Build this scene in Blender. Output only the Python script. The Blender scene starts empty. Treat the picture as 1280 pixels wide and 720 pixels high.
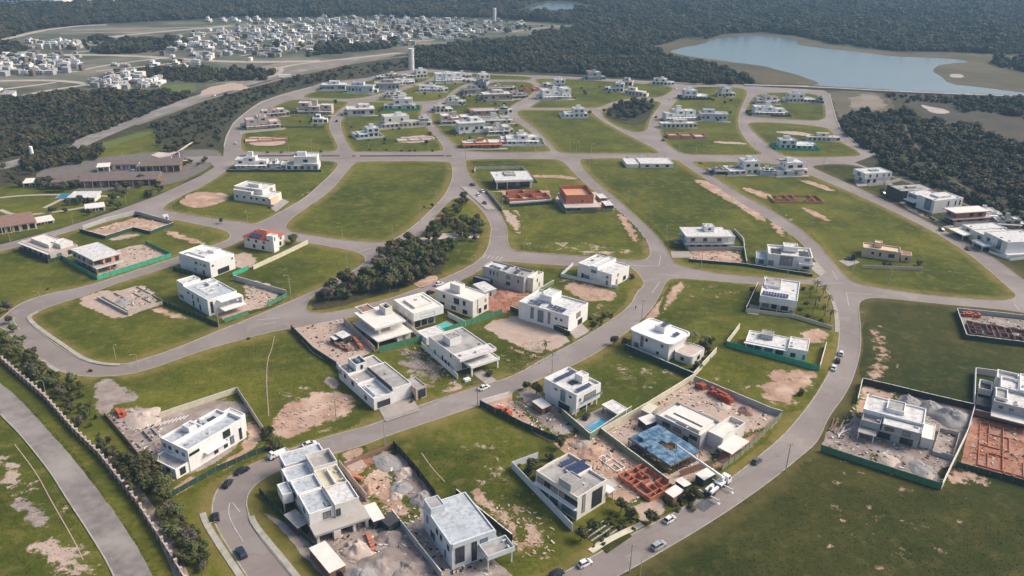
import bpy, bmesh, math, random
from mathutils import Vector, Matrix, noise
from mathutils.geometry import tessellate_polygon
sc = bpy.context.scene
COL = sc.collection
rnd = random.Random(7)
R = math.radians

# ------------------------------------------------------------ camera, sky, sun, exposure
CAM_H, FPX, PITCH, ROLL = 140.0, 1020.0, 23.6, 1.3
cam = bpy.data.cameras.new("camera")
cam.sensor_width = 36.0
cam.lens = FPX / 1280.0 * 36.0
cam.clip_start = 1.0
cam.clip_end = 20000.0
camo = bpy.data.objects.new("camera", cam)
COL.objects.link(camo)
camo.matrix_world = Matrix.Translation((0, 0, CAM_H)) @ Matrix.Rotation(R(90 - PITCH), 4, 'X') @ Matrix.Rotation(R(ROLL), 4, 'Z')
sc.camera = camo
CM = camo.matrix_world.to_3x3()

world = bpy.data.worlds.new("World")
sc.world = world
world.use_nodes = True
wn = world.node_tree
wn.nodes.clear()
sky = wn.nodes.new("ShaderNodeTexSky")
sky.sky_type = 'NISHITA'
sky.sun_disc = False
SUN_EL, SUN_AZ = 42.0, 12.0          # azimuth measured from +X towards +Y
sky.sun_elevation = R(SUN_EL)
sky.sun_rotation = R(90 - SUN_AZ)
sky.altitude = 100
sky.air_density = 1.0
sky.dust_density = 5.0
sky.ozone_density = 1.0
bg = wn.nodes.new("ShaderNodeBackground")
bg.inputs[1].default_value = 0.145
out = wn.nodes.new("ShaderNodeOutputWorld")
wn.links.new(sky.outputs[0], bg.inputs[0])
wn.links.new(bg.outputs[0], out.inputs[0])

sl = bpy.data.lights.new("sun", 'SUN')
sl.energy = 3.2
sl.angle = R(26)
sl.color = (1.0, 0.89, 0.78)
so = bpy.data.objects.new("sun", sl)
COL.objects.link(so)
sd = Vector((math.cos(R(SUN_EL)) * math.cos(R(SUN_AZ)), math.cos(R(SUN_EL)) * math.sin(R(SUN_AZ)), math.sin(R(SUN_EL))))
so.rotation_euler = sd.to_track_quat('Z', 'Y').to_euler()
so.location = (200, 200, 400)

sc.view_settings.view_transform = 'Standard'
sc.view_settings.look = 'None'
sc.view_settings.exposure = 0.26
sc.view_settings.gamma = 1.0
sc.render.engine = 'CYCLES'
sc.cycles.use_denoising = True
sc.cycles.max_bounces = 5
sc.cycles.diffuse_bounces = 3
sc.cycles.glossy_bounces = 3
sc.cycles.transmission_bounces = 3
sc.cycles.volume_bounces = 1
sc.cycles.caustics_reflective = False
sc.cycles.caustics_refractive = False

# ------------------------------------------------------------ helpers
BZ = 0.43                                     # top of the raised lawn blocks


def G(p, z=BZ):
    """ground position (at height z) seen at photograph coordinate p, used as a survey of the plan"""
    d = CM @ Vector(((p[0] - 640.0) / FPX, -(p[1] - 360.0) / FPX, -1.0))
    t = (z - CAM_H) / d.z
    return Vector((d.x * t, d.y * t, z))


def tag(o, label=None, cat=None, group=None, kind=None):
    if label:
        o["label"] = label
    if cat:
        o["category"] = cat
    if group:
        o["group"] = group
    if kind:
        o["kind"] = kind
    return o


class MB:
    """collects faces for one mesh"""
    def __init__(s):
        s.v = []
        s.f = []
        s.m = []

    def face(s, pts, m=0):
        n = len(s.v)
        s.v += [tuple(p) for p in pts]
        s.f.append(tuple(range(n, n + len(pts))))
        s.m.append(m)

    def hexa(s, c, m=0):
        n = len(s.v)
        s.v += [tuple(p) for p in c]
        for q in ((3, 2, 1, 0), (4, 5, 6, 7), (0, 1, 5, 4), (1, 2, 6, 5), (2, 3, 7, 6), (3, 0, 4, 7)):
            s.f.append(tuple(n + i for i in q))
            s.m.append(m)

    def box(s, x0, x1, y0, y1, z0, z1, m=0):
        s.hexa([(x0, y0, z0), (x1, y0, z0), (x1, y1, z0), (x0, y1, z0), (x0, y0, z1), (x1, y0, z1), (x1, y1, z1), (x0, y1, z1)], m)

    def bar(s, a, b, w, h=None, m=0, up=(0, 0, 1)):
        """box beam from a to b"""
        h = h or w
        a, b = Vector(a), Vector(b)
        d = (b - a).normalized()
        u = Vector(up)
        if abs(d.dot(u)) > .95:
            u = Vector((0, 1, 0))
        r = d.cross(u).normalized() * (w / 2)
        t = r.cross(d).normalized() * (h / 2)
        s.hexa([a - r - t, a + r - t, a + r + t, a - r + t, b - r - t, b + r - t, b + r + t, b - r + t], m)

    def tube(s, pts, rads, n=6, m=0, cap=True):
        rings = []
        for i, p in enumerate(pts):
            p = Vector(p)
            d = (Vector(pts[min(i + 1, len(pts) - 1)]) - Vector(pts[max(i - 1, 0)])).normalized()
            u = Vector((0, 0, 1)) if abs(d.z) < .9 else Vector((1, 0, 0))
            x = d.cross(u).normalized()
            y = x.cross(d)
            k = len(s.v)
            for j in range(n):
                a = 2 * math.pi * j / n
                s.v.append(tuple(p + (x * math.cos(a) + y * math.sin(a)) * rads[i]))
            rings.append(k)
        for a, b in zip(rings, rings[1:]):
            for j in range(n):
                s.f.append((a + j, a + (j + 1) % n, b + (j + 1) % n, b + j))
                s.m.append(m)
        if cap:
            s.f.append(tuple(range(rings[0], rings[0] + n)))
            s.m.append(m)
            s.f.append(tuple(range(rings[-1], rings[-1] + n)))
            s.m.append(m)

    def mesh(s, name, mats, smooth=False):
        me = bpy.data.meshes.new(name)
        me.from_pydata(s.v, [], s.f)
        mats = mats if isinstance(mats, (list, tuple)) else [mats]
        for mm in mats:
            me.materials.append(M[mm] if isinstance(mm, str) else mm)
        if len(mats) > 1:
            me.polygons.foreach_set("material_index", s.m)
        if smooth:
            me.polygons.foreach_set("use_smooth", [True] * len(s.f))
        me.update()
        return me

    def obj(s, name, mats, parent=None, smooth=False, loc=None, rz=0):
        return link(name, s.mesh(name, mats, smooth), parent, loc, rz)


def fixn(me):
    bm = bmesh.new()
    bm.from_mesh(me)
    bmesh.ops.recalc_face_normals(bm, faces=bm.faces)
    bm.to_mesh(me)
    bm.free()


def link(name, me, parent=None, loc=None, rz=0):
    o = bpy.data.objects.new(name, me)
    COL.objects.link(o)
    if parent is not None:
        o.parent = parent
    if loc is not None:
        o.location = loc
    if rz:
        o.rotation_euler = (0, 0, rz)
    return o


def empty(name, loc, rz=0, **k):
    o = link(name, None, None, loc, rz)
    return tag(o, **k)


def copy_tree(o, parent=None):
    c = o.copy()
    COL.objects.link(c)
    c.parent = parent
    for ch in KIDS.get(o.name, ()):
        copy_tree(ch, c)
    return c


KIDS = {}


def kids_of(o):
    """remember children of a prototype so that it can be copied"""
    KIDS[o.name] = [x for x in COL.objects if x.parent == o]
    for x in KIDS[o.name]:
        if any(y.parent == x for y in COL.objects):
            kids_of(x)

# ------------------------------------------------------------ materials
M = {}
TOOLS = {}


def mk(name, c1, c2=None, scale=1.0, rough=.9, bump=0.0, bscale=6.0, metal=0.0, spec=.3, stretch=None, detail=5, c3=None, s3=.1, contrast=1.0):
    m = bpy.data.materials.new(name)
    m.use_nodes = True
    nt = m.node_tree
    b = nt.nodes["Principled BSDF"]
    b.inputs["Roughness"].default_value = rough
    b.inputs["Metallic"].default_value = metal
    b.inputs["Specular IOR Level"].default_value = spec
    geo = nt.nodes.new("ShaderNodeNewGeometry")
    vec = geo.outputs["Position"]
    if stretch:
        mp = nt.nodes.new("ShaderNodeMapping")
        mp.inputs["Scale"].default_value = stretch
        nt.links.new(vec, mp.inputs[0])
        vec = mp.outputs[0]

    def nz(sc_, det=detail, w=0.6):
        n = nt.nodes.new("ShaderNodeTexNoise")
        n.inputs["Scale"].default_value = sc_
        n.inputs["Detail"].default_value = det
        n.inputs["Roughness"].default_value = w
        nt.links.new(vec, n.inputs["Vector"])
        return n.outputs["Fac"]

    def ramp(src, lo, hi):
        r_ = nt.nodes.new("ShaderNodeMapRange")
        r_.inputs["From Min"].default_value = lo
        r_.inputs["From Max"].default_value = hi
        nt.links.new(src, r_.inputs["Value"])
        return r_.outputs[0]

    def mix(f, a, b_):
        x = nt.nodes.new("ShaderNodeMix")
        x.data_type = 'RGBA'
        if isinstance(f, (int, float)):
            x.inputs[0].default_value = f
        else:
            nt.links.new(f, x.inputs[0])
        for i, q in ((6, a), (7, b_)):
            if isinstance(q, tuple):
                x.inputs[i].default_value = (*q, 1)
            else:
                nt.links.new(q, x.inputs[i])
        return x.outputs[2]
    if c2 is None:
        c2 = tuple(c * .82 for c in c1)
    w = .18 / contrast
    colr = mix(ramp(nz(scale), .5 - w, .5 + w), c1, c2)
    if c3:
        colr = mix(ramp(nz(s3), .45, .65), colr, c3)
    nt.links.new(colr, b.inputs["Base Color"])
    if bump:
        bp = nt.nodes.new("ShaderNodeBump")
        bp.inputs["Strength"].default_value = 1.0
        bp.inputs["Distance"].default_value = bump
        nt.links.new(nz(bscale, 6, .7), bp.inputs["Height"])
        nt.links.new(bp.outputs[0], b.inputs["Normal"])
    M[name] = m
    TOOLS[name] = (m, nt, b, nz, ramp, mix)
    return TOOLS[name]


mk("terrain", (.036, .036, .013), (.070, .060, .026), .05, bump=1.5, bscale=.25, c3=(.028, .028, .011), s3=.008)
mk("road", (.235, .200, .183), (.185, .157, .144), .12, rough=.85, bump=.01, bscale=5, c3=(.275, .240, .222), s3=.03)
_m, _nt, _b, _nz, _ramp, _mix = TOOLS["road"]
_c = _b.inputs["Base Color"].links[0].from_socket
_c = _mix(_ramp(_nz(.5, 9, .8), .56, .66), _c, (.17, .15, .138))
_c = _mix(_ramp(_nz(.11, 5, .6), .58, .60), _c, (.235, .21, .195))
_c = _mix(_ramp(_nz(.06, 8, .75), .60, .72), _c, (.33, .265, .215))
_nt.links.new(_c, _b.inputs["Base Color"])
mk("old_road", (.235, .21, .195), (.15, .135, .125), .35, rough=.85, c3=(.285, .26, .24), s3=.05)
mk("kerb", (.40, .38, .33), (.27, .26, .22), .5)
mk("marking", (.55, .53, .50), (.36, .35, .33), 1.2)
mk("dirt_dark", (.40, .27, .20), (.28, .18, .13), .35, rough=.95, spec=.1, bump=.22, bscale=1.4, c3=(.46, .34, .27), s3=.12)
mk("dirt", (.43, .285, .21), (.30, .195, .14), .35, rough=.95, spec=.1, bump=.22, bscale=1.4, c3=(.50, .37, .29), s3=.12)
mk("pale_dirt", (.48, .36, .29), (.34, .26, .21), .3, rough=.95, spec=.1, bump=.22, bscale=1.4, c3=(.40, .33, .28), s3=.15)
mk("grey_dirt", (.30, .25, .22), (.20, .165, .145), .35, rough=.95, spec=.1, bump=.22, bscale=1.4, c3=(.37, .32, .29), s3=.15)
mk("red_dirt", (.36, .175, .115), (.25, .12, .08), .3, rough=.95, spec=.1, bump=.22, bscale=1.4, c3=(.40, .25, .19), s3=.12)
mk("brown_field", (.105, .085, .050), (.07, .062, .036), .04, bump=.3, bscale=.4, c3=(.13, .10, .065), s3=.02)
mk("marsh", (.088, .068, .030), (.050, .048, .020), .03, bump=.4, bscale=.4, c3=(.105, .085, .045), s3=.012)
mk("dark_field", (.052, .044, .032), (.034, .034, .024), .03, bump=.5, bscale=.3, c3=(.085, .062, .043), s3=.012)
mk("far_field", (.085, .090, .050), (.055, .062, .036), .03, c3=(.19, .17, .13), s3=.012)
mk("track", (.42, .37, .31), (.33, .29, .24), .1)
mk("park_grass", (.115, .135, .030), (.080, .105, .024), .1, bump=.15, bscale=2)
mk("lot_pave", (.17, .15, .135), (.12, .108, .098), .3)
mk("pave", (.36, .32, .29), (.28, .25, .23), .6)
mk("white", (.78, .775, .76), (.70, .69, .67), .6, rough=.7, stretch=(1, 1, .25), c3=(.68, .665, .64), s3=1.3)
mk("offwhite", (.70, .67, .62), (.60, .57, .52), .5, rough=.75)
mk("grey_wall", (.40, .40, .40), (.33, .33, .33), .5, rough=.8)
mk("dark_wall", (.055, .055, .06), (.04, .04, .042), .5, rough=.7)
mk("beige", (.62, .49, .35), (.54, .42, .30), .5, rough=.8)
mk("stack_red", (.36, .085, .045), (.25, .06, .035), 1.2)
mk("wall_rust", (.33, .15, .10), (.24, .11, .075), .8)
mk("concrete", (.41, .385, .355), (.31, .285, .26), .6, rough=.9, c3=(.42, .39, .36), s3=.3)
mk("pink_concrete", (.52, .44, .40), (.41, .34, .305), .5, rough=.9)
mk("roof_white", (.64, .64, .63), (.54, .54, .53), .5, rough=.8, c3=(.40, .395, .38), s3=.7)
mk("roof_grey", (.40, .385, .365), (.31, .295, .28), .35, rough=.85, c3=(.22, .215, .21), s3=.25)
mk("roof_blue", (.47, .52, .56), (.37, .41, .445), .5, rough=.7, c3=(.30, .31, .32), s3=.9)
mk("roof_cream", (.55, .51, .38), (.47, .43, .31), .3, rough=.85)
mk("roof_brown", (.175, .135, .118), (.13, .10, .088), .4, rough=.85)
mk("roof_rust", (.27, .165, .13), (.21, .125, .10), .4, rough=.85)
mk("tile_red", (.50, .125, .06), (.37, .09, .045), .8, rough=.8)
mk("brick_red", (.50, .19, .105), (.38, .14, .08), .9, rough=.9, bump=.03, bscale=3)
mk("brick_pale", (.56, .29, .19), (.45, .22, .14), .9, rough=.9)
mk("wood", (.24, .13, .075), (.17, .09, .05), 2, rough=.7)
mk("blue_form", (.05, .115, .20), (.08, .165, .27), .5, rough=.6, c3=(.20, .29, .36), s3=.5, contrast=2)
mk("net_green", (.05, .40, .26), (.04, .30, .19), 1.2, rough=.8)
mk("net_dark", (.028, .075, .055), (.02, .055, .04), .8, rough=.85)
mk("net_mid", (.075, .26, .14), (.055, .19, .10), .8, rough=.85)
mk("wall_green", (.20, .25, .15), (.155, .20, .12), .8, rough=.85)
mk("wall_cream", (.60, .56, .43), (.48, .45, .35), .6, rough=.85)
mk("wall_bluewhite", (.60, .64, .66), (.50, .54, .56), .6, rough=.8)  # the bluish tone also serves as painted shade on white walls
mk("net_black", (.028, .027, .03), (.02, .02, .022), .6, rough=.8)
mk("pole", (.40, .375, .32), (.32, .30, .25), 1)
mk("lamp_pole", (.46, .44, .25), (.38, .36, .20), 1)
mk("dark_metal", (.03, .03, .032), (.02, .02, .022), 1, rough=.5)
mk("tyre", (.018, .018, .018), (.025, .025, .025), 3, rough=.8)
mk("bark", (.12, .09, .065), (.08, .06, .045), 1)
mk("sand_pale", (.50, .42, .36), (.42, .34, .29), .5, bump=.15, bscale=1.5)
mk("gravel_grey", (.30, .29, .285), (.24, .23, .225), .8, bump=.15, bscale=2)
mk("solar", (.020, .032, .085), (.03, .045, .11), .8, rough=.25, spec=.6)
mk("curtain", (.30, .28, .26), (.22, .2, .19), .8)
for nm, c in (("pane", (.018, .024, .03)), ("glass_blue", (.08, .13, .17))):
    m_, nt_, b_, *_r = mk(nm, c, tuple(x * 1.8 for x in c), .25, rough=.12, spec=.8)
for nm, c in (("car_white", (.72, .72, .72)), ("car_black", (.012, .013, .016)), ("car_silver", (.36, .37, .38)), ("car_navy", (.018, .025, .05)), ("car_red", (.25, .03, .03)), ("car_grey", (.09, .095, .10))):
    mk(nm, c, tuple(x * .95 for x in c), 1, rough=.28, spec=.6)
m_, nt_, b_, *_r = mk("lamp_red", (.3, .02, .02))
mk("pool_water", (.02, .19, .34), (.03, .28, .42), .8, rough=.08, spec=.8)
mk("pool_teal", (.05, .42, .40), (.08, .5, .46), .8, rough=.08, spec=.8)

GRASS = {"grass": ((.038, .052, .005), (.076, .093, .009), (.140, .140, .017), (.20, .155, .05)),
         "grass_dark": ((.022, .032, .006), (.040, .050, .009), (.064, .062, .014), (.11, .09, .032))}


def grass_colour(name, nz, ramp, mix):
    """large drifts, patches and fine tufts; the same field everywhere, so bare ground can blend into it"""
    dark, mid, light, dry = GRASS[name]
    w = .18
    c = mix(ramp(nz(.045), .5 - w, .5 + w), dark, mid)
    c = mix(ramp(nz(.016, 4), .40, .64), c, light)
    c = mix(ramp(nz(.9, 8, .75), .42, .62), c, mix(.55, c, dark))
    c = mix(ramp(nz(.22, 6, .7), .50, .68), c, mix(.55, c, dry))
    c = mix(ramp(nz(.07, 3, .4), .52, .56), c, mix(.28, c, dark))
    c = mix(ramp(nz(.045, 7, .8), .57, .66), c, mix(.35, c, dry))
    return c


def turf_edge(name, tools, gname="grass"):
    """bare ground: grass creeps in from the edge (attribute "turf" is 1 at the rim of a patch)"""
    m, nt, b, nz, ramp, mix = tools
    prev = b.inputs["Base Color"].links[0].from_socket
    at = nt.nodes.new("ShaderNodeAttribute")
    at.attribute_name = "turf"
    a = nt.nodes.new("ShaderNodeMath")
    a.operation = 'MULTIPLY_ADD'
    nt.links.new(nz(.19, 12, .72), a.inputs[0])
    a.inputs[1].default_value = 3.8
    a.inputs[2].default_value = -1.9
    c = nt.nodes.new("ShaderNodeMath")
    c.operation = 'ADD'
    nt.links.new(a.outputs[0], c.inputs[0])
    nt.links.new(at.outputs["Fac"], c.inputs[1])
    g = grass_colour(gname, nz, ramp, mix)
    half = mix(.55, g, prev)
    col = mix(ramp(c.outputs[0], .36, .46), prev, half)
    col = mix(ramp(c.outputs[0], .46, .60), col, g)
    nt.links.new(col, b.inputs["Base Color"])


for q in ("dirt", "pale_dirt", "grey_dirt", "red_dirt"):
    turf_edge(q, TOOLS[q])
turf_edge("dirt_dark", TOOLS["dirt_dark"], "grass_dark")

# foliage: each crown and clump varies a little
def foliage(name, ca, cb, cc):
    m, nt, b, nz, ramp, mix = mk(name, ca, cb, .35, rough=.75, spec=.2, contrast=1.4)
    oi = nt.nodes.new("ShaderNodeObjectInfo")
    prev = b.inputs["Base Color"].links[0].from_socket
    f = ramp(oi.outputs["Random"], 0.0, 1.0)
    mm = nt.nodes.new("ShaderNodeMath")
    mm.operation = 'MULTIPLY'
    mm.inputs[1].default_value = .75
    nt.links.new(f, mm.inputs[0])
    nt.links.new(mix(mm.outputs[0], prev, cc), b.inputs["Base Color"])


foliage("leaf", (.055, .075, .018), (.090, .105, .030), (.085, .075, .035))
foliage("leaf_dark", (.042, .050, .014), (.074, .076, .026), (.078, .060, .030))
foliage("leaf_forest", (.024, .028, .009), (.048, .050, .018), (.092, .070, .036))
foliage("leaf_light", (.090, .115, .030), (.13, .14, .045), (.08, .09, .03))
foliage("leaf_grey", (.10, .085, .065), (.075, .07, .05), (.12, .10, .075))
foliage("palm_leaf", (.085, .10, .035), (.12, .13, .05), (.07, .08, .03))

# grass: large drifts, mower streaks, fine tufts, drier verge by the kerb (attribute "verge")
def grass_mat(name):
    m, nt, b, nz, ramp, mix = mk(name, (.05, .06, .02), None, .045, rough=.95, spec=.1, bump=.22, bscale=1.4)
    c = grass_colour(name, nz, ramp, mix)
    at = nt.nodes.new("ShaderNodeAttribute")
    at.attribute_name = "verge"
    mu = nt.nodes.new("ShaderNodeMath")
    mu.operation = 'MULTIPLY'
    nt.links.new(at.outputs["Fac"], mu.inputs[0])
    nt.links.new(ramp(nz(.16, 5, .7), .25, .60), mu.inputs[1])
    c = mix(mu.outputs[0], c, GRASS[name][3])
    nt.links.new(c, b.inputs["Base Color"])


grass_mat("grass")
grass_mat("grass_dark")

# water of the lake
m_, nt_, b_, nz_, ramp_, mix_ = mk("lake_water", (.12, .185, .215), (.095, .155, .185), .01, rough=.12, spec=1.0, bump=.12, bscale=.5, stretch=(1, 2.2, 1))
b_.inputs["IOR"].default_value = 1.33

# ------------------------------------------------------------ polygons on the plan
def chaikin(P, n=2, closed=True):
    for _ in range(n):
        Q = []
        m = len(P)
        rng = range(m) if closed else range(m - 1)
        if not closed:
            Q.append(P[0])
        for i in rng:
            a, b = P[i], P[(i + 1) % m]
            Q += [a * .75 + b * .25, a * .25 + b * .75]
        if not closed:
            Q.append(P[-1])
        P = Q
    return P


def area2(P):
    return sum(P[i].x * P[(i + 1) % len(P)].y - P[(i + 1) % len(P)].x * P[i].y for i in range(len(P)))


def inset(P, d):
    n = len(P)
    Q = []
    for i in range(n):
        a, b, c = P[i - 1], P[i], P[(i + 1) % n]
        e1 = (b - a).normalized()
        e2 = (c - b).normalized()
        n1 = Vector((-e1.y, e1.x, 0))
        n2 = Vector((-e2.y, e2.x, 0))
        nn = (n1 + n2)
        k = max(nn.length_squared / 2, .5)
        Q.append(b + nn / k * d if nn.length > .01 else b + n1 * d)
    return Q


def tri(P):
    return tessellate_polygon([P])


def rough_edge(P, amp, step, seed=0):
    """fractal outline for natural patches"""
    Q = []
    n = len(P)
    for i in range(n):
        a, b = P[i], P[(i + 1) % n]
        L = (b - a).length
        k = max(1, int(L / step))
        for j in range(k):
            q = a.lerp(b, j / k)
            o = Vector((noise.noise(q * (.5 / step) + Vector((seed, 0, 0))), noise.noise(q * (.5 / step) + Vector((0, seed + 9, 4))), 0)) * amp * 2
            o += Vector((noise.noise(q * (1.7 / step) + Vector((seed, 3, 0))), noise.noise(q * (1.7 / step) + Vector((5, seed + 9, 4))), 0)) * amp
            Q.append(q + o)
    return Q


ZL = {"t": 0.0, "b": BZ, "r": 0.30}


def layer(k):
    ZL[k] += .0015 if k == "b" else .004
    return ZL[k]


def sheet(name, px, mat, lay='t', smooth=1, rough=0, step=3, kind='structure', seed=0, **kw):
    z = layer(lay)
    P = [G(p, z) for p in px]
    if smooth:
        P = chaikin(P, smooth)
    if rough:
        P = rough_edge(P, rough, step, seed)
        for q in P:
            q.z = z
    mb = MB()
    mb.v = [tuple(p) for p in P]
    for t in tri(P):
        mb.f.append(tuple(t))
        mb.m.append(0)
    me = mb.mesh(name, mat)
    bm = bmesh.new()
    bm.from_mesh(me)
    bm.normal_update()
    for f in bm.faces:
        if f.normal.z < 0:
            f.normal_flip()
    bm.to_mesh(me)
    bm.free()
    o = link(name, me)
    return tag(o, kind=kind, **kw)


def edge_dist(p, P):
    best = 1e9
    for i in range(len(P)):
        a, b = P[i - 1], P[i]
        dx, dy = b.x - a.x, b.y - a.y
        t = max(0.0, min(1.0, ((p.x - a.x) * dx + (p.y - a.y) * dy) / (dx * dx + dy * dy + 1e-9)))
        d = (p.x - a.x - t * dx) ** 2 + (p.y - a.y - t * dy) ** 2
        if d < best:
            best = d
    return math.sqrt(best)


def patch(name, px, mat, grow=1.2, fade=3.0, lay='b', wear=0.0, kind='structure', hard=None, **kw):
    """bare ground as a fine sheet; "turf" runs from 1 outside the outline to "wear" well inside"""
    z = layer(lay)
    P = chaikin([G(p, z) for p in px], 1)
    w = math.sqrt(abs(area2(P)) / 2)
    fade = min(fade, w * .3)
    st = max(.55, w / 26)
    x0, x1 = min(p.x for p in P) - grow, max(p.x for p in P) + grow
    y0, y1 = min(p.y for p in P) - grow, max(p.y for p in P) + grow
    nx, ny = int((x1 - x0) / st) + 1, int((y1 - y0) / st) + 1
    ids, V, T = {}, [], []
    sd = {}
    for j in range(ny + 1):
        for i in range(nx + 1):
            q = Vector((x0 + i * st, y0 + j * st, z))
            d = edge_dist(q, P)
            sd[i, j] = (d if inside(q, P) else -d, q)
    F = []
    for j in range(ny):
        for i in range(nx):
            cs = ((i, j), (i + 1, j), (i + 1, j + 1), (i, j + 1))
            if max(sd[c][0] for c in cs) < -grow:
                continue
            mid = sd[i, j][1]
            if lay == 'b' and not any(b0 <= mid.x <= b1 and b2 <= mid.y <= b3 and inside(mid, B_) for (b0, b1, b2, b3, B_) in BLOCKW):
                continue
            f = []
            for c in cs:
                if c not in ids:
                    ids[c] = len(V)
                    V.append(tuple(sd[c][1]))
                    k = min(1.0, max(0.0, (sd[c][0] + grow) / (grow + fade)))
                    T.append(1.0 + (wear - 1.0) * k + (.6 * max(0, 1 - k * 4)))
                f.append(ids[c])
            F.append(tuple(f))
    me = bpy.data.meshes.new(name)
    me.from_pydata(V, [], F)
    me.materials.append(M[mat])
    me.update()
    at = me.attributes.new("turf", 'FLOAT', 'POINT')
    at.data.foreach_set("value", T)
    return tag(link(name, me), kind=kind, **kw)


def inside(p, P):
    c = False
    j = len(P) - 1
    for i in range(len(P)):
        if (P[i].y > p.y) != (P[j].y > p.y) and p.x < (P[j].x - P[i].x) * (p.y - P[i].y) / (P[j].y - P[i].y) + P[i].x:
            c = not c
        j = i
    return c


def ribbon(name, px, width, mat, lay='t', kind='structure', smooth=2, thick=0, world_pts=None, **kw):
    z = layer(lay)
    P = world_pts or [G(p, z) for p in px]
    P = [Vector((p.x, p.y, z)) for p in P]
    if smooth:
        P = chaikin(P, smooth, False)
    L, Rr = [], []
    for i, p in enumerate(P):
        d = (P[min(i + 1, len(P) - 1)] - P[max(i - 1, 0)]).normalized()
        nrm = Vector((-d.y, d.x, 0)) * width / 2
        L.append(p + nrm)
        Rr.append(p - nrm)
    mb = MB()
    n = len(P)
    top = [Vector((0, 0, thick))] * n
    mb.v = [tuple(q + Vector((0, 0, thick))) for q in L] + [tuple(q + Vector((0, 0, thick))) for q in Rr]
    for i in range(n - 1):
        mb.f.append((i, n + i, n + i + 1, i + 1))
        mb.m.append(0)
    if thick:
        mb.v += [tuple(q) for q in L] + [tuple(q) for q in Rr]
        for i in range(n - 1):
            mb.f.append((i, i + 1, 2 * n + i + 1, 2 * n + i))
            mb.f.append((n + i + 1, n + i, 3 * n + i, 3 * n + i + 1))
            mb.m += [0, 0]
    return tag(mb.obj(name, mat), kind=kind, **kw)


BLOCKW = []


def block(px, mat="grass", verge=(.30, 2.6, 5.5), smooth=2):
    P = [G(p, BZ) for p in px]
    P = chaikin(P, smooth)
    Q = [P[0]]
    for p in P[1:]:
        if (p - Q[-1]).length > .6:
            Q.append(p)
    P = Q
    if area2(P) < 0:
        P.reverse()
    I_ = inset(P, .9)
    BLOCKW.append((min(p.x for p in I_), max(p.x for p in I_), min(p.y for p in I_), max(p.y for p in I_), I_))
    n = len(P)
    rings = [[Vector((p.x, p.y, .29)) for p in P], [Vector((p.x, p.y, BZ + .01)) for p in P]]
    prev = P
    last = 0
    for d in verge:
        prev = inset(prev, d - last)
        last = d
        rings.append([Vector((p.x, p.y, BZ)) for p in prev])
    rings[2] = [Vector((p.x, p.y, BZ + .01)) for p in rings[2]]
    mb = MB()
    for rg in rings:
        mb.v += [tuple(p) for p in rg]
    vals = [1, 1, 1, .85, 0]
    for k in range(len(rings) - 1):
        for i in range(n):
            j = (i + 1) % n
            mb.f.append((k * n + i, k * n + j, (k + 1) * n + j, (k + 1) * n + i))
            mb.m.append(0 if k < 2 else 1)
    base = (len(rings) - 1) * n
    for t in tri(rings[-1]):
        mb.f.append(tuple(base + i for i in t))
        mb.m.append(1)
    me = mb.mesh("lawn_block", ["kerb", mat])
    bm = bmesh.new()
    bm.from_mesh(me)
    bm.normal_update()
    for f in bm.faces:
        if f.normal.z < -.01:
            f.normal_flip()
    bm.to_mesh(me)
    bm.free()
    at = me.attributes.new("verge", 'FLOAT', 'POINT')
    at.data.foreach_set("value", [vals[i // n] for i in range(len(rings) * n)])
    o = link("lawn_block", me)
    return tag(o, kind='structure')


# terrain: one sheet to the horizon
mb = MB()
S = 6000.0
N = 24
for j in range(N + 1):
    for i in range(N + 1):
        mb.v.append((-S + 2 * S * i / N, -S + 2 * S * j / N, 0))
for j in range(N):
    for i in range(N):
        a = j * (N + 1) + i
        mb.f.append((a, a + 1, a + N + 2, a + N + 1))
        mb.m.append(0)
tag(mb.obj("terrain", "terrain"), kind='structure')

# ---- the estate: paved sheet, with raised kerbed lawn blocks on it
EST = [(1030, 113), (1037, 117), (1043, 140), (1049, 159), (1067, 177), (1096, 193), (1068, 203), (1100, 215), (1160, 235), (1220, 260), (1300, 300), (1700, 500), (1700, 1100), (-100, 1100),
       (-400, 700), (-260, 340), (-40, 318), (0, 306), (75, 286), (140, 265), (195, 245), (250, 220), (268, 209), (262, 203), (232, 204), (232, 196), (279, 195), (280, 183), (282, 170), (291, 153), (308, 139), (325, 127), (351, 118), (389, 108), (400, 104), (460, 97),
       (475, 93), (515, 87), (540, 87), (612, 92.5), (688, 94.5), (814, 102), (860, 106), (930, 107)]
P = [G(p, .30) for p in EST]
if area2(P) < 0:
    P.reverse()
mb = MB()
n = len(P)
mb.v = [tuple(p) for p in P] + [(p.x, p.y, -.05) for p in P]
for t in tri(P):
    mb.f.append(tuple(t))
    mb.m.append(0)
for i in range(n):
    j = (i + 1) % n
    mb.f.append((i, n + i, n + j, j))
    mb.m.append(0)
me = mb.mesh("estate_road", "road")
fixn(me)
tag(link("estate_road", me), kind='structure')

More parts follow.
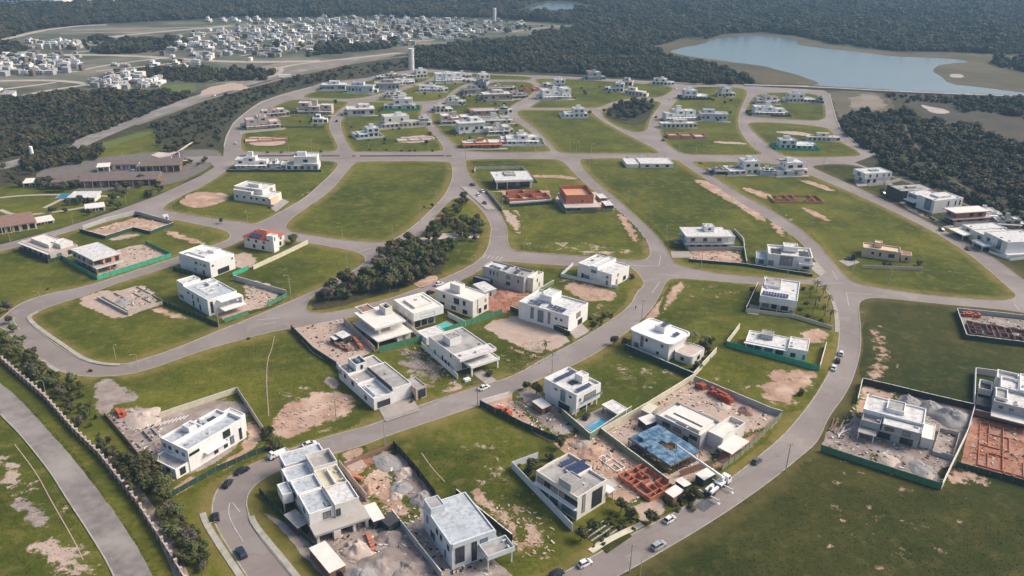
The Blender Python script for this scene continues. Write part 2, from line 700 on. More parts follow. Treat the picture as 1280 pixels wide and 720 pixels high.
BLOCKS = {
 'K1': [(772,719),(800,704),(892,650),(960,603),(1000,570),(1022,552),(1035,520),(1055,495),(1067,470),(1076,435),(1075,405),(1072,382),(1077,374),(1095,371),(1180,380),(1235,385),(1257,387),(1290,392),(1500,440),(1700,600),(1500,1000),(760,1000),(640,820),(700,760)],
 'K2': [(800,400),(815,385),(826,365),(832,351),(841,347),(875,349),(940,355),(985,355),(1018,354),(1031,360),(1040,372),(1047,386),(1050,402),(1049,435),(1040,460),(1032,475),(1017,500),(985,540),(960,562),(910,602),(852,637),(802,662),(707,715),(600,775),(470,810),(420,790),(364,720),(320,667),(310,645),(306,622),(320,603),(345,588),(412,568),(452,557),(495,540),(597,507),(640,490),(677,472),(715,457),(752,437),(787,412)],
 'L': [(-200,442),(-10,411),(4,408),(20,425),(52,450),(75,464),(100,470),(142,470),(180,464),(245,440),(298,425),(320,419),(365,409),(392,405),(430,398),(485,384),(520,373),(553,362),(590,343),(612,330),(622,326),(640,327),(725,333),(785,331),(797,340),(806,352),(805,358),(797,364),(790,380),(770,397),(722,427),(680,448),(640,472),(585,487),(515,510),(470,530),(427,541),(380,555),(320,578),(292,592),(272,610),(265,632),(268,655),(310,720),(360,800),(300,1000),(-100,1000),(-300,700)],
 'K4': [(-250,368),(-40,322),(0,314),(30,306),(85,290),(132,276),(168,267),(175,266),(217,274),(268,284),(285,289),(290,295),(283,301),(265,307),(240,315),(217,323),(160,341),(110,358),(60,367),(27,378),(8,392),(-10,408),(-200,438)],
 'K5': [(47,389),(36,395),(33,402),(67,429),(95,447),(115,455),(150,456),(170,452),(217,437),(272,414),(320,395),(369,374),(402,360),(430,345),(455,330),(459,323),(450,315),(420,309),(384,303),(345,298),(315,297),(302,300),(290,306),(265,315),(240,322),(220,331),(150,352),(105,370),(70,380)],
 'K6': [(199,261),(223,246),(255,232),(282,214),(293,203),(302,199.5),(400,200),(420,201.5),(424,205),(418,214),(401,230),(382,247),(360,260),(330,276),(318,280),(305,278),(255,272),(212,264)],
 'K7': [(357,278),(382,260),(412,240),(430,218),(442,204),(450,201),(560,201),(566,205),(566,225),(557,243),(542,260),(515,285),(492,300),(482,303),(460,303),(420,299),(378,293),(357,288)],
 'K8': [(567,246),(550,262),(540,276),(524,295),(505,307),(465,333),(435,348),(410,362),(396,363),(379,384),(387,392),(420,391),(485,374),(500,369),(543,353),(584,335),(601,324),(611,310),(614,290),(615,285),(609,270),(594,253),(585,246)],
 'K9': [(580,202),(585,198.5),(690,198),(705,201),(722,221),(745,240),(772,262),(790,277),(807,297),(814,312),(812,322),(802,326),(780,325),(725,320),(655,315),(643,314),(634,307),(634,285),(622,262),(602,236),(587,223)],
 'K10': [(722,200),(730,197.5),(845,198),(856,206),(880,222),(920,250),(960,273),(985,290),(1003,304),(1015,318),(1024,332),(1029,341),(1026,346),(1017,350),(925,346),(862,336),(840,328),(835,316),(825,300),(805,280),(772,250),(735,220)],
 'K11': [(862,202),(872,201),(955,203),(985,207),(1007,216),(1055,236),(1100,256),(1160,285),(1205,312),(1240,340),(1262,360),(1273,370),(1262,376),(1230,375),(1160,369),(1120,363),(1080,357),(1064,352),(1052,341),(1042,329),(1019,302),(990,279),(960,261),(920,240),(880,213)],
 'K12': [(1010,206),(1062,204),(1100,215.5),(1160,236),(1220,261),(1300,301),(1500,420),(1400,440),(1330,390),(1280,350),(1242,322),(1207,302),(1165,280),(1120,257),(1060,229),(1025,214)],
 'K13': [(301,188),(300,172),(308,156),(336,136),(360,124.5),(385,124.5),(434,126.5),(437,129.5),(419,142),(412,152),(412,161),(422,180),(424,187),(415,190),(310,190.5)],
 'K14': [(372,121.5),(402,111),(440,105),(474,98),(515,91),(545,90),(549,93),(540,98),(528,103),(505,108),(464,121),(440,124),(400,123)],
 'K15': [(468,124.5),(509,110),(530,105),(543,100),(556,98.5),(588,99.5),(592,102.5),(577,107.5),(564,116),(555,125.5),(515,127.5),(470,126.5)],
 'K16': [(441,189),(432,177),(425,157),(426,150),(434,138),(450,128),(470,127),(530,130),(528,136),(525,146),(534,159),(545,170),(556,185),(553,190),(445,190)],
 'K17': [(575,190.5),(567,179),(545,161),(537,147),(541,134),(557,127),(568,117),(581,108.5),(598,103),(640,101.5),(664,103),(670,108),(668,116),(655,125),(642,131),(634,139),(637,149),(652,155),(678,177),(690,187),(687,190.5)],
 'K18': [(556,89.5),(612,93.5),(668,95.5),(664,100.5),(640,99.5),(605,99.5),(592,98),(558,96.5)],
 'K19': [(662,133),(672,127),(682,121),(697,116),(680,108),(668,102),(670,97),(740,100),(812,105),(840,108),(843,113),(825,123),(800,121),(765,128),(752,134),(742,135),(700,135),(664,135)],
 'K20': [(753,138),(752,146),(765,155),(787,165),(808,165),(811,160),(814,146),(829,129),(821,126),(800,124),(766,131)],
 'K21': [(645,138),(648,146),(660,154),(679,170),(694,187),(700,191),(716,192),(821,192.5),(826,190),(810,181),(780,166),(750,149),(742,142),(738,138),(660,137)],
 'K22': [(857,108.5),(900,108),(930,110),(936,116),(927,134),(924,145),(923,155),(929,170),(942,185),(955,191.5),(950,194),(862,194),(846,190),(832,179),(825,168),(821,151),(831,142),(846,125)],
 'K23': [(946,115),(1028,116),(1033,136),(1034,152),(985,149.5),(935,146),(930,140),(936,128)],
 'K24': [(936,152),(985,153.5),(1035,159),(1041,165),(1049,176),(1067,185),(1077,192),(1075,196),(990,197),(970,191),(959,181),(944,168),(934,157)],
}
for k, px in BLOCKS.items():
    small = k in ('K13','K14','K15','K16','K17','K18','K19','K20','K23','K24','K22','K6')
    block(px, "grass_dark" if k in ('K1', 'K12') else "grass", (.30, 2.0, 3.6) if small else (.30, 2.6, 6.0))
# ------------------------------------------------------------ outside the estate
mk("roundel", (.26, .205, .17), (.19, .155, .125), .06, c3=(.14, .14, .09), s3=.02)
sheet("bare_field", [(1036,112),(1106,116),(1122,139),(1110,142),(1060,141),(1048,150),(1042,130)], "brown_field", rough=1.5, step=6)
sheet("bare_field", [(1066,118),(1098,118),(1112,136),(1060,138)], "roundel", rough=3, step=6)
sheet("dark_field", [(1128,119),(1290,124),(1700,140),(1700,260),(1290,190),(1215,160),(1180,148),(1140,138)], "dark_field", rough=6, step=15)
sheet("marsh", [(800,62),(826,57),(850,48),(884,50),(906,43),(958,41.5),(1000,47),(1040,57),(1120,66),(1200,66),(1290,72),(1700,90),(1700,140),(1280,119),(1010,106),(950,106),(925,90),(890,80),(860,73),(825,68)], "marsh", rough=8, step=20)
lake_px = [(835,64),(855,59),(880,55),(888,49),(910,46),(955,44.5),(985,48),(1002,52),(991,55.5),(1035,61),(1080,65.5),(1120,71),(1175,72.5),(1205,75),(1210,78),(1175,80),(1164,86),(1174,94),(1188,105),(1225,109),(1285,117),(1700,130),(1700,138),(1285,119.8),(1185,116),(1110,112.5),(1012,106.5),(1026,104),(1005,96),(960,84),(950,82),(905,76),(862,71),(845,67)]
sheet("lake", lake_px, "lake_water", rough=2.0, step=12)
sheet("pond", [(655,11),(672,8),(685,3),(705,3.5),(718,6),(735,9),(720,12),(690,12.5),(670,12)], "lake_water", rough=6, step=25)
sheet("sandy_bank", [(1184,92),(1204,93),(1206,97),(1188,97)], "track", rough=1.5, step=6)
sheet("clearing", [(970,14),(1020,15),(1015,19),(975,19)], "far_field", rough=6, step=20)
# far neighbourhood ground
sheet("far_neighbourhood_ground", [(-400,90),(-100,64),(0,53),(50,38),(130,31),(300,23),(600,24),(722,32),(690,42),(600,48),(540,58),(505,66),(400,86),(330,96),(275,112),(240,117),(200,113),(130,112),(60,118),(0,124),(-300,150)], "far_field", rough=4, step=25)
sheet("roundabout_ground", [(240,108),(290,104),(345,100),(420,84),(505,68),(500,64),(400,76),(325,80),(300,100)], "roundel", rough=3, step=12)
for pts, w in (([(-100,63),(0,51),(50,38),(100,32),(134,31)], 12), ([(0,101),(60,100),(100,103),(125,108)], 9), ([(0,112),(40,107),(70,103)], 6), ([(30,119),(60,113),(100,107),(125,103)], 6),
               ([(60,68),(160,69),(240,75),(320,78),(400,76)], 12), ([(120,48),(165,43),(220,38),(290,32)], 11), ([(165,43),(130,49),(95,55)], 7), ([(75,42),(130,40),(180,41)], 5), ([(90,38),(150,36),(250,34)], 5),
               ([(115,46),(150,46),(190,47)], 5), ([(190,52),(260,50),(320,51)], 6), ([(60,60),(110,54),(140,60),(90,66)], 6), ([(90,90),(140,80),(200,73)], 6), ([(120,89),(180,83),(260,74)], 6),
               ([(320,60),(420,56),(520,52),(600,44)], 7), ([(300,44),(400,42),(520,38),(640,34)], 6), ([(330,30),(450,31),(600,30)], 6), ([(440,60),(470,45),(480,30)], 5), ([(560,50),(590,40),(600,30)], 5),
               ([(300,70),(350,62),(380,50)], 5), ([(640,40),(680,34),(715,32)], 5), ([(230,66),(300,62),(420,60)], 7), ([(250,42),(300,38),(420,36)], 5)):
    ribbon("far_street", pts, w, "track")
HW = [(-120,240),(0,208),(40,199),(88,185),(112,174),(165,152),(212,136),(240,124),(275,114),(330,99),(370,89),(410,80),(450,73),(505,66)]
ribbon("highway", HW, 15, "old_road")
ribbon("highway_shoulder", [(p[0]+4, p[1]+4.2) for p in HW[5:]], 5, "roundel")
ribbon("slip_road", [(322,92),(345,86),(370,80),(420,75),(500,66)], 7, "track")
ribbon("slip_road", [(325,99),(345,94),(355,86),(340,84)], 5, "track")
ribbon("track", [(540,87.5),(612,93),(688,95),(814,102),(900,106),(1010,107.5)], 4, "track", kind='structure')
sheet("gravel_apron", [(245,120),(260,108),(300,102),(312,112),(280,114),(262,119)], "pale_dirt", rough=2, step=8)
# dam crest along the lake
mbd = ribbon("dam_crest", [(930,107.2),(1010,109.5),(1110,115),(1185,118.3),(1282,122),(1500,130)], 5, "track", thick=1.2)
ribbon("dirt_track", [(1100,117),(1112,130),(1128,150),(1140,178),(1165,205),(1200,232),(1260,262),(1330,300)], 2, "brown_field")
sheet("clearing", [(1150,130),(1165,134),(1185,137),(1186,142),(1168,142),(1155,136)], "track", rough=1, step=5)
# entrance area and verges by the highway
sheet("meadow", [(-300,330),(-100,262),(0,232),(60,222),(40,206),(88,190),(112,184),(180,160),(200,166),(190,180),(236,186),(278,186),(278,205),(250,219),(195,244),(140,264),(75,285),(0,305),(-260,338)], "grass", rough=1, step=8)
sheet("meadow", [(188,112),(210,106),(240,104),(248,110),(240,117),(200,119)], "park_grass", rough=2, step=8)
sheet("park_verge", [(100,196),(118,182),(150,172),(186,163),(190,167),(160,176),(125,190)], "park_grass", rough=2, step=8)
sheet("car_park", [(45,232),(45,212),(120,196),(250,186),(280,190),(268,205),(232,226),(190,234),(110,240)], "lot_pave", rough=.5, step=8)
ribbon("footpath", [(0,247),(30,244),(70,243),(110,244),(150,246)], 2.5, "track")
ribbon("footpath", [(0,262),(20,270),(60,266),(90,262),(120,256)], 2.5, "track")
ribbon("footpath", [(55,260),(75,250),(85,246)], 2.5, "track")

# scattered worn spots in the lawns
def spots(px, n, smin, smax, mt, seed):
    if px[0][0] > 1018 and px[0][1] > 400:
        mt = "dirt_dark"
    patch("worn_ground", px, mt, grow=2.5, fade=5.0, wear=.95 if mt == "dirt_dark" and px[0][1] > 500 else .70 if n > 20 else .80, kind='structure')


spots([(700,340),(770,345),(775,380),(735,405),(700,390)], 14, .8, 2.6, "dirt", 1)
spots([(505,432),(530,425),(620,500),(560,505)], 26, .5, 1.8, "pale_dirt", 2)
spots([(620,440),(670,425),(700,445),(640,468)], 24, .6, 2.4, "dirt", 3)
spots([(340,500),(380,470),(430,470),(450,520),(400,545),(330,560)], 16, .6, 2.0, "pale_dirt", 4)
spots([(600,610),(660,600),(700,690),(650,715)], 30, .6, 2.2, "dirt", 5)
spots([(0,560),(30,560),(120,700),(110,730),(0,730)], 40, .5, 2.2, "pale_dirt", 6)
spots([(840,352),(935,358),(930,372),(850,372)], 16, .5, 2.0, "dirt", 7)
spots([(1084,405),(1110,410),(1125,470),(1085,480)], 26, .6, 2.0, "dirt", 8)
spots([(940,470),(1010,455),(1030,470),(985,520)], 26, .6, 2.0, "dirt", 9)
spots([(655,300),(790,306),(800,322),(660,314)], 26, .6, 2.2, "pale_dirt", 10)
spots([(745,235),(775,248),(830,300),(820,310)], 26, .6, 2.0, "pale_dirt", 11)
spots([(960,250),(1010,290),(1035,330),(1020,325)], 14, .6, 1.6, "pale_dirt", 12)
spots([(560,555),(660,545),(640,610),(600,612)], 14, .4, 1.3, "pale_dirt", 13)
spots([(1020,555),(1260,620),(1150,720),(1000,700)], 16, .3, 1.0, "pale_dirt", 14)
spots([(370,240),(400,225),(410,215),(395,240),(375,255)], 10, .6, 1.8, "pale_dirt", 15)
spots([(760,440),(850,460),(820,490),(770,470)], 14, .5, 1.8, "pale_dirt", 16)
spots([(880,470),(950,470),(965,500),(900,480)], 10, .6, 1.8, "dirt", 17)
# ------------------------------------------------------------ patches on the lawn blocks
PATCH = [
 # construction and bare lots (name, outline, material, roughness)
 ("dirt_patch", [(338,530),(350,512),(372,497),(395,490),(420,490),(440,495),(445,510),(430,522),(400,530),(372,545),(345,550)], "dirt", 1.4),
 ("dirt_patch", [(405,470),(418,474),(424,484),(412,486)], "pale_dirt", 1.0),
 ("dirt_patch", [(94,376),(118,364),(150,362),(186,356),(200,378),(170,392),(145,400),(118,388)], "pale_dirt", .6),
 ("dirt_patch", [(186,388),(205,384),(236,398),(225,400)], "dirt", .8),
 ("dirt_patch", [(255,388),(275,378),(312,374),(300,352),(330,350),(352,372),(335,384),(300,392),(282,402)], "pale_dirt", .7),
 ("dirt_patch", [(290,330),(296,314),(322,320),(320,330),(305,338)], "pale_dirt", .6),
 ("dirt_patch", [(364,411),(398,404),(432,398),(468,438),(424,460),(392,442)], "pale_dirt", .3),
 ("dirt_patch", [(602,412),(622,398),(645,394),(690,405),(714,424),(700,436),(668,442),(640,428)], "pale_dirt", .5),
 ("dirt_patch", [(700,356),(720,352),(760,360),(776,372),(755,378),(725,374)], "dirt", .7),
 ("dirt_patch", [(590,368),(604,352),(640,356),(672,372),(656,386),(622,392),(604,386)], "red_dirt", .4),
 ("dirt_patch", [(497,440),(510,432),(545,450),(560,462),(545,485),(525,480),(505,462)], "grey_dirt", 2.4),
 ("dirt_patch", [(600,506),(640,490),(662,503),(700,520),(740,545),(752,543),(835,606),(800,640),(760,620),(735,590),(697,558),(655,533)], "dirt", .3),
 ("dirt_patch", [(640,492),(665,480),(700,510),(720,540),(700,546),(675,528)], "grey_dirt", .8),
 ("dirt_patch", [(752,543),(806,512),(866,476),(977,520),(958,545),(902,588),(885,600),(835,606)], "pale_dirt", .2),
 ("dirt_patch", [(905,560),(960,535),(952,548),(905,582),(885,590)], "red_dirt", .5),
 ("dirt_patch", [(945,478),(965,462),(990,458),(1016,462),(1022,475),(1005,495),(985,512),(965,505),(950,492)], "dirt", 1.6),
 ("dirt_patch", [(1000,414),(1020,410),(1036,416),(1030,428),(1008,428)], "dirt", 1.2),
 ("dirt_patch", [(1082,415),(1096,410),(1108,425),(1112,450),(1104,478),(1088,478),(1084,460),(1098,440)], "dirt_dark", 2.0),
 ("dirt_patch", [(1075,480),(1160,500),(1216,513),(1207,545),(1176,610),(1026,562),(1032,540),(1062,528)], "grey_dirt", .3),
 ("dirt_patch", [(1076,482),(1100,486),(1125,492),(1085,515),(1072,520)], "dirt", .8),
 ("dirt_patch", [(1217,521),(1300,540),(1320,612),(1282,606),(1200,582),(1208,548)], "red_dirt", .2),
 ("dirt_patch", [(1196,391),(1300,402),(1300,434),(1208,423)], "grey_dirt", .2),
 ("dirt_patch", [(1180,592),(1210,586),(1240,600),(1225,606),(1190,604)], "dirt_dark", 1.6),
 ("dirt_patch", [(117,480),(130,474),(145,474),(158,488),(174,492),(165,504),(150,502),(135,520),(122,518),(118,500)], "grey_dirt", .8),
 ("dirt_patch", [(160,553),(135,523),(150,508),(178,508),(204,520),(296,490),(332,545),(330,562),(212,622),(205,600),(180,580)], "grey_dirt", .4),
 ("dirt_patch", [(212,620),(222,600),(262,590),(310,555),(310,515),(332,548),(300,570),(230,612)], "dirt", .5),
 ("dirt_patch", [(430,590),(428,575),(460,566),(492,558),(545,622),(552,640),(640,720),(620,800),(480,800),(400,716),(330,640),(385,668),(400,640)], "grey_dirt", .3),
 ("dirt_patch", [(446,590),(470,570),(488,572),(482,600),(495,620),(520,640),(500,650),(470,625)], "dirt", 1.0),
 ("dirt_patch", [(426,568),(450,558),(454,568),(436,578)], "dirt", .6),
 ("dirt_patch", [(430,582),(492,560),(490,566),(455,590),(440,600)], "red_dirt", 1.0),
 ("dirt_patch", [(610,640),(640,630),(665,655),(680,680),(660,690),(630,680)], "dirt", 2.4),
 ("dirt_patch", [(590,618),(600,612),(640,650),(650,672),(635,668)], "dirt", 1.6),
 ("dirt_patch", [(0,572),(16,571),(30,602),(10,615),(0,600)], "pale_dirt", 1.8),
 ("dirt_patch", [(20,625),(45,625),(60,650),(55,662),(30,640)], "grey_dirt", 2.4),
 ("dirt_patch", [(33,680),(60,670),(90,680),(120,706),(118,722),(70,716),(50,700)], "pale_dirt", 2.4),
 ("dirt_patch", [(860,314),(880,308),(920,314),(932,329),(900,328),(861,326)], "dirt", .4),
 ("dirt_patch", [(865,225),(880,224),(915,242),(960,272),(955,280),(930,262),(890,240)], "dirt", 1.2),
 ("dirt_patch", [(770,268),(780,268),(792,285),(800,298),(792,304),(785,290)], "dirt", .9),
 ("dirt_patch", [(640,264),(646,262),(654,280),(652,292),(642,290),(638,275)], "dirt", .9),
 ("dirt_patch", [(625,262),(638,264),(650,275),(648,290),(640,285)], "pale_dirt", .8),
 ("dirt_patch", [(664,219),(690,218),(722,222),(722,225),(690,222),(668,222)], "dirt", .5),
 ("dirt_patch", [(720,314),(770,314),(770,317),(735,316)], "pale_dirt", .6),
 ("dirt_patch", [(225,250),(240,240),(265,240),(288,243),(286,251),(262,258),(245,260),(228,257)], "dirt", .5),
 ("dirt_patch", [(202,290),(215,288),(240,298),(257,302),(256,306),(235,303)], "dirt", .7),
 ("dirt_patch", [(104,290),(170,272),(217,281),(188,291),(167,287),(132,297)], "dirt", .3),
 ("dirt_patch", [(132,299),(167,291),(178,295),(140,302)], "pale_dirt", .8),
 ("dirt_patch", [(122,346),(124,320),(160,308),(182,305),(213,319)], "pale_dirt", .3),
 ("dirt_patch", [(790,415),(800,408),(810,392),(822,372),(846,370),(845,376),(830,386),(818,398),(805,412)], "dirt", 1.1),
 ("dirt_patch", [(838,364),(846,352),(856,352),(850,368),(838,380),(826,394)], "dirt", .8),
 ("dirt_patch", [(998,225),(1015,226),(1045,237),(1040,240),(1010,230)], "dirt", .6),
 ("dirt_patch", [(925,234),(945,236),(968,246),(962,250),(940,242)], "dirt", .6),
 ("dirt_patch", [(955,262),(975,270),(982,296),(970,292)], "dirt", .8),
 ("dirt_patch", [(1000,258),(1015,262),(1040,275),(1036,278),(1008,266)], "dirt", .6),
 ("dirt_patch", [(608,240),(626,240),(640,256),(690,250),(686,238),(640,237)], "dirt", .3),
 ("dirt_patch", [(693,252),(700,238),(745,240),(768,262),(707,266)], "pink_concrete", .3),
 ("dirt_patch", [(306,172),(330,170),(360,176),(352,182),(310,182)], "pale_dirt", .5),
 ("dirt_patch", [(492,172),(540,168),(546,176),(500,180)], "pale_dirt", .5),
 ("dirt_patch", [(960,164),(995,164),(1020,168),(1000,170)], "pale_dirt", .5),
 ("dirt_patch", [(892,176),(930,178),(935,181),(892,179)], "pale_dirt", .5),
 ("dirt_patch", [(820,556),(838,556),(842,575),(835,590),(822,580)], "dirt", .5),
 ("dirt_patch", [(790,632),(820,622),(838,634),(820,648),(800,650)], "pale_dirt", .8),
 ("driveway", [(1012,328),(1022,328),(1032,340),(1026,346),(1016,338)], "pave", .1),
 ("driveway", [(469,502),(510,487),(525,513),(482,527)], "pave", .1),
 ("driveway", [(590,466),(602,462),(622,476),(608,481)], "pave", .1),
 ("driveway", [(840,322),(862,322),(862,314),(838,314)], "pave", .1),
 ("driveway", [(1048,326),(1065,322),(1075,328),(1060,333)], "pave", .1),
 ("driveway", [(1066,224),(1078,222),(1085,232),(1072,233)], "pave", .1),
 ("driveway", [(1110,240),(1130,252),(1150,268),(1135,262)], "pave", .1),
 ("driveway", [(1195,280),(1215,284),(1242,312),(1225,305)], "pave", .1),
 ("driveway", [(335,258),(352,248),(362,252),(345,265)], "pave", .1),
 ("driveway", [(574,232),(594,236),(620,262),(608,262)], "pave", .1),
 ("driveway", [(430,577),(452,571),(458,583),(440,590)], "pale_dirt", .3),
 ("driveway", [(708,412),(725,402),(737,414),(720,424)], "pave", .2),
]
for i, (nm, px, mt, rg) in enumerate(PATCH):
    if rg >= .4 and mt in ("dirt_dark", "dirt", "pale_dirt", "grey_dirt", "red_dirt"):
        patch(nm, px, mt, grow=1.0 + .7 * rg, fade=1.2 + 1.8 * rg, wear=-.25 if rg < 1.6 else .12)
    else:
        sheet(nm, px, mt, 'b', smooth=0, rough=rg if rg > .15 else 0, step=1.6, seed=i * 3.7)
# pipe trench lines across the lawns
for pts in ([(343,420),(340,436),(334,450),(333,480),(336,520)], [(527,566),(540,585),(556,602)], [(18,555),(45,590),(62,622),(78,650),(95,680),(104,700)]):
    ribbon("trench_line", pts, .24, "pale_dirt", 'b')
# the road outside the wall, and the walk inside it
sheet("outer_road", [(0,479),(15,490),(37,512),(62,540),(95,577),(130,622),(160,665),(192,720),(220,790),(165,790),(145,720),(112,665),(82,620),(62,587),(24,540),(0,517),(-60,450),(-60,420)], "old_road", 'b', rough=.12, step=2)
ribbon("outer_road_edge", [(-60,452),(0,518),(24,541),(62,588),(82,621),(112,666),(145,721),(166,792)], .35, "kerb", 'b', thick=.1)
ribbon("wall_walk", [(128,560),(150,590),(172,618),(195,650),(215,690),(235,740)], 3.0, "grey_dirt", 'b')
# walks beside the kerbs
ribbon("sidewalk", [(47,389.5),(38,394),(36,399),(50,411),(82,433),(105,449),(130,455),(150,455.5)], 1.5, "kerb", 'b')
ribbon("sidewalk", [(314,645),(318,655),(338,680),(355,700),(377,728)], 1.5, "kerb", 'b')
ribbon("sidewalk", [(253,641),(258,655),(275,682),(302,722),(325,760)], 1.6, "kerb", 'b')
ribbon("sidewalk", [(1040,372),(1044,384),(1046,400),(1046,415)], 1.4, "kerb", 'b')
ribbon("sidewalk", [(738,689),(765,672),(803,655)], 1.8, "wall_cream", 'b')
ribbon("sidewalk", [(52,450),(60,456),(73,464)], 1.4, "kerb", 'b')
# median of the cross street, planted
for a, b in ((300, 400), (402, 424), (440, 444), (450, 555), (557, 564)):
    ribbon("median_strip", [(a, 195), ((a + b) / 2, 194.9), (b, 194.8)], 2.2, "net_black" if b - a > 50 else "leaf_dark", 'r', smooth=0, thick=.2)
# pale kerb strip along the western ring road
ribbon("kerb_strip", [(280,184),(283,170),(292,154),(308,140),(326,128),(352,119),(389,109)], .8, "kerb", 'r', thick=.25)
ribbon("kerb_strip", [(1037,117.5),(1042.5,140),(1048.5,159),(1066,177),(1094,193)], .9, "kerb", 'r', thick=.25)
# painted lines
for pts, w in (([(779,331.5),(824,332.5)], .25), ([(824,332),(826,319)], .25), ([(1025,353.5),(1052,354)], .25), ([(1047,350),(1040,338)], .25), ([(1058,366),(1090,368)], .25), ([(1058,366),(1061,382)], .25),
               ([(825,352),(815,366)], .25), ([(825,343),(850,345)], .25), ([(321,400),(350,397)], .3), ([(330,405),(345,403)], .3), ([(300,640),(288,625),(285,640),(290,655),(304,677)], .22),
               ([(18,396),(17,402),(25,412)], .22), ([(225,262),(218,268)], .25), ([(1268,380),(1274,387)], .35), ([(446,316),(464,310)], .3)):
    ribbon("road_marking", pts, w, "marking", 'r', smooth=1)
for k in range(5):
    ribbon("road_marking", [(604 + 5 * k, 322 + .8 * k), (608 + 5 * k, 318 + .8 * k)], .4, "marking", 'r', smooth=0)
# ------------------------------------------------------------ building kit
WIN = {}


def win_meshes(w, h, fm, pm):
    k = (round(w, 1), round(h, 1), fm, pm)
    if k not in WIN:
        w, h = k[0], k[1]
        t = .09
        f = MB()
        for x0, x1, z0, z1 in ((-w/2-t, w/2+t, h/2, h/2+t), (-w/2-t, w/2+t, -h/2-t, -h/2), (-w/2-t, -w/2, -h/2, h/2), (w/2, w/2+t, -h/2, h/2)):
            f.box(x0, x1, -.10, .02, z0, z1)
        nm = max(0, int(w / 1.3))
        for i in range(1, nm + 1):
            x = -w / 2 + w * i / (nm + 1)
            f.box(x - .03, x + .03, -.07, .015, -h/2, h/2)
        p = MB()
        p.box(-w/2, w/2, -.045, .01, -h/2, h/2)
        WIN[k] = (f.mesh("window_frame", fm), p.mesh("window_pane", pm))
    return WIN[k]


ALLH = []


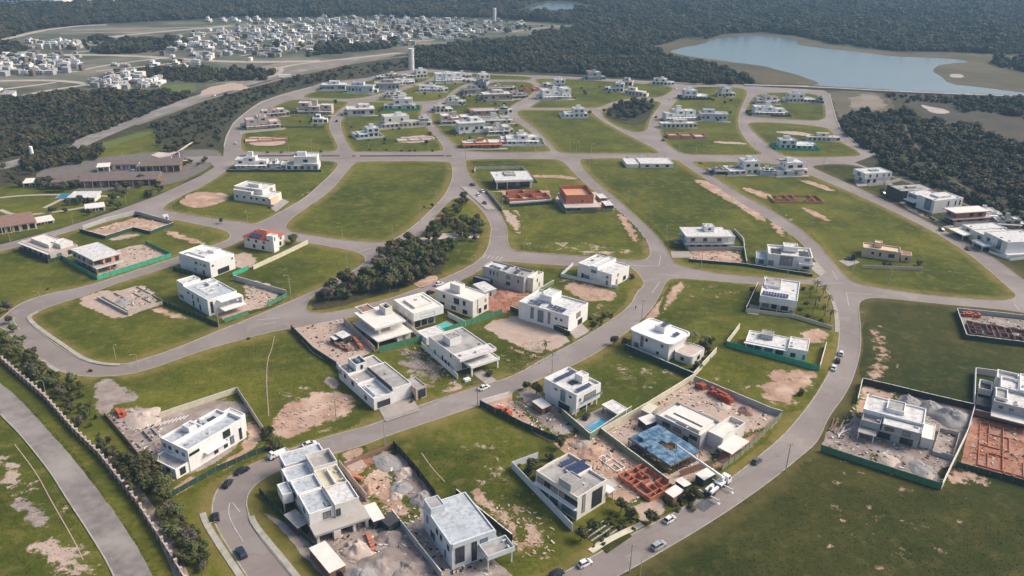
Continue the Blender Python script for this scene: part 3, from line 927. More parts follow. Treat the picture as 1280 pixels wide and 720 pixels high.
class House:
    """origin at the near ground corner, x along the front (outward normal -y), y towards the back"""
    def __init__(s, label, P0, P1, P2, H, name='white_house', cat='house', group=None, z0=BZ, wall='white', roof='roof_white'):
        a, b, c = G(P0, z0 + H), G(P1, z0 + H), G(P2, z0 + H)
        u, v = b - a, c - a
        s.w, s.d = u.length, v.length
        ang = .5 * (math.atan2(u.y, u.x) + math.atan2(v.y, v.x) - math.pi / 2)
        s.rz = ang
        s.root = empty(name, (a.x, a.y, z0), ang, label=label, cat=cat, group=group)
        s.H, s.wall, s.roofm = H, wall, roof
        s.blk = None
        s.last = None
        s.roofs = []
        ALLH.append(s)

    def X(s, f):
        return f * s.w

    def Y(s, f):
        return f * s.d

    def block(s, x0=0, x1=1, y0=0, y1=1, z0=0, z1=None, wall=None, roof=None, par=.55, t=.22, name='wall', metric=False):
        z1 = s.H if z1 is None else z1
        wall, roof = wall or s.wall, roof or s.roofm
        if not metric:
            x0, x1, y0, y1 = s.X(x0), s.X(x1), s.Y(y0), s.Y(y1)
        mb = MB()
        o = [(x0, y0), (x1, y0), (x1, y1), (x0, y1)]
        i_ = [(x0 + t, y0 + t), (x1 - t, y0 + t), (x1 - t, y1 - t), (x0 + t, y1 - t)]
        zb = z1 - par
        for k in range(4):
            a, b = o[k], o[(k + 1) % 4]
            c, d = i_[k], i_[(k + 1) % 4]
            mb.face([(*a, z0 - .3 if z0 == 0 else z0), (*b, z0 - .3 if z0 == 0 else z0), (*b, z1), (*a, z1)])
            mb.face([(*a, z1), (*b, z1), (*d, z1), (*c, z1)])
            mb.face([(*c, z1), (*d, z1), (*d, zb - .15), (*c, zb - .15)])
        if z0 > 0:
            mb.face([(*o[3], z0), (*o[2], z0), (*o[1], z0), (*o[0], z0)])
        wo = mb.obj(name, wall, s.root)
        rb = MB()
        rb.box(x0 + t - .01, x1 - t + .01, y0 + t - .01, y1 - t + .01, zb - .12, zb)
        rb.obj("roof", roof, wo)
        s.blk = (x0, x1, y0, y1, z0, z1)
        s.last = wo
        if (x1 - x0) * (y1 - y0) > 22 and z1 > 3 and par > .1:
            s.roofs.append((x0 + t, x1 - t, y0 + t, y1 - t, zb))
        return s

    def box(s, x0, x1, y0, y1, z0, z1, mat=None, name='canopy', parent=None):
        mb = MB()
        mb.box(s.X(x0), s.X(x1), s.Y(y0), s.Y(y1), z0, z1)
        return mb.obj(name, mat or s.wall, parent or s.root)

    def win(s, face, a, z, w=1.4, h=1.2, fm='dark_metal', pm='pane', name='window'):
        x0, x1, y0, y1, z0, z1 = s.blk
        if pm == 'pane':
            pm = rnd.choice(('pane', 'pane', 'pane', 'pane', 'curtain', 'glass_blue'))
        f, p = win_meshes(w, h, fm, pm)
        if face == 'F':
            loc, r = (x0 + a * (x1 - x0), y0 - .004, z), 0
        elif face == 'B':
            loc, r = (x0 + a * (x1 - x0), y1 + .004, z), math.pi
        elif face == 'L':
            loc, r = (x0 - .004, y0 + a * (y1 - y0), z), -math.pi / 2
        else:
            loc, r = (x1 + .004, y0 + a * (y1 - y0), z), math.pi / 2
        o = link(name, f, s.root, loc, r)
        link("pane", p, o)
        return s

    def wins(s, face, fr, z, w=1.4, h=1.2, **k):
        for a in fr:
            s.win(face, a, z, w, h, **k)
        return s

    def tank(s, x0, x1, y0, y1, z0, z1, mat=None, roof=None):
        s_blk = s.blk
        s.block(x0, x1, y0, y1, z0, z1, wall=mat, roof=roof, par=.25, name='water_tank_tower')
        s.blk = s_blk
        return s

    def solar(s, x, y, nx, ny, z, pw=1.0, ph=1.7, rot=0):
        """solar_array part; every panel is a part of its own under it"""
        fr = MB()
        W, D = nx * (pw + .08), ny * (ph + .08)
        fr.bar((0, .2, 0), (W, .2, 0), .06)
        fr.bar((0, D - .2, .35), (W, D - .2, .35), .06)
        for q in (0, W):
            fr.bar((q, D - .2, -.35), (q, D - .2, .35), .06)
            fr.bar((q, .2, -.35), (q, .2, 0), .06)
        o = fr.obj("solar_array", "grey_wall", s.root, loc=(s.X(x), s.Y(y), z + .4), rz=rot)
        key = ("sol", pw, ph)
        if key not in WIN:
            p = MB()
            p.box(.02, pw - .02, .02, ph - .02, 0, .04)
            WIN[key] = p.mesh("solar_panel", "solar")
        for i in range(nx):
            for j in range(ny):
                q = link("solar_panel", WIN[key], o, (i * (pw + .08), j * (ph + .08), .06 + .35 * (j * (ph + .08)) / max(D, 1)))
                q.rotation_euler = (math.atan2(.35, D), 0, 0)
        return s

    def col(s, x, y, z1, r=.15, z0=0, mat=None, name='column'):
        mb = MB()
        mb.box(s.X(x) - r, s.X(x) + r, s.Y(y) - r, s.Y(y) + r, z0, z1)
        mb.obj(name, mat or s.wall, s.root)
        return s

    def slabband(s, x0, x1, y0, y1, z, h=.35, mat=None, name='balcony_slab'):
        s.box(x0, x1, y0, y1, z, z + h, mat, name)
        return s


def wall_run(label, pts, h=2.2, mat='net_dark', name='boundary_wall', post=None, bay=3.2, t=.14, z0=BZ, parts=True, cat=None, cap=None, kindname='wall_panel'):
    """free-standing wall or site netting: a post every bay and a panel between each pair"""
    P = [G(p, z0) for p in pts]
    o0 = P[0]
    root = empty(name, tuple(o0), label=label, cat=cat or ('fence' if 'fence' in name or 'netting' in name else 'wall'))
    postm = MB()
    postm.box(-.09, .09, -.09, .09, -.2, h + .12)
    pm = postm.mesh("post", post or mat)
    cache = {}
    for a, b in zip(P, P[1:]):
        L = (b - a).length
        n = max(1, round(L / bay)) if parts else 1
        ang = math.atan2(b.y - a.y, b.x - a.x)
        l = L / n
        key = round(l, 2)
        mb = MB()
        hh = h
        mb.box(.09, l - .09, -t / 2, t / 2, -.25, hh)
        me = mb.mesh(kindname, mat)
        for i in range(n):
            q = a.lerp(b, i / n) - o0
            sag = rnd.uniform(-.05, .05)
            w = link(kindname, me, root, (q.x, q.y, sag), ang)
            link("post", pm, root, tuple(q), ang)
            if cap:
                cb = MB()
                cb.box(.09, l - .09, -t / 2 - .05, t / 2 + .05, hh - .003, hh + .08)
                link("coping", cb.mesh("coping", cap), w)
        if b is P[-1]:
            link("post", pm, root, tuple(b - o0), ang)
    return root


def pile(label, px, r, h, mat='sand_pile', name='sand_pile', squash=1.0, seed=0, cat='pile'):
    mb = MB()
    nr, ns = 13, 30
    ctr = G(px)
    for i in range(nr + 1):
        f = i / nr
        for j in range(ns):
            a = 2 * math.pi * j / ns
            rr = r * 1.1 * f * (1 + .55 * noise.noise(Vector((math.cos(a) * 1.3, math.sin(a) * 1.3, seed * 3.1))))
            qx, qy = math.cos(a) * f, math.sin(a) * f
            z = h * (1 - f) ** .8 * (1 + .55 * noise.noise(Vector((qx * 2.2, qy * 2.2, seed * 1.7))) + .28 * noise.noise(Vector((qx * 6, qy * 6, seed * 2.7)))) if f < 1 else -.12
            mb.v.append((math.cos(a) * rr, math.sin(a) * rr * squash, z))
    for i in range(nr):
        for j in range(ns):
            k = (j + 1) % ns
            mb.f.append((i * ns + j, (i + 1) * ns + j, (i + 1) * ns + k, i * ns + k))
            mb.m.append(0)
    mb.f.append(tuple(range(ns)))
    mb.m.append(0)
    me = mb.mesh(name, mat, smooth=True)
    fixn(me)
    o = link(name, me, None, tuple(ctr), seed)
    return tag(o, label, cat)


def brick_stack(label, a, b, w=1.1, h=1.3, mat='brick_red', seed=0, group=None):
    """a row of packs of hollow bricks, each pack a part"""
    A, B = G(a), G(b)
    L = (B - A).length
    ang = math.atan2(B.y - A.y, B.x - A.x)
    root = empty("brick_stack", tuple(A), ang, label=label, cat="brick stack", group=group)
    rr = random.Random(seed)
    n = max(1, round(L / 1.15))
    for row in range(2 if w > 1.6 else 1):
        for i in range(n):
            hh = h * rr.choice((.55, .8, 1, 1, 1, 1.15))
            mb = MB()
            lv = max(2, int(hh / .2))
            for k in range(lv):
                dx = rr.uniform(0, .03)
                mb.box(.03 + dx, 1.05 + dx, .02, min(w, 1.05), k * hh / lv + .012 * (k > 0), (k + 1) * hh / lv)
            mb.obj("brick_pack", mat, root, loc=(i * 1.15, row * 1.12, 0), rz=rr.uniform(-.05, .05))
    return root


def shed(label, P0, P1, P2, H=2.5, wall='net_dark', roof='offwhite', cat='site hut', name='site_hut'):
    h = House(label, P0, P1, P2, H, name=name, cat=cat, wall=wall, roof=roof)
    mb = MB()
    mb.box(0, h.w, 0, h.d, -.2, H)
    mb.obj("wall", wall, h.root)
    mb = MB()
    mb.hexa([(-.15, -.15, H), (h.w + .15, -.15, H), (h.w + .15, h.d + .15, H + .25), (-.15, h.d + .15, H + .25),
             (-.15, -.15, H + .07), (h.w + .15, -.15, H + .07), (h.w + .15, h.d + .15, H + .32), (-.15, h.d + .15, H + .32)])
    rf = mb.obj("roof", roof, h.root)
    h.blk = (0, h.w, 0, h.d, 0, H)
    if h.w > 2:
        dm = MB()
        dm.box(h.w * .5 - .4, h.w * .5 + .4, -.05, .03, 0, 2.0)
        dm.obj("door", "dark_metal", h.root)
    return h


# ------------------------------------------------------------ trees
def crown_mesh(name, mat, seed, r=1.0, hz=.85, lobes=9, leaves=900, size=.13, core=True):
    rr = random.Random(seed)
    L = []
    for i in range(lobes):
        a = rr.uniform(0, 6.283)
        q = rr.uniform(0, .62) * r
        zz = rr.uniform(-.35, .55) * hz * r
        L.append((Vector((math.cos(a) * q, math.sin(a) * q, zz)), rr.uniform(.28, .46) * r))
    L.append((Vector((0, 0, .1 * r)), .5 * r))
    mb = MB()
    for c, lr in L:
        n = int(leaves / len(L) * (lr / (.38 * r)) ** 2)
        for _ in range(n):
            d = Vector((rr.gauss(0, 1), rr.gauss(0, 1), rr.gauss(0, 1) + .25)).normalized()
            p = c + d * lr * rr.uniform(.72, 1.12)
            p.z *= 1
            nrm = (d + Vector((rr.uniform(-.7, .7), rr.uniform(-.7, .7), rr.uniform(-.4, .8)))).normalized()
            t = nrm.orthogonal().normalized()
            t.rotate(Matrix.Rotation(rr.uniform(0, 6.28), 3, nrm))
            b = nrm.cross(t)
            s = size * r * rr.uniform(.6, 1.3)
            mb.face([p - t * s - b * s * .5, p + t * s * .6 - b * s * .7, p + t * s + b * s * .5, p - t * s * .5 + b * s * .8])
        if core:
            rings = []
            for i, (f, zz) in enumerate(((.45, -.6), (.72, 0), (.45, .6))):
                k = len(mb.v)
                for j in range(6):
                    a = 6.283 * j / 6 + i * .5
                    mb.v.append(tuple(c + Vector((math.cos(a) * f * lr, math.sin(a) * f * lr, zz * lr))))
                rings.append(k)
            for a, b in zip(rings, rings[1:]):
                for j in range(6):
                    mb.f.append((a + j, a + (j + 1) % 6, b + (j + 1) % 6, b + j))
                    mb.m.append(0)
            mb.f.append(tuple(range(rings[-1], rings[-1] + 6)))
            mb.m.append(0)
    return mb.mesh(name, mat)


CR = {}
for mt in ("leaf", "leaf_dark", "leaf_forest", "leaf_light", "leaf_grey"):
    CR[mt] = [crown_mesh("crown", mt, hash_ + 11, leaves=650 if mt != "leaf_forest" else 300, size=.11 if mt != "leaf_forest" else .16) for hash_ in range(3)]
TR = []
for k in range(3):
    mb = MB()
    rr = random.Random(k)
    mb.tube([(0, 0, -.3), (.05, .03, .5), (.02, .08, 1.0)], [.09, .06, .045], 6)
    for j in range(4):
        a = j * 1.6 + rr.random()
        mb.tube([(.03, .05, .7 + .08 * j), (math.cos(a) * .25, math.sin(a) * .25, 1.1 + .1 * j), (math.cos(a) * .5, math.sin(a) * .5, 1.35 + .1 * j)], [.035, .022, .01], 4)
    TR.append(mb.mesh("trunk", "bark"))


def tree(px, r, mt="leaf", label="", group=None, tall=1.0, name="tree", z0=BZ, cat="tree"):
    p = G(px, z0)
    o = empty(name, tuple(p), rnd.uniform(0, 6.28), label=label, cat=cat, group=group)
    th = r * .75 * tall
    t = link("trunk", rnd.choice(TR), o)
    t.scale = (r, r, th)
    c = link("crown", rnd.choice(CR[mt]), o, (0, 0, th + r * .45))
    c.scale = (r, r, r * rnd.uniform(.85, 1.05))
    return o


def bush(px, r, mt="leaf", label="", group=None, z0=BZ, name="bush", sz=.75):
    p = G(px, z0)
    o = link(name, rnd.choice(CR[mt]), None, (p.x, p.y, z0 + r * .35), rnd.uniform(0, 6.28))
    o.scale = (r, r, r * sz)
    return tag(o, label, "bush", group)


PALM = {}


def palm_meshes():
    if PALM:
        return PALM
    fr = MB()
    n = 7
    W = []
    for i in range(n + 1):
        f = i / n
        W.append((Vector((f * 2.4, 0, .9 * f - 1.9 * f * f)), .34 * math.sin(math.pi * min(1, f * .85 + .12)) + .02))
    for i in range(n):
        (a, wa), (b, wb) = W[i], W[i + 1]
        for sgn in (-1, 1):
            fr.face([a, b, b + Vector((.12, sgn * wb, -.14)), a + Vector((.12, sgn * wa, -.14))])
    PALM["frond"] = fr.mesh("frond", "palm_leaf")
    t = MB()
    t.tube([(0, 0, -.3), (.08, 0, .5), (.04, .03, 1.0)], [.17, .13, .11], 7)
    PALM["trunk"] = t.mesh("trunk", "bark")
    return PALM


def palm(px, h, label, group=None, s=1.0, z0=BZ, n=13):
    pm = palm_meshes()
    p = G(px, z0)
    o = empty("palm_tree", tuple(p), rnd.uniform(0, 6), label=label, cat="palm tree", group=group)
    t = link("trunk", pm["trunk"], o)
    t.scale = (s, s, h)
    for i in range(n):
        f = link("frond", pm["frond"], o, (.04, .03, h))
        f.rotation_euler = (0, rnd.uniform(-.65, .35), 6.283 * i / n + rnd.uniform(-.15, .15))
        f.scale = (s * rnd.uniform(.85, 1.1),) * 3
    return o


# ------------------------------------------------------------ cars
CAR = {}


def car_proto(kind, paint):
    key = (kind, paint)
    if key in CAR:
        return CAR[key]
    #            x, half width, belt height, sill
    if kind == 'hatch':
        st = [(-1.95, .72, .62, .38), (-1.88, .80, .86, .24), (-1.35, .86, .93, .2), (0, .88, .90, .2), (.95, .87, .88, .2), (1.7, .80, .72, .22), (1.95, .66, .58, .36)]
        gh = [(-1.80, .70, .92), (-1.35, .62, 1.42), (-.6, .63, 1.49), (.25, .62, 1.45), (1.15, .72, .90)]
    elif kind == 'suv':
        st = [(-2.2, .76, .72, .42), (-2.14, .86, 1.0, .28), (-1.5, .92, 1.05, .26), (0, .93, 1.04, .26), (1.05, .92, 1.04, .26), (1.95, .86, .92, .28), (2.2, .70, .70, .42)]
        gh = [(-2.08, .76, 1.04), (-1.75, .68, 1.58), (-.6, .69, 1.68), (.35, .68, 1.62), (1.2, .80, 1.05)]
    else:
        st = [(-2.2, .70, .62, .38), (-2.1, .80, .88, .26), (-1.3, .87, .93, .2), (0, .88, .90, .2), (.95, .87, .88, .2), (1.95, .80, .74, .22), (2.2, .66, .58, .36)]
        gh = [(-1.75, .72, .92), (-1.0, .62, 1.38), (-.4, .63, 1.44), (.3, .62, 1.40), (1.2, .72, .90)]
    body = MB()
    prof = []
    for x, w, zb, zs in st:
        k = len(body.v)
        for y, z in ((-w, zs), (-w * 1.0, (zs + zb) / 2), (-w * .93, zb - .03), (-w * .80, zb), (w * .80, zb), (w * .93, zb - .03), (w, (zs + zb) / 2), (w, zs)):
            body.v.append((x, y, z))
        prof.append(k)
    for a, b in zip(prof, prof[1:]):
        for j in range(7):
            body.f.append((a + j, b + j, b + j + 1, a + j + 1))
            body.m.append(0)
        body.f.append((a + 7, b + 7, b, a))
        body.m.append(0)
    for k in (prof[0], prof[-1]):
        body.f.append(tuple(range(k, k + 8)))
        body.m.append(0)
    me = body.mesh("car_body", paint)
    fixn(me)
    proto = [("body", me, None)]
    g = MB()
    rows = []
    for x, w, z in gh:
        k = len(g.v)
        g.v += [(x, -w, z), (x, w, z)]
        rows.append(k)
    base = [(x, w) for x, w, z in gh]
    zb = gh[0][2] - .02
    for a, b in zip(rows, rows[1:]):
        g.f.append((a, b, b + 1, a + 1))
        g.m.append(0)
    k0 = len(g.v)
    for x, w, z in gh:
        g.v += [(x, -(gh[0][1] + .06), zb), (x, (gh[0][1] + .06), zb)]
    for i in range(len(gh) - 1):
        a, b, c, d = rows[i], rows[i + 1], k0 + 2 * i, k0 + 2 * (i + 1)
        g.f.append((a, c, d, b))
        g.f.append((a + 1, b + 1, d + 1, c + 1))
        g.m += [0, 0]
    me = g.mesh("car_windows", "pane")
    fixn(me)
    proto.append(("windows", me, None))
    rf = MB()
    r0, r1, r2 = gh[1], gh[2], gh[3]
    for a, b in ((r0, r1), (r1, r2)):
        rf.hexa([(a[0], -a[1] - .01, a[2] - .04), (b[0], -b[1] - .01, b[2] - .04), (b[0], b[1] + .01, b[2] - .04), (a[0], a[1] + .01, a[2] - .04),
                 (a[0], -a[1] + .04, a[2] + .03), (b[0], -b[1] + .04, b[2] + .03), (b[0], b[1] - .04, b[2] + .03), (a[0], a[1] - .04, a[2] + .03)])
    for s_ in (-1, 1):                                  # pillars
        for i, j in ((1, 0), (2, 2), (3, 4)):
            ya, yb = gh[i][1] * s_, (gh[0][1] + .055) * s_ if j != 2 else (gh[0][1] + .055) * s_
            rf.bar((gh[i][0], ya, gh[i][2]), (gh[j][0] * (1 if j != 2 else 1), yb, gh[j][2] if j != 2 else zb), .07)
    proto.append(("roof", rf.mesh("car_roof", paint), None))
    wx = (st[0][0] + .72, st[-1][0] - .78)
    w = MB()
    w.tube([(0, -.11, 0), (0, .11, 0)], [.32, .32], 14)
    wm = w.mesh("tyre", "tyre")
    rm_ = MB()
    rm_.tube([(0, -.12, 0), (0, .12, 0)], [.19, .19], 10)
    rmm = rm_.mesh("rim", "car_silver")
    hl = MB()
    hl.box(-.03, .03, -.16, .16, -.06, .06)
    hlm, tlm = hl.mesh("headlight", "roof_white"), hl.mesh("taillight", "lamp_red")
    CAR[key] = (proto, wx, st, wm, rmm, hlm, tlm)
    return CAR[key]


def car(label, px, head, paint='car_white', kind='hatch', group=None, z=.304, cat='car'):
    proto, wx, st, wm, rmm, hlm, tlm = car_proto(kind, paint)
    p, q = G(px, z), G((px[0] + head[0], px[1] + head[1]), z)
    o = empty("parked_car", tuple(p), math.atan2(q.y - p.y, q.x - p.x), label=label, cat=cat, group=group)
    for nm, me, _ in proto:
        link(nm, me, o)
    for x in wx:
        for y in (-1, 1):
            w = link("wheel", wm, o, (x, y * st[3][1] - y * .1, .32))
            link("rim", rmm, w)
    for y in (-1, 1):
        link("headlight", hlm, o, (st[-1][0] - .10, y * .52, .66))
        link("taillight", tlm, o, (st[0][0] + .03, y * .56, .78))
    return o


# ------------------------------------------------------------ poles
def pole_proto():
    p = MB()
    p.tube([(0, 0, -.3), (0, 0, 4.5), (0, 0, 9)], [.17, .135, .10], 7)
    a = MB()
    a.box(-1.0, 1.0, -.06, .06, -.06, .06)
    i_ = MB()
    i_.tube([(0, 0, .06), (0, 0, .26)], [.05, .035], 6)
    l = MB()
    l.tube([(0, 0, 0), (0, -.8, .35), (0, -1.8, .5)], [.035, .03, .03], 5)
    l.box(-.11, .11, -2.3, -1.75, .45, .56)
    return p.mesh("pole_shaft", "pole"), a.mesh("crossarm", "pole"), i_.mesh("insulator", "dark_wall"), l.mesh("lamp_arm", "pole")


PP = pole_proto()


def utility_pole(px, label, rz=0, h=9.0, lamp=True, z0=BZ, group=None):
    o = empty("utility_pole", tuple(G(px, z0)), rz, label=label, cat="pole", group=group)
    s = link("shaft", PP[0], o)
    s.scale.z = h / 9
    a = link("crossarm", PP[1], o, (0, .12, h - .35))
    for x in (-.85, 0, .85):
        link("insulator", PP[2], a, (x, 0, 0))
    if lamp:
        link("lamp_arm", PP[3], o, (0, 0, h - 2.2))
    return o


lp = MB()
lp.tube([(0, 0, -.3), (0, 0, 3), (0, 0, 6.0), (0, -.25, 6.5), (0, -.9, 6.8), (0, -1.5, 6.85)], [.09, .075, .06, .055, .05, .045], 6)
LPM = lp.mesh("lamp_shaft", "lamp_pole")
lh = MB()
lh.hexa([(-.14, -2.2, 6.78), (.14, -2.2, 6.78), (.11, -1.45, 6.80), (-.11, -1.45, 6.80), (-.12, -2.15, 6.90), (.12, -2.15, 6.90), (.09, -1.45, 6.93), (-.09, -1.45, 6.93)])
LHM = lh.mesh("lamp_head", "lamp_pole")


def lamp_post(px, label, rz=0, h=6.8, z0=BZ, group=None):
    o = empty("street_lamp", tuple(G(px, z0)), rz, label=label, cat="street lamp", group=group)
    a = link("post", LPM, o)
    b = link("lamp_head", LHM, o)
    a.scale.z = b.scale.z = h / 6.8
    return o
# ------------------------------------------------------------ houses
class HouseW(House):
    def __init__(s, label, a, w, d, rz, H, name='white_house', cat='house', group=None, wall='white', roof='roof_white', z0=BZ):
        s.w, s.d, s.rz, s.H, s.wall, s.roofm, s.blk, s.last = w, d, rz, H, wall, roof, None, None
        s.roofs = []
        ALLH.append(s)
        s.root = empty(name, (a.x, a.y, z0), rz, label=label, cat=cat, group=group)


def maze(label, P0, P1, P2, nx, ny, h=1.1, mat='brick_red', t=.18, seed=1, keep=.75, name='brick_foundation', cat='foundation', piece='low_wall', z0=BZ, slab=None):
    """unfinished room walls: every wall stretch is a part"""
    H = House(label, P0, P1, P2, 0, name=name, cat=cat, z0=z0)
    rr = random.Random(seed)
    xs = [0] + sorted((i + rr.uniform(-.25, .25)) / nx for i in range(1, nx)) + [1]
    ys = [0] + sorted((i + rr.uniform(-.25, .25)) / ny for i in range(1, ny)) + [1]
    for i in range(len(xs)):
        for j in range(len(ys) - 1):
            if rr.random() < (keep if 0 < i < nx else .95):
                mb = MB()
                hh = h * rr.uniform(.75, 1.15)
                x = H.X(xs[i])
                mb.box(x - t / 2, x + t / 2, H.Y(ys[j]) + t / 2, H.Y(ys[j + 1]) - t / 2, -.1, hh)
                mb.obj(piece, mat, H.root)
    for j in range(len(ys)):
        for i in range(len(xs) - 1):
            if rr.random() < (keep if 0 < j < ny else .95):
                mb = MB()
                hh = h * rr.uniform(.75, 1.15)
                y = H.Y(ys[j])
                mb.box(H.X(xs[i]) - t / 2, H.X(xs[i + 1]) - t / 2 + .004, y - t / 2, y + t / 2, -.1, hh)
                mb.obj(piece, mat, H.root)
    if slab:
        mb = MB()
        mb.box(.2, H.w - .2, .2, H.d - .2, -.05, .06)
        mb.obj("floor_slab", slab, H.root)
    return H


def parapet_ring(h, x0, x1, y0, y1, z0, z1, mat, t=.2):
    h.block(x0, x1, y0, y1, z0, z1, wall=mat, par=z1 - z0 - .05, t=t, name="terrace_parapet")


# --- lower left: long white house with stepped blue-grey roof terraces
h = House("long white house with blue-grey sunken roof terraces in the lower left walled lot", (234,562), (301,519), (201,543), 7.4, wall='white', roof='roof_blue')
h.block(0, 1, 0, .55, 0, 7.0, roof='roof_blue', par=1.1, t=.5)
h.wins('F', (.10,), 5.3, 3.2, .7).wins('F', (.45, .62, .74), 2.2, 1.2, 2.4).win('F', .9, 2.6, .8, 3.6).win('F', .66, 5.2, 2.4, 2.2)
h.wins('L', (.3, .7), 5.0, 1.0, .9)
h.block(.02, .55, .55, 1.0, 0, 6.6, roof='roof_blue', par=.7, t=.3)
h.wins('L', (.3, .7), 4.6, 1.1, 1.0).win('L', .5, 1.8, 1.2, 1.8)
h.block(.55, .98, .55, .95, 0, 6.3, roof='roof_blue', par=.7, t=.3).wins('B', (.3, .7), 4.3, 1.2, 1.2)
h.block(-.22, 0, .02, .85, 0, 3.3, roof='roof_grey', par=.5, t=.3)
h.wins('F', (.5,), 1.7, 1.6, 2.0).wins('L', (.3, .7), 1.8, 1.5, 1.6)
h.block(1.003, 1.13, .22, .75, 0, 6.0, wall='white', roof='roof_white', par=.3).win('F', .5, 3.2, .8, 2.5)
h.tank(.33, .46, .62, .86, 6.0, 8.0)
h.box(.25, .62, -.12, 0, 3.3, 3.6, 'white', 'balcony_slab')
h.box(.02, .5, .56, .60, 5.97, 6.6, 'roof_blue', 'roof_beam')
h.box(.62, .655, .56, .94, 5.66, 6.3, 'roof_blue', 'roof_beam')
h.box(.72, .84, .7, .8, 5.61, 5.9, 'dark_wall', 'skylight')

# --- bottom: grey-roofed house
h = House("large pale house with broad stained roof slab and tall glazed front beside sand heaps", (571,692), (629,675), (522,634), 7.2, wall='wall_bluewhite', roof='roof_blue')  # grey-blue shade of the left side put into the whole wall colour
h.block(0, 1, .14, 1, 0, 7.2, roof='roof_blue', par=.35, t=.3)
h.wins('L', (.12, .36, .5), 5.2, .9, 1.3).wins('L', (.22, .62, .70), 2.0, .8, 2.0).wins('L', (.85,), 4.6, .7, 1.8)
h.win('F', .18, 3.9, 2.2, 4.6).win('F', .5, 3.4, 1.2, 5.6).win('F', .72, 5.6, 1.8, 1.2)
h.tank(.02, .34, .78, 1.0, 6.8, 9.0, roof='roof_grey')
h.block(.60, 1.22, -.10, .14, 3.6, 5.0, roof='roof_grey', par=1.0, t=.18, name='balcony')
h.col(1.18, -.07, 3.6).col(.64, -.07, 3.6).col(1.18, .10, 3.6)
h.block(1.003, 1.12, .2, .95, 0, 3.4, wall='grey_wall', roof='roof_grey', par=.3)
h.box(.02, .98, .135, .16, 6.2, 7.6, 'wall_bluewhite', 'parapet')

# --- multi-terrace white house on a concrete deck
h = House("unfinished white house with many sunken roof terraces standing on a concrete deck above sand heaps", (386,640), (449,622), (350,587), 7.3, wall='white', roof='roof_blue')
h.block(-.02, 1.1, -.22, .62, 2.7, 3.3, wall='concrete', roof='concrete', par=.02, name='deck')
for x, y in ((.05, -.18), (.42, -.18), (.78, -.18), (1.04, -.18), (1.04, .3), (.02, .3)):
    h.col(x, y, 2.7, r=.35 if x != .42 else .9, mat='offwhite')
h.block(.02, 1.0, .15, .95, 0, 3.3, wall='concrete', roof='concrete')
h.win('F', .5, 1.6, 5, 2.2).wins('L', (.3, .7), 1.6, 2, 1.8)
h.block(0, .50, 0, .42, 3.31, 6.6, roof='roof_blue', par=.75, t=.3)
h.wins('F', (.7,), 4.7, 1.8, 1.8).wins('L', (.5,), 4.9, 1.6, 1.0)
h.block(.503, 1.0, -.03, .36, 3.31, 7.3, wall='offwhite', roof='roof_white', par=.5, t=.25).win('F', .12, 4.8, 1.0, 2.0)
h.block(.503, 1.0, .36, .78, 3.31, 7.0, wall='offwhite', roof='roof_cream', par=.9, t=.25)
h.block(-.02, .5, .42, .74, 3.31, 6.9, roof='roof_blue', par=.8, t=.3).wins('L', (.3, .7), 5, 1.5, 1.2)
h.block(.503, 1.02, .78, 1.12, 3.31, 7.9, wall='offwhite', roof='roof_grey', par=1.5, t=.25).win('F', .35, 5.6, .9, 1.7)
h.block(-.05, .5, .74, 1.05, 0, 6.6, roof='roof_blue', par=.8, t=.3).wins('L', (.5,), 5, 1.5, 1.2).win('L', .5, 1.6, 2, 1.6)
h.block(.06, .95, 1.121, 1.42, 0, 6.2, roof='roof_blue', par=.6, t=.3).wins('L', (.5,), 4.4, 1.5, 1.2)
h.block(-.26, -.053, .55, .8, 3.0, 6.0, par=.4).col(-.24, .58, 3.0)
h.box(.75, .77, .40, .75, 6.15, 7.1, 'white', 'roof_beam')
shed("grey-roofed site hut on the dark side of the deck house near the kerb", (372,660), (386,653), (355,645), 2.6, 'dark_wall', 'roof_grey')
shed("long narrow pale-roofed site hut at the edge of the sand yard by the sidewalk", (412,716), (430,705), (393,684), 2.6, 'wood', 'offwhite')
shed("short pale-roofed dark container between two sand heaps and the lot wall", (467,652), (480,647), (457,633), 2.6, 'dark_wall', 'offwhite', cat='container', name='site_container')
shed("small dark hut end against the concrete wall beside the pale-roofed container", (486,658), (496,648), (479,647), 2.2, 'net_dark', 'dark_wall')
pile("long pale sand heap in front of the deck house", (445,688), 3.6, 2.2, 'sand_pale', seed=1)
pile("broad grey heap in the middle of the sand yard", (478,706), 5.5, 1.6, 'grey_dirt', seed=2)
pile("dark grey gravel heap at the bottom of the sand yard", (452,722), 4.0, 2.0, 'gravel_grey', seed=3)
pile("lumpy grey soil heap near the lot wall at the bottom", (510,712), 3.8, 1.8, 'grey_dirt', seed=4)
pile("small brown heap beside the orange bricks in the sand yard", (488,672), 3.2, 1.3, 'grey_dirt', seed=5)
pile("round dark gravel heap by the black fence near the long house", (527,625), 3.0, 2.1, 'gravel_grey', name='gravel_pile', seed=6)
pile("wide grey mound in the upper part of the fenced dirt lot", (484,578), 4.2, 1.2, 'gravel_grey', seed=7)
pile("pale sand mound in the middle of the fenced dirt lot", (505,592), 2.4, 1.8, 'sand_pale', seed=8)
pile("grey ring-shaped mound below the pale sand mound in the dirt lot", (500,610), 2.8, 1.2, 'gravel_grey', seed=9)
pile("orange-brown soil heap beside the retaining wall in the dirt lot", (461,612), 2.6, 1.6, 'dirt', name='soil_pile', seed=10)
pile("small pale mound near the lower end of the dirt lot", (495,621), 1.8, 1.1, 'sand_pale', seed=11)
brick_stack("orange brick stack lying in the middle of the sand yard", (470,690), (462,668), 1.1, 1.0, seed=3)

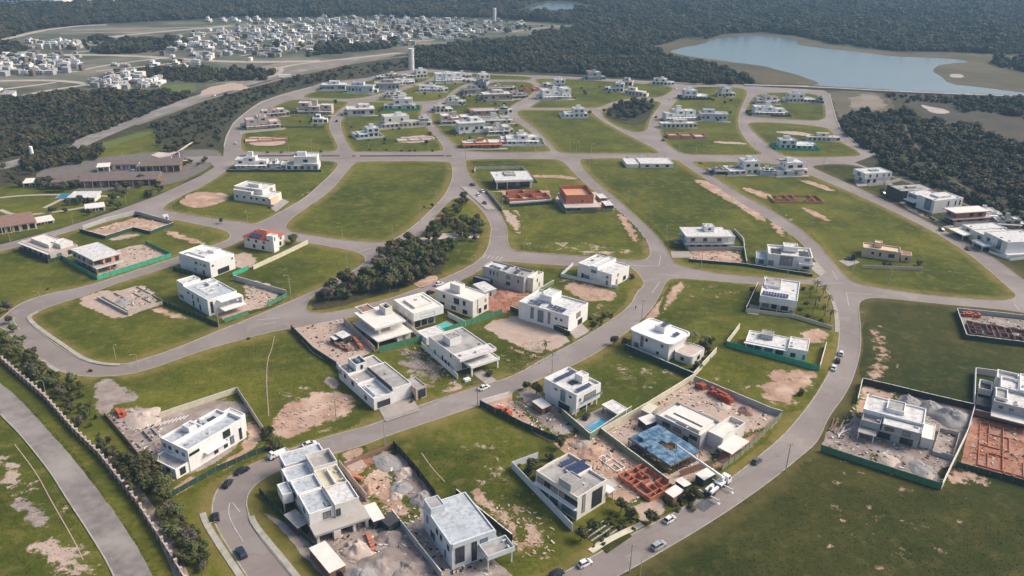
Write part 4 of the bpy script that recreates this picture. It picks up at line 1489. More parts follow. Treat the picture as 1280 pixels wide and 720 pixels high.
# --- white house with solar panels bottom centre
h = House("white house with blue solar panels on its open roof behind the stepping-stone garden", (722,622), (761,596), (672,587), 7.4, wall='offwhite', roof='roof_grey')
h.block(0, 1, .42, 1, 0, 7.4, roof='roof_grey', par=.7, t=.25)
h.block(0, .9, 0, .42, 0, 7.4, roof='roof_grey', par=.7, t=.25)
h.wins('L', (.15, .5, .85), 5.2, 2.0, 1.6).wins('L', (.2, .6), 1.7, 2.6, 2.2, pm='glass_blue')
h.win('F', .22, 4.2, .9, 5.4, pm='curtain').win('F', .68, 3.6, 3.8, 5.2)
h.blk = (0, h.w, h.Y(.42), h.d, 0, 7.4)
h.wins('L', (.2, .5, .8), 5.2, 2.2, 1.6).wins('L', (.2, .6), 1.7, 2.6, 2.2, pm='glass_blue').wins('R', (.3, .7), 4.8, 1.4, 1.4)
h.box(-.07, 0, 0, 1, 3.5, 3.9, 'white', 'balcony_slab')
h.tank(.02, .38, .18, .46, 7.0, 9.6, mat='grey_wall')
h.solar(.50, .50, 6, 2, 6.7, rot=-.12)
h.solar(.55, .78, 4, 1, 6.7, rot=-.12)
h.box(.92, 1.12, -.05, .25, 3.0, 3.35, 'white', 'canopy')
h.box(.9, 1.3, .02, .35, 2.6, 2.85, 'grey_wall', 'canopy')
h.col(1.1, -.03, 3.0).col(1.27, .05, 2.6).col(1.27, .33, 2.6)
h.block(.55, 1.0, 1.003, 1.25, 0, 3.6, roof='roof_white', par=.3)
g = empty("paver_garden", tuple(G((722, 668))), h.rz, label="stepping-stone paving strips in the front garden of the solar panel house", cat="paving")
pm_ = MB()
pm_.box(0, .9, 0, .5, -.05, .06)
pme = pm_.mesh("paver", "kerb")
for i in range(8):
    for j in range(5):
        link("paver", pme, g, (.8 + i * 1.05, -1.2 - j * 1.5 + i * .0, 0))
mb = MB()
mb.box(.5, 10, -9.5, -.3, -.05, .014)
mb.obj("garden_bed", "grass_dark", g)

# --- white house with pool (upper centre)
h = House("tall white house with two solar strips on its roof beside the blue swimming pool", (721,494), (754,480), (677,474), 8.2, wall='white', roof='roof_white')
h.block(0, 1, 0, 1, 2.9, 8.2, roof='roof_white', par=.75, t=.28)
h.wins('L', (.40,), 5.4, 2.0, 4.0, pm='glass_blue', fm='grey_wall').wins('L', (.18, .62), 6.4, .9, .5).win('F', .55, 5.9, 5.4, 1.4).win('F', .15, 5.8, .6, .9)
h.block(.03, .9, .12, .97, 0, 2.9, roof='roof_grey', par=.05)
h.wins('L', (.2, .4), 1.5, 2.2, 2.0).win('F', .6, 1.4, 5, 2.2)
h.col(.95, .06, 2.9).col(.5, .04, 2.9).col(.06, .04, 2.9)
h.box(.2, 1.02, -.05, 0, 4.7, 5.0, 'white', 'balcony_slab')
h.box(.2, 1.02, -.06, -.045, 5.0, 5.6, 'glass_blue', 'balcony_railing')
h.tank(.62, .9, .30, .52, 7.6, 10.2)
h.solar(.15, .72, 8, 1, 7.5, ph=1.5, rot=0.0)
h.solar(.18, .08, 6, 1, 7.5, ph=1.5, rot=0.0)
h.box(.38, .60, .40, .56, 7.3, 7.7, 'dark_wall', 'skylight')
# pool and pool house in its yard
def pool(label, P0, P1, P2, mat='pool_water', deck='pave'):
    p = House(label, P0, P1, P2, 0, name="swimming_pool", cat="swimming pool")
    mb = MB()
    w, d = p.w, p.d
    for x0, x1, y0, y1 in ((-.5, w + .5, -.5, 0), (-.5, w + .5, d, d + .5), (-.5, 0, 0, d), (w, w + .5, 0, d)):
        mb.box(x0, x1, y0, y1, -.1, .16)
    mb.obj("coping", deck, p.root)
    mb = MB()
    mb.box(0, w, 0, d, -.1, .06)
    mb.obj("water", mat, p.root)
    return p


pool("blue rectangular swimming pool behind the tall white house", (741,540), (758,527), (733,533))
h = House("low white pool house with flat roof beside the blue swimming pool", (771,517), (784,510), (753,505), 3.0, name='pool_house', roof='roof_white')
h.block(0, 1, 0, 1, 2.6, 3.0, roof='roof_white', par=.15)
h.block(.5, .97, .03, .97, 0, 2.6, par=.05).win('L', .5, 1.4, 2.0, 1.8)
h.col(.05, .05, 2.6, mat='wood').col(.05, .9, 2.6, mat='wood')
shed("tiny pale-roofed hut on the dirt beside the tall white house", (678,511), (688,506), (667,502), 2.3, 'wood', 'offwhite')
ps = House("paved yard around the blue swimming pool", (737,549), (786,517), (711,529), 0, name="pool_yard", cat="yard")
mb = MB()
mb.box(0, ps.w, 0, ps.d, -.1, .035)
mb.obj("paving", "pave", ps.root)

# --- curved white house
h = House("white house with rounded roof corners and a curved pink terrace beside tall palms", (838,430), (860,415), (791,410), 7.4, wall='white', roof='roof_white')
h.block(.04, .96, .04, .98, 0, 6.7, roof='roof_white', par=.1)
h.wins('L', (.18, .60), 5.0, .8, 1.0).win('L', .72, 4.0, 1.0, 4.4).wins('L', (.28,), 1.7, .9, .8).win('L', .86, 1.6, 1.6, 1.6)
def rounded(h, x0, x1, y0, y1, z0, z1, r, mat, name, parent=None):
    X0, X1, Y0, Y1 = h.X(x0), h.X(x1), h.Y(y0), h.Y(y1)
    pts = []
    for cx, cy, a0 in ((X1 - r, Y0 + r, -90), (X1 - r, Y1 - r, 0), (X0 + r, Y1 - r, 90), (X0 + r, Y0 + r, 180)):
        for k in range(6):
            a = R(a0 + k * 18)
            pts.append((cx + r * math.cos(a), cy + r * math.sin(a)))
    mb = MB()
    n = len(pts)
    t = .25
    c = ((X0 + X1) / 2, (Y0 + Y1) / 2)
    ins = [(c[0] + (x - c[0]) * .95, c[1] + (y - c[1]) * .95) for x, y in pts]
    mb.v = [(x, y, z0) for x, y in pts] + [(x, y, z1) for x, y in pts] + [(x, y, z1) for x, y in ins] + [(x, y, z1 - .35) for x, y in ins]
    for lv in range(3):
        for i in range(n):
            j = (i + 1) % n
            mb.f.append((lv * n + i, lv * n + j, (lv + 1) * n + j, (lv + 1) * n + i))
            mb.m.append(0)
    mb.f.append(tuple(range(3 * n, 4 * n)))
    mb.f.append(tuple(reversed(range(n))))
    mb.m += [0, 0]
    return mb.obj(name, mat, parent or h.root)


rounded(h, -.06, 1.05, -.04, 1.04, 6.65, 7.4, 2.2, 'white', 'roof_slab')
h.tank(.45, .8, .38, .62, 7.0, 9.2)
h.solar(.48, .10, 3, 1, 7.05)
h.solar(.5, .42, 3, 1, 9.0)
rounded(h, .25, 1.05, -.42, 0.03, 0, 3.4, 1.8, 'offwhite', 'terrace_block')
h.blk = (h.X(.25), h.X(1.05), h.Y(-.42), 0, 0, 3.4)
h.wins('F', (.5,), 1.7, 1.4, 1.4).wins('L', (.5,), 1.7, 1.2, 1.2)
h.box(.33, .97, -.36, 0, 3.05, 3.12, 'pink_concrete', 'terrace_floor')

# --- solar house left of the dirt rectangle
h = House("white two-storey house with dark solar panels above the empty dirt rectangle", (711,395), (726,376), (658,372), 7.4, wall='white', roof='roof_white')
h.block(0, 1, 0, 1, 0, 7.4, roof='roof_white', par=.7, t=.25)
h.wins('L', (.72,), 4.1, 1.2, 4.6).win('L', .55, 3.8, 2.4, 4.8, pm='glass_blue').win('L', .38, 4.1, .9, 4.6).wins('L', (.14, .24), 4.8, .8, .7).win('L', .12, 1.4, 5, 1.8)
h.win('F', .5, 5.0, 3.0, 2.0).win('F', .6, 1.6, 3.2, 2.2)
h.tank(.45, .95, .52, .76, 6.9, 9.6)
h.solar(.12, .16, 3, 3, 6.85)
h.solar(.12, .62, 2, 3, 6.85)
h.solar(.2, .42, 2, 1, 6.85)
# --- row on the upper street (houses of the centre left)
h = House("pinkish white house with square roof tower between the red earth and the deep-roofed house", (591,377), (611,367), (543,361), 7.2, wall='offwhite', roof='offwhite')
h.block(0, 1, 0, 1, 0, 7.2, roof='offwhite', par=.4, t=.3)
h.wins('L', (.22,), 5.2, 1.2, 1.8).wins('L', (.42,), 4.6, 2.6, 3.0).win('L', .75, 5.2, 1.0, 1.2).wins('L', (.2, .5, .8), 1.6, 2.2, 1.6)
h.wins('F', (.3,), 4.2, .35, 5.6, pm='offwhite').win('F', .45, 1.7, 1.4, 2.0).win('F', .8, 5.0, .7, 1.2).win('F', .8, 2.0, 1.6, 1.8)
h.tank(.30, .62, .46, .72, 6.9, 10.2, mat='offwhite')
h.box(-.12, .02, .15, .6, 3.4, 3.7, 'offwhite', 'balcony_slab')
h = House("grey and white house with dark solar panels beside the red earth and park lane", (656,346), (671,338), (601,334), 7.6, wall='grey_wall', roof='roof_white')
h.block(0, .9, .45, 1, 0, 7.6, wall='grey_wall', roof='roof_white', par=.6)
h.wins('L', (.35, .5, .65), 5.6, .45, 1.6)
h.block(0, .95, .02, .45, 0, 7.3, wall='grey_wall', roof='roof_grey', par=.8)
h.wins('L', (.85,), 5.4, 1.8, 1.4).wins('L', (.85,), 2.6, 1.8, 1.4).win('L', .3, 4.8, .5, 1.2)
h.wins('F', (.35,), 4.6, .4, 1.2).wins('F', (.75,), 3.4, 1.0, 1.8)
h.block(.3, 1.3, -.12, .02, 0, 6.4, wall='offwhite', roof='offwhite', par=.6).wins('F', (.4,), 4.4, .5, 1.4).wins('F', (.6,), 2, .8, 1.6)
h.solar(.08, .62, 2, 3, 7.1)
h.solar(.3, .50, 3, 1, 7.1)
h.solar(.3, .25, 3, 1, 6.6)
h.block(-.3, -.02, .75, 1.15, 0, 2.8, wall='dark_wall', roof='roof_white', par=.15, name='garage')
shed("white carport roof leaning on the grey house beside the red earth", (606,365), (618,360), (596,355), 2.6, 'grey_wall', 'roof_white', cat='carport', name='carport')

h = House("white house with dark band and deep roof box beside the turquoise plunge pool", (517,392), (555,382), (491,375), 7.4, wall='white', roof='offwhite')
h.block(0, 1, 0, 1, 4.0, 7.4, wall='white', roof='offwhite', par=1.2, t=.5)
h.block(.005, .995, .006, .99, 7.0, 7.1, wall='dark_wall', roof='offwhite', par=.02, name='roof_band')
h.win('F', .45, 5.4, 6.2, 1.1, pm='curtain').wins('L', (.2, .5, .8), 5.4, 1.2, 1.0)
h.block(.05, .8, .12, .97, 0, 4.0, wall='pink_concrete', roof='roof_grey', par=.05)
h.wins('F', (.2, .5, .8), 1.7, 2.2, 2.4).wins('L', (.2, .45, .7), 1.8, 1.6, 1.8, pm='glass_blue')
h.block(.2, .8, .25, .8, 7.0, 8.0, wall='offwhite', roof='offwhite', par=.3, name='roof_box')
pool("turquoise plunge pool beside the white flat-roofed terrace", (556,414), (566,407), (548,407), 'pool_teal')
h = House("small white flat-roofed terrace block beside the turquoise plunge pool", (533,423), (556,414), (524,413), 2.8, name='pool_house', roof='roof_white')
h.block(0, 1, 0, 1, 0, 2.8, roof='roof_white', par=.2).win('F', .5, 1.3, 2.4, 1.6)

h = House("cream concrete house shell with cantilevered roof and hollow square tower behind the first green netting", (470,410), (504,399), (447,390), 7.0, wall='offwhite', roof='offwhite', name='unfinished_house')
h.block(-.04, 1.04, -.02, 1.02, 6.2, 6.9, roof='offwhite', par=.12, t=.3, wall='offwhite', name='roof_slab')
h.block(.15, 1, .10, .98, 3.3, 6.2, wall='offwhite', roof='concrete', par=.05).win('F', .3, 4.7, 3.4, 1.6, pm='curtain').wins('L', (.3, .6), 4.7, 1.6, 1.6)
h.block(-.12, 1.12, -.22, 1.0, 2.9, 3.3, wall='offwhite', roof='offwhite', par=.04, name='deck')
h.block(-.05, .1, .3, .98, 0, 2.9, wall='concrete', roof='concrete').win('L', .4, 1.4, 2, 1.8)
h.block(.62, 1.1, -.15, .9, 0, 2.9, wall='offwhite', roof='concrete').win('F', .5, 1.3, .9, 2.0)
h.block(.1, .62, .35, .98, 0, 2.9, wall='concrete', roof='concrete').win('F', .5, 1.4, 4.5, 2.2)
h.col(-.08, -.18, 2.9).col(.6, -.18, 2.9)
h.block(.70, .95, .48, .78, 6.8, 9.6, wall='offwhite', roof='dark_wall', par=1.0, t=.3, name='water_tank_tower')
h.block(.15, .62, .86, 1.25, 6.9, 7.4, wall='offwhite', roof='roof_rust', par=.4, t=.3, name='roof_box')

h = House("white house with blue tank on its corner tower above a grey driveway", (467,496), (511,477), (434,454), 5.0, wall='white', roof='roof_grey')
h.block(0, .5, 0, .45, 0, 4.2, roof='roof_white', par=.9, t=.3).win('F', .5, 1.5, 4.4, 2.0).wins('L', (.5,), 2.0, 1.4, 1.2)
h.block(.52, 1, .02, .72, 0, 5.2, wall='white', roof='roof_grey', par=.35, t=.25)
h.blk = (h.X(.52), h.X(1), h.Y(.02), h.Y(.72), 0, 5.2)
h.wins('R', (.2, .6), 2.4, 1.8, 1.6)
h.block(0, .95, .72, 1, 0, 5.0, roof='roof_grey', par=.5, t=.25).wins('L', (.3, .8), 3.2, 1.2, 1.2)
h.block(0, .5, .45, .72, 0, 4.6, roof='roof_grey', par=.5).win('L', .5, 3.0, 1.4, 1.4)
h.block(.22, .52, .72, .95, 4.9, 7.4, roof='dark_wall', par=.7, name='water_tank_tower').win('F', .5, 6.0, .7, 1.2)
t_ = MB()
t_.tube([(h.X(.37), h.Y(.835), 6.75), (h.X(.37), h.Y(.835), 7.5)], [.9, .85], 12)
t_.obj("water_tank", "blue_form", h.root)
h.block(1.0, 1.28, -.10, .18, 0, 4.3, wall='pink_concrete', roof='roof_grey', par=.4).win('F', .55, 2.0, 2.6, 2.8)
h.box(.5, .525, .05, .7, 3.4, 5.5, 'dark_wall', 'roof_edge')
h.box(.05, .12, .1, .38, 3.35, 3.9, 'glass_blue', 'skylight')

h = House("white house with grey roof and cantilevered front beam above a black car on its driveway", (572,447), (612,432), (541,419), 6.8, wall='white', roof='roof_grey')
h.block(0, 1, .12, 1, 0, 6.8, roof='roof_grey', par=.4, t=.25)
h.wins('L', (.12,), 5.6, .6, .8).wins('L', (.45, .75), 2.2, .7, 1.8).wins('L', (.2, .32), 1.6, .9, 1.4)
h.win('F', .5, 5.2, 6.6, 1.4).win('F', .5, 1.6, 7.4, 2.4)
h.block(-.02, 1.05, -.10, .12, 5.9, 7.1, wall='white', roof='roof_white', par=.5)
h.block(.22, 1.06, -.20, .12, 3.2, 4.1, wall='white', roof='roof_white', par=.35)
h.col(1.02, -.17, 3.2, r=.25).col(.26, -.17, 3.2, r=.25)
h.tank(.18, .52, .46, .72, 6.4, 9.2)
h.box(-.04, .12, -.30, -.22, 0, .9, 'white', 'front_wall')

# --- left houses
h = House("plain white block house with small dark windows and an open garage", (262,328), (294,317), (220,317), 7.2, wall='white', roof='roof_white')
h.block(0, 1, 0, 1, 0, 7.2, roof='white', par=.25, t=.2)
h.wins('L', (.18, .45), 4.9, 1.2, .9).wins('L', (.30,), 4.9, .5, .5).wins('L', (.50,), 1.8, .9, .8).win('L', .23, 1.3, .9, 2.2)
h.win('F', .5, 1.5, 6.0, 2.2).wins('F', (.1, .9), 5.2, .7, .7)
h.tank(.62, .92, .35, .55, 6.9, 8.2)
h.block(.2, .5, .3, .85, 6.9, 7.6, par=.2, name='roof_box')
h = House("white house with pale roof strips behind dark green netting near the big junction", (259,375), (297,364), (217,354), 7.0, wall='white', roof='roof_blue')
h.block(0, 1, 0, .78, 0, 7.0, roof='roof_blue', par=.5, t=.25)
h.wins('L', (.40, .62), 4.6, .6, 1.7).win('L', .8, 5.3, 1.0, .7).wins('L', (.35, .62), 1.7, .8, 2.2)
h.win('F', .12, 3.4, .9, 4.6).win('F', .62, 4.7, 4.6, 1.6)
h.block(0, .6, .78, 1.0, 0, 8.0, roof='roof_white', par=.4).win('L', .5, 1.6, 3.0, 1.2)
h.box(.3, 1.05, -.14, 0, 5.6, 5.9, 'white', 'canopy')
h.box(.3, 1.05, -.22, 0, 2.6, 2.9, 'white', 'canopy')
h.box(1.0, 1.05, -.14, -.03, 2.9, 5.6, 'white', 'side_screen')
for k in range(4):
    h.box(.25, .62, .22 + .12 * k, .28 + .12 * k, 6.5, 6.75, 'roof_white', 'roof_glass_strip')
h.tank(.6, .9, .5, .64, 6.6, 7.8)

# red tiled roof house
h = House("house with orange-red tiled hipped roof and a white tower", (336,301), (357,292), (302,296), 5.6, wall='white', roof='tile_red', name='red_roofed_house')
mb = MB()
mb.box(0, h.w, 0, h.d, -.3, 5.6)
wl = mb.obj("wall", "offwhite", h.root)
h.blk = (0, h.w, 0, h.d, 0, 5.6)
h.wins('L', (.2, .5, .8), 4.2, 1.0, 1.0).wins('L', (.25, .6), 1.6, 1.2, 1.5).wins('F', (.25, .75), 4.2, 1.0, 1.1).wins('F', (.3, .7), 1.6, 1.2, 1.8)
e = .6
x0, x1, y0, y1 = -e, h.w + e, -e, h.d + e
ym, yn = y0 + (x1 - x0) / 2, y1 - (x1 - x0) / 2
xm = (x0 + x1) / 2
if yn < ym:
    ym = yn = (y0 + y1) / 2
rz_ = 7.9
mb = MB()
mb.face([(x0, y0, 5.5), (x1, y0, 5.5), (xm, ym, rz_)])
mb.face([(x1, y0, 5.5), (x1, y1, 5.5), (xm, yn, rz_), (xm, ym, rz_)])
mb.face([(x1, y1, 5.5), (x0, y1, 5.5), (xm, yn, rz_)])
mb.face([(x0, y1, 5.5), (x0, y0, 5.5), (xm, ym, rz_), (xm, yn, rz_)])
mb.face([(x0, y1, 5.5), (x1, y1, 5.5), (x1, y0, 5.5), (x0, y0, 5.5)])
rf = mb.obj("roof", "tile_red", h.root)
mb = MB()
for k in range(1, 26):                     # rows of tiles as raised courses along the long slopes
    f = k / 26
    mb.bar((x0 + (xm - x0) * f, y0 + (ym - y0) * f, 5.5 + (rz_ - 5.5) * f + .03), (x0 + (xm - x0) * f, y1 + (yn - y1) * f, 5.5 + (rz_ - 5.5) * f + .03), .08, .06)
    mb.bar((x0 + (xm - x0) * f, y0 + (ym - y0) * f, 5.5 + (rz_ - 5.5) * f + .03), (x1 + (xm - x1) * f, y0 + (ym - y0) * f, 5.5 + (rz_ - 5.5) * f + .03), .08, .06)
tc = mb.obj("tile_courses", "tile_red", rf)
tag(tc, kind="stuff")
mb = MB()
mb.bar((xm, ym, rz_ + .05), (xm, yn, rz_ + .05), .35, .2)
mb.obj("ridge", "roof_white", rf)
fr = MB()
fr.hexa([(x0 + .4, h.d * .35, 5.95), (xm - .8, h.d * .35, 7.2), (xm - .8, h.d * .78, 7.2), (x0 + .4, h.d * .78, 5.95),
         (x0 + .4, h.d * .35, 6.1), (xm - .8, h.d * .35, 7.35), (xm - .8, h.d * .78, 7.35), (x0 + .4, h.d * .78, 6.1)])
fr.obj("solar_panel", "solar", rf)
h.block(.02, .34, -.16, .10, 0, 8.0, wall='white', roof='roof_white', par=.3, name='stair_tower')
h.win('F', .3, 6.4, .4, 1.6)

# partly brick house with white roof
h = House("half-built brick house under a flat white roof slab inside bright teal netting", (116,325), (150,316), (87,312), 6.6, wall='brick_pale', roof='roof_white', name='unfinished_house')
h.block(-.02, 1.02, -.02, 1.02, 6.0, 6.6, wall='offwhite', roof='roof_white', par=.12, name='roof_slab')
h.block(.35, 1, .0, 1, 3.3, 6.0, wall='brick_pale', roof='concrete', par=.05).win('F', .8, 4.4, 1.4, 2.0).win('F', .3, 4.6, 2.4, 1.6)
h.block(0, .35, .3, 1, 3.3, 6.0, wall='pink_concrete', roof='concrete', par=.05).wins('L', (.2, .5, .8), 4.6, 1.4, 1.5)
h.block(-.02, 1, -.12, 1, 2.9, 3.3, wall='offwhite', roof='concrete', par=.03, name='deck')
h.block(.1, .98, .1, .98, 0, 2.9, wall='concrete', roof='concrete', par=.05).win('F', .3, 1.4, 3, 2.0).win('F', .8, 1.4, 1.4, 2.2).wins('L', (.3, .6), 1.4, 2.2, 1.8)
h.col(0.02, -.08, 2.9).col(0.02, .04, 6.0, z0=3.3).col(.5, -.08, 2.9)
h = House("single-storey cream house with stacked roof boxes by the main road on the left edge", (62,316), (95,305), (31,300), 4.2, wall='pink_concrete', roof='offwhite')
h.block(0, 1, 0, 1, 0, 4.2, roof='pink_concrete', par=.35)
h.wins('L', (.15, .32, .5, .68, .85), 1.8, 1.3, 2.0).wins('F', (.3, .7), 1.8, 2.0, 1.8)
h.block(.25, .75, .25, .85, 3.9, 5.6, wall='offwhite', roof='offwhite', par=.2, name='roof_box')
h.block(.45, .9, .05, .35, 3.9, 6.0, wall='offwhite', roof='offwhite', par=.2, name='roof_box')
h.box(-.1, 0, 0, 1, 3.6, 3.9, 'offwhite', 'eave')

# --- block K6
h = House("wide cream two-level house with flat overhanging roofs beside a round dirt patch", (336,247), (352,240), (291,241), 4.4, wall='offwhite', roof='roof_white')
h.block(0, 1, 0, 1, 0, 4.4, roof='roof_white', par=.5, t=.3)
h.wins('L', (.15, .35, .5, .7, .9), 2.6, 1.2, 1.0).win('F', .5, 1.6, 3.2, 2.2)
h.block(.3, 1.35, .28, 1.1, 0, 7.0, roof='roof_white', par=.5, t=.3).win('F', .65, 5.2, 2.4, 1.6, pm='curtain').win('F', .7, 1.7, 3, 2).win('L', .4, 5.6, 5.5, 1.0, pm='glass_blue')
h.block(.04, .45, .5, 1.02, 4.0, 6.0, roof='roof_white', par=.3, name='roof_box')
h.block(.65, .9, .5, .8, 6.5, 8.3, roof='roof_white', par=.3, name='water_tank_tower')
h.box(-.02, .6, -.05, .02, 0, 3.6, 'beige', 'stone_cladding')

# --- K10 right of junction: big white house with slab roof
h = House("broad white house with long roof slab above a walled dirt yard", (858,296), (912,295), (851,284), 6.8, wall='white', roof='roof_white')
h.block(0, 1, .02, 1, 6.2, 6.9, roof='roof_white', par=.1, t=.3, name='roof_slab')
h.block(.04, .96, .10, .96, 3.4, 6.2, wall='offwhite', roof='roof_grey', par=.05).wins('F', (.15, .45, .8), 4.8, 1.8, 1.5).win('L', .5, 4.8, 2.2, 1.6)
h.block(-.02, 1.1, -.06, 1.0, 2.9, 3.4, wall='grey_wall', roof='roof_grey', par=.06, name='deck')
h.block(.05, 1.0, .08, .96, 0, 2.9, wall='grey_wall', roof='roof_grey', par=.05).wins('F', (.12, .3, .5, .7, .9), 1.4, 2.0, 1.8)
h.block(.5, .72, .5, .85, 6.7, 9.6, roof='roof_white', par=.25, name='water_tank_tower').win('F', .5, 8.2, 1.3, .8)
h.block(1.0, 1.16, .2, .9, 0, 6.0, wall='white', roof='roof_white', par=.3)
h.box(-.22, -.02, .1, .5, 2.6, 2.85, 'dark_wall', 'canopy')
h.col(-.2, .12, 2.6, mat='dark_wall')

h = House("white house with roof wells and a grey front panel across from the tan house", (961,319), (1015,321), (967,306), 6.4, wall='white', roof='roof_white')
h.block(0, 1, .15, 1, 0, 6.4, roof='roof_white', par=.8, t=.45)
h.win('F', .42, 3.6, 5.6, 4.4, pm='curtain', fm='grey_wall').win('F', .08, 2.0, 2.4, 2.2).win('F', .88, 2.0, 2.6, 2.4).win('F', .88, 5.0, 2.0, 1.0)
h.block(.35, .68, .55, .95, 6.0, 8.4, roof='roof_white', par=.3, name='water_tank_tower')
h.box(.08, .3, .3, .75, 5.58, 5.9, 'dark_wall', 'skylight')
h.box(.72, .93, .3, .75, 5.58, 5.9, 'dark_wall', 'skylight')
h.block(-.25, -.01, .25, .9, 0, 3.0, wall='wall_bluewhite', roof='roof_blue', par=.5).win('F', .5, 1.5, 2.2, 1.8, pm='glass_blue')
h.block(.7, 1.03, -.02, .145, 2.9, 4.0, par=.6, name='balcony').col(.98, 0, 2.9).col(.72, 0, 2.9)

h = House("white house with blue solar panels along its front roof beside a palm garden", (950,369), (997,376), (957,346), 6.6, wall='white', roof='roof_white')
h.block(0, 1, 0, 1, 3.6, 6.6, roof='roof_white', par=.55, t=.3)
h.block(.06, .94, .12, .96, 0, 3.6, wall='offwhite', roof='roof_grey', par=.05)
h.wins('F', (.14, .42, .72), 1.7, 2.6, 2.0).wins('L', (.3, .7), 1.7, 1.6, 1.8)
h.blk = (0, h.w, 0, h.d, 3.6, 6.6)
h.wins('L', (.25, .6), 5.1, 1.4, 1.1).wins('R', (.3,), 5.1, 1.4, 1.1)
h.solar(.05, .06, 9, 2, 6.05, pw=1.05, ph=1.65)
h.block(.04, .5, .5, .93, 6.1, 7.3, roof='roof_grey', par=.25, name='roof_box')
for x in (.04, .5, .96):
    h.col(x, .06, 3.6)
h.box(-.25, .05, -.25, .2, -.1, .12, 'pave', 'patio')

h = House("single-storey white house with square raised roof box behind bright green netting", (932,426), (1008,440), (938,411), 3.8, wall='white', roof='roof_white')
h.block(0, .72, 0, .9, 0, 3.8, roof='roof_white', par=.35, t=.25)
h.wins('F', (.12, .3), 1.9, 2.2, 1.6, pm='glass_blue').wins('F', (.55, .8), 1.9, 2.6, 1.8)
h.block(.70, 1.02, -.04, .86, 0, 4.6, wall='white', roof='roof_white', par=.3, t=.25).win('F', .3, 2, 1.6, 1.4).win('F', .85, 1.9, .6, 1.6)
h.block(.22, .42, .45, .85, 3.5, 5.4, wall='grey_wall', roof='roof_grey', par=.2, name='roof_box')
h.box(-.02, .7, -.10, 0, 3.2, 3.45, 'white', 'eave')

# --- K1: grey-white house under construction, right
h = House("unfinished grey-white house with large flat roof, sunken skylight and double balconies beside gravel heaps", (1077,519), (1154,536), (1090,494), 6.8, wall='white', roof='roof_white')
h.block(0, 1, .3, 1, 0, 6.8, roof='roof_white', par=.5, t=.3)
h.block(.02, .33, 0, .297, 3.2, 5.4, wall='grey_wall', roof='roof_grey', par=.9, name='balcony')
h.block(.36, .98, -.02, .297, 3.2, 6.0, wall='grey_wall', roof='roof_white', par=.2)
h.win('F', .65, 4.6, 2.0, 1.4).win('F', .2, 4.7, 2.4, 1.0)
h.block(.02, .98, .05, .297, 0, 3.15, wall='grey_wall', roof='roof_grey', par=.05).wins('F', (.12, .42, .8), 1.5, 3.4, 2.0)
h.block(.36, .66, .5, .93, 6.3, 7.6, wall='white', roof='roof_grey', par=.35, t=.3, name='roof_box')
h.block(1.003, 1.2, .15, .8, 0, 3.6, wall='offwhite', roof='offwhite', par=.2)
h.block(.0, .3, -.25, -.02, 2.7, 3.0, wall='concrete', roof='concrete', par=.05, name='canopy').col(.02, -.2, 2.7).col(.27, -.2, 2.7)
h.blk = (0, h.w, h.Y(.3), h.d, 0, 6.8)
h.wins('L', (.5,), 5.0, 2, 1.4)
maze("low concrete water basin with dark pit next to the unfinished grey-white house", (1165,568), (1190,575), (1178,540), 2, 2, 1.6, 'concrete', seed=4, name='basin', cat='basin')
h = House("large white house with many roof wells at the right edge above the red earth lot", (1243,499), (1300,512), (1250,462), 7.0, wall='grey_wall', roof='roof_white')
h.block(0, 1, 0, .45, 0, 6.4, roof='roof_white', par=.7, t=.35).wins('F', (.18, .42), 4.8, 1.0, .8).wins('F', (.2, .5), 1.6, 2.2, 1.4)
h.block(.12, .55, .45, .8, 0, 7.0, wall='white', roof='roof_white', par=.8, t=.35)
h.block(.55, 1, .45, 1.0, 0, 7.4, wall='white', roof='roof_white', par=.4, t=.35)
h.block(.04, .55, .8, 1.08, 0, 6.2, wall='white', roof='roof_grey', par=1.0, t=.35)
h.block(.02, .3, .1, .4, 6.1, 7.0, wall='white', roof='roof_grey', par=.7, t=.3, name='roof_box')
h.block(-.35, -.01, .05, .4, 0, 3.2, wall='dark_wall', roof='dark_wall', par=.8, t=.25)
h.block(-.32, -.01, .6, .9, 0, 3.0, wall='white', roof='dark_wall', par=1.2, t=.25)
h.box(0, 1, -.18, 0, 2.9, 3.2, 'offwhite', 'canopy')

# tan house
h = House("tan house with small chimney tower and tan garden wall alone in the big green block", (1079,309), (1125,313), (1083,303), 4.8, wall='beige', roof='beige', name='tan_house')
h.block(0, 1, 0, 1, 0, 4.8, roof='beige', par=.7, t=.25).wins('F', (.28,), 2.6, 1.0, 1.0).win('F', .48, 2.4, .7, 1.8).win('F', .78, 2.4, 2.4, 1.6).win('L', .5, 2.4, 1.2, 1.2)
h.block(.30, .50, .5, .95, 4.4, 6.8, roof='beige', par=.3, name='chimney_tower')
h.block(1.05, 1.32, .2, 1.0, 0, 3.2, wall='beige', roof='roof_rust', par=.1).win('F', .5, 1.5, 1, 1.2)

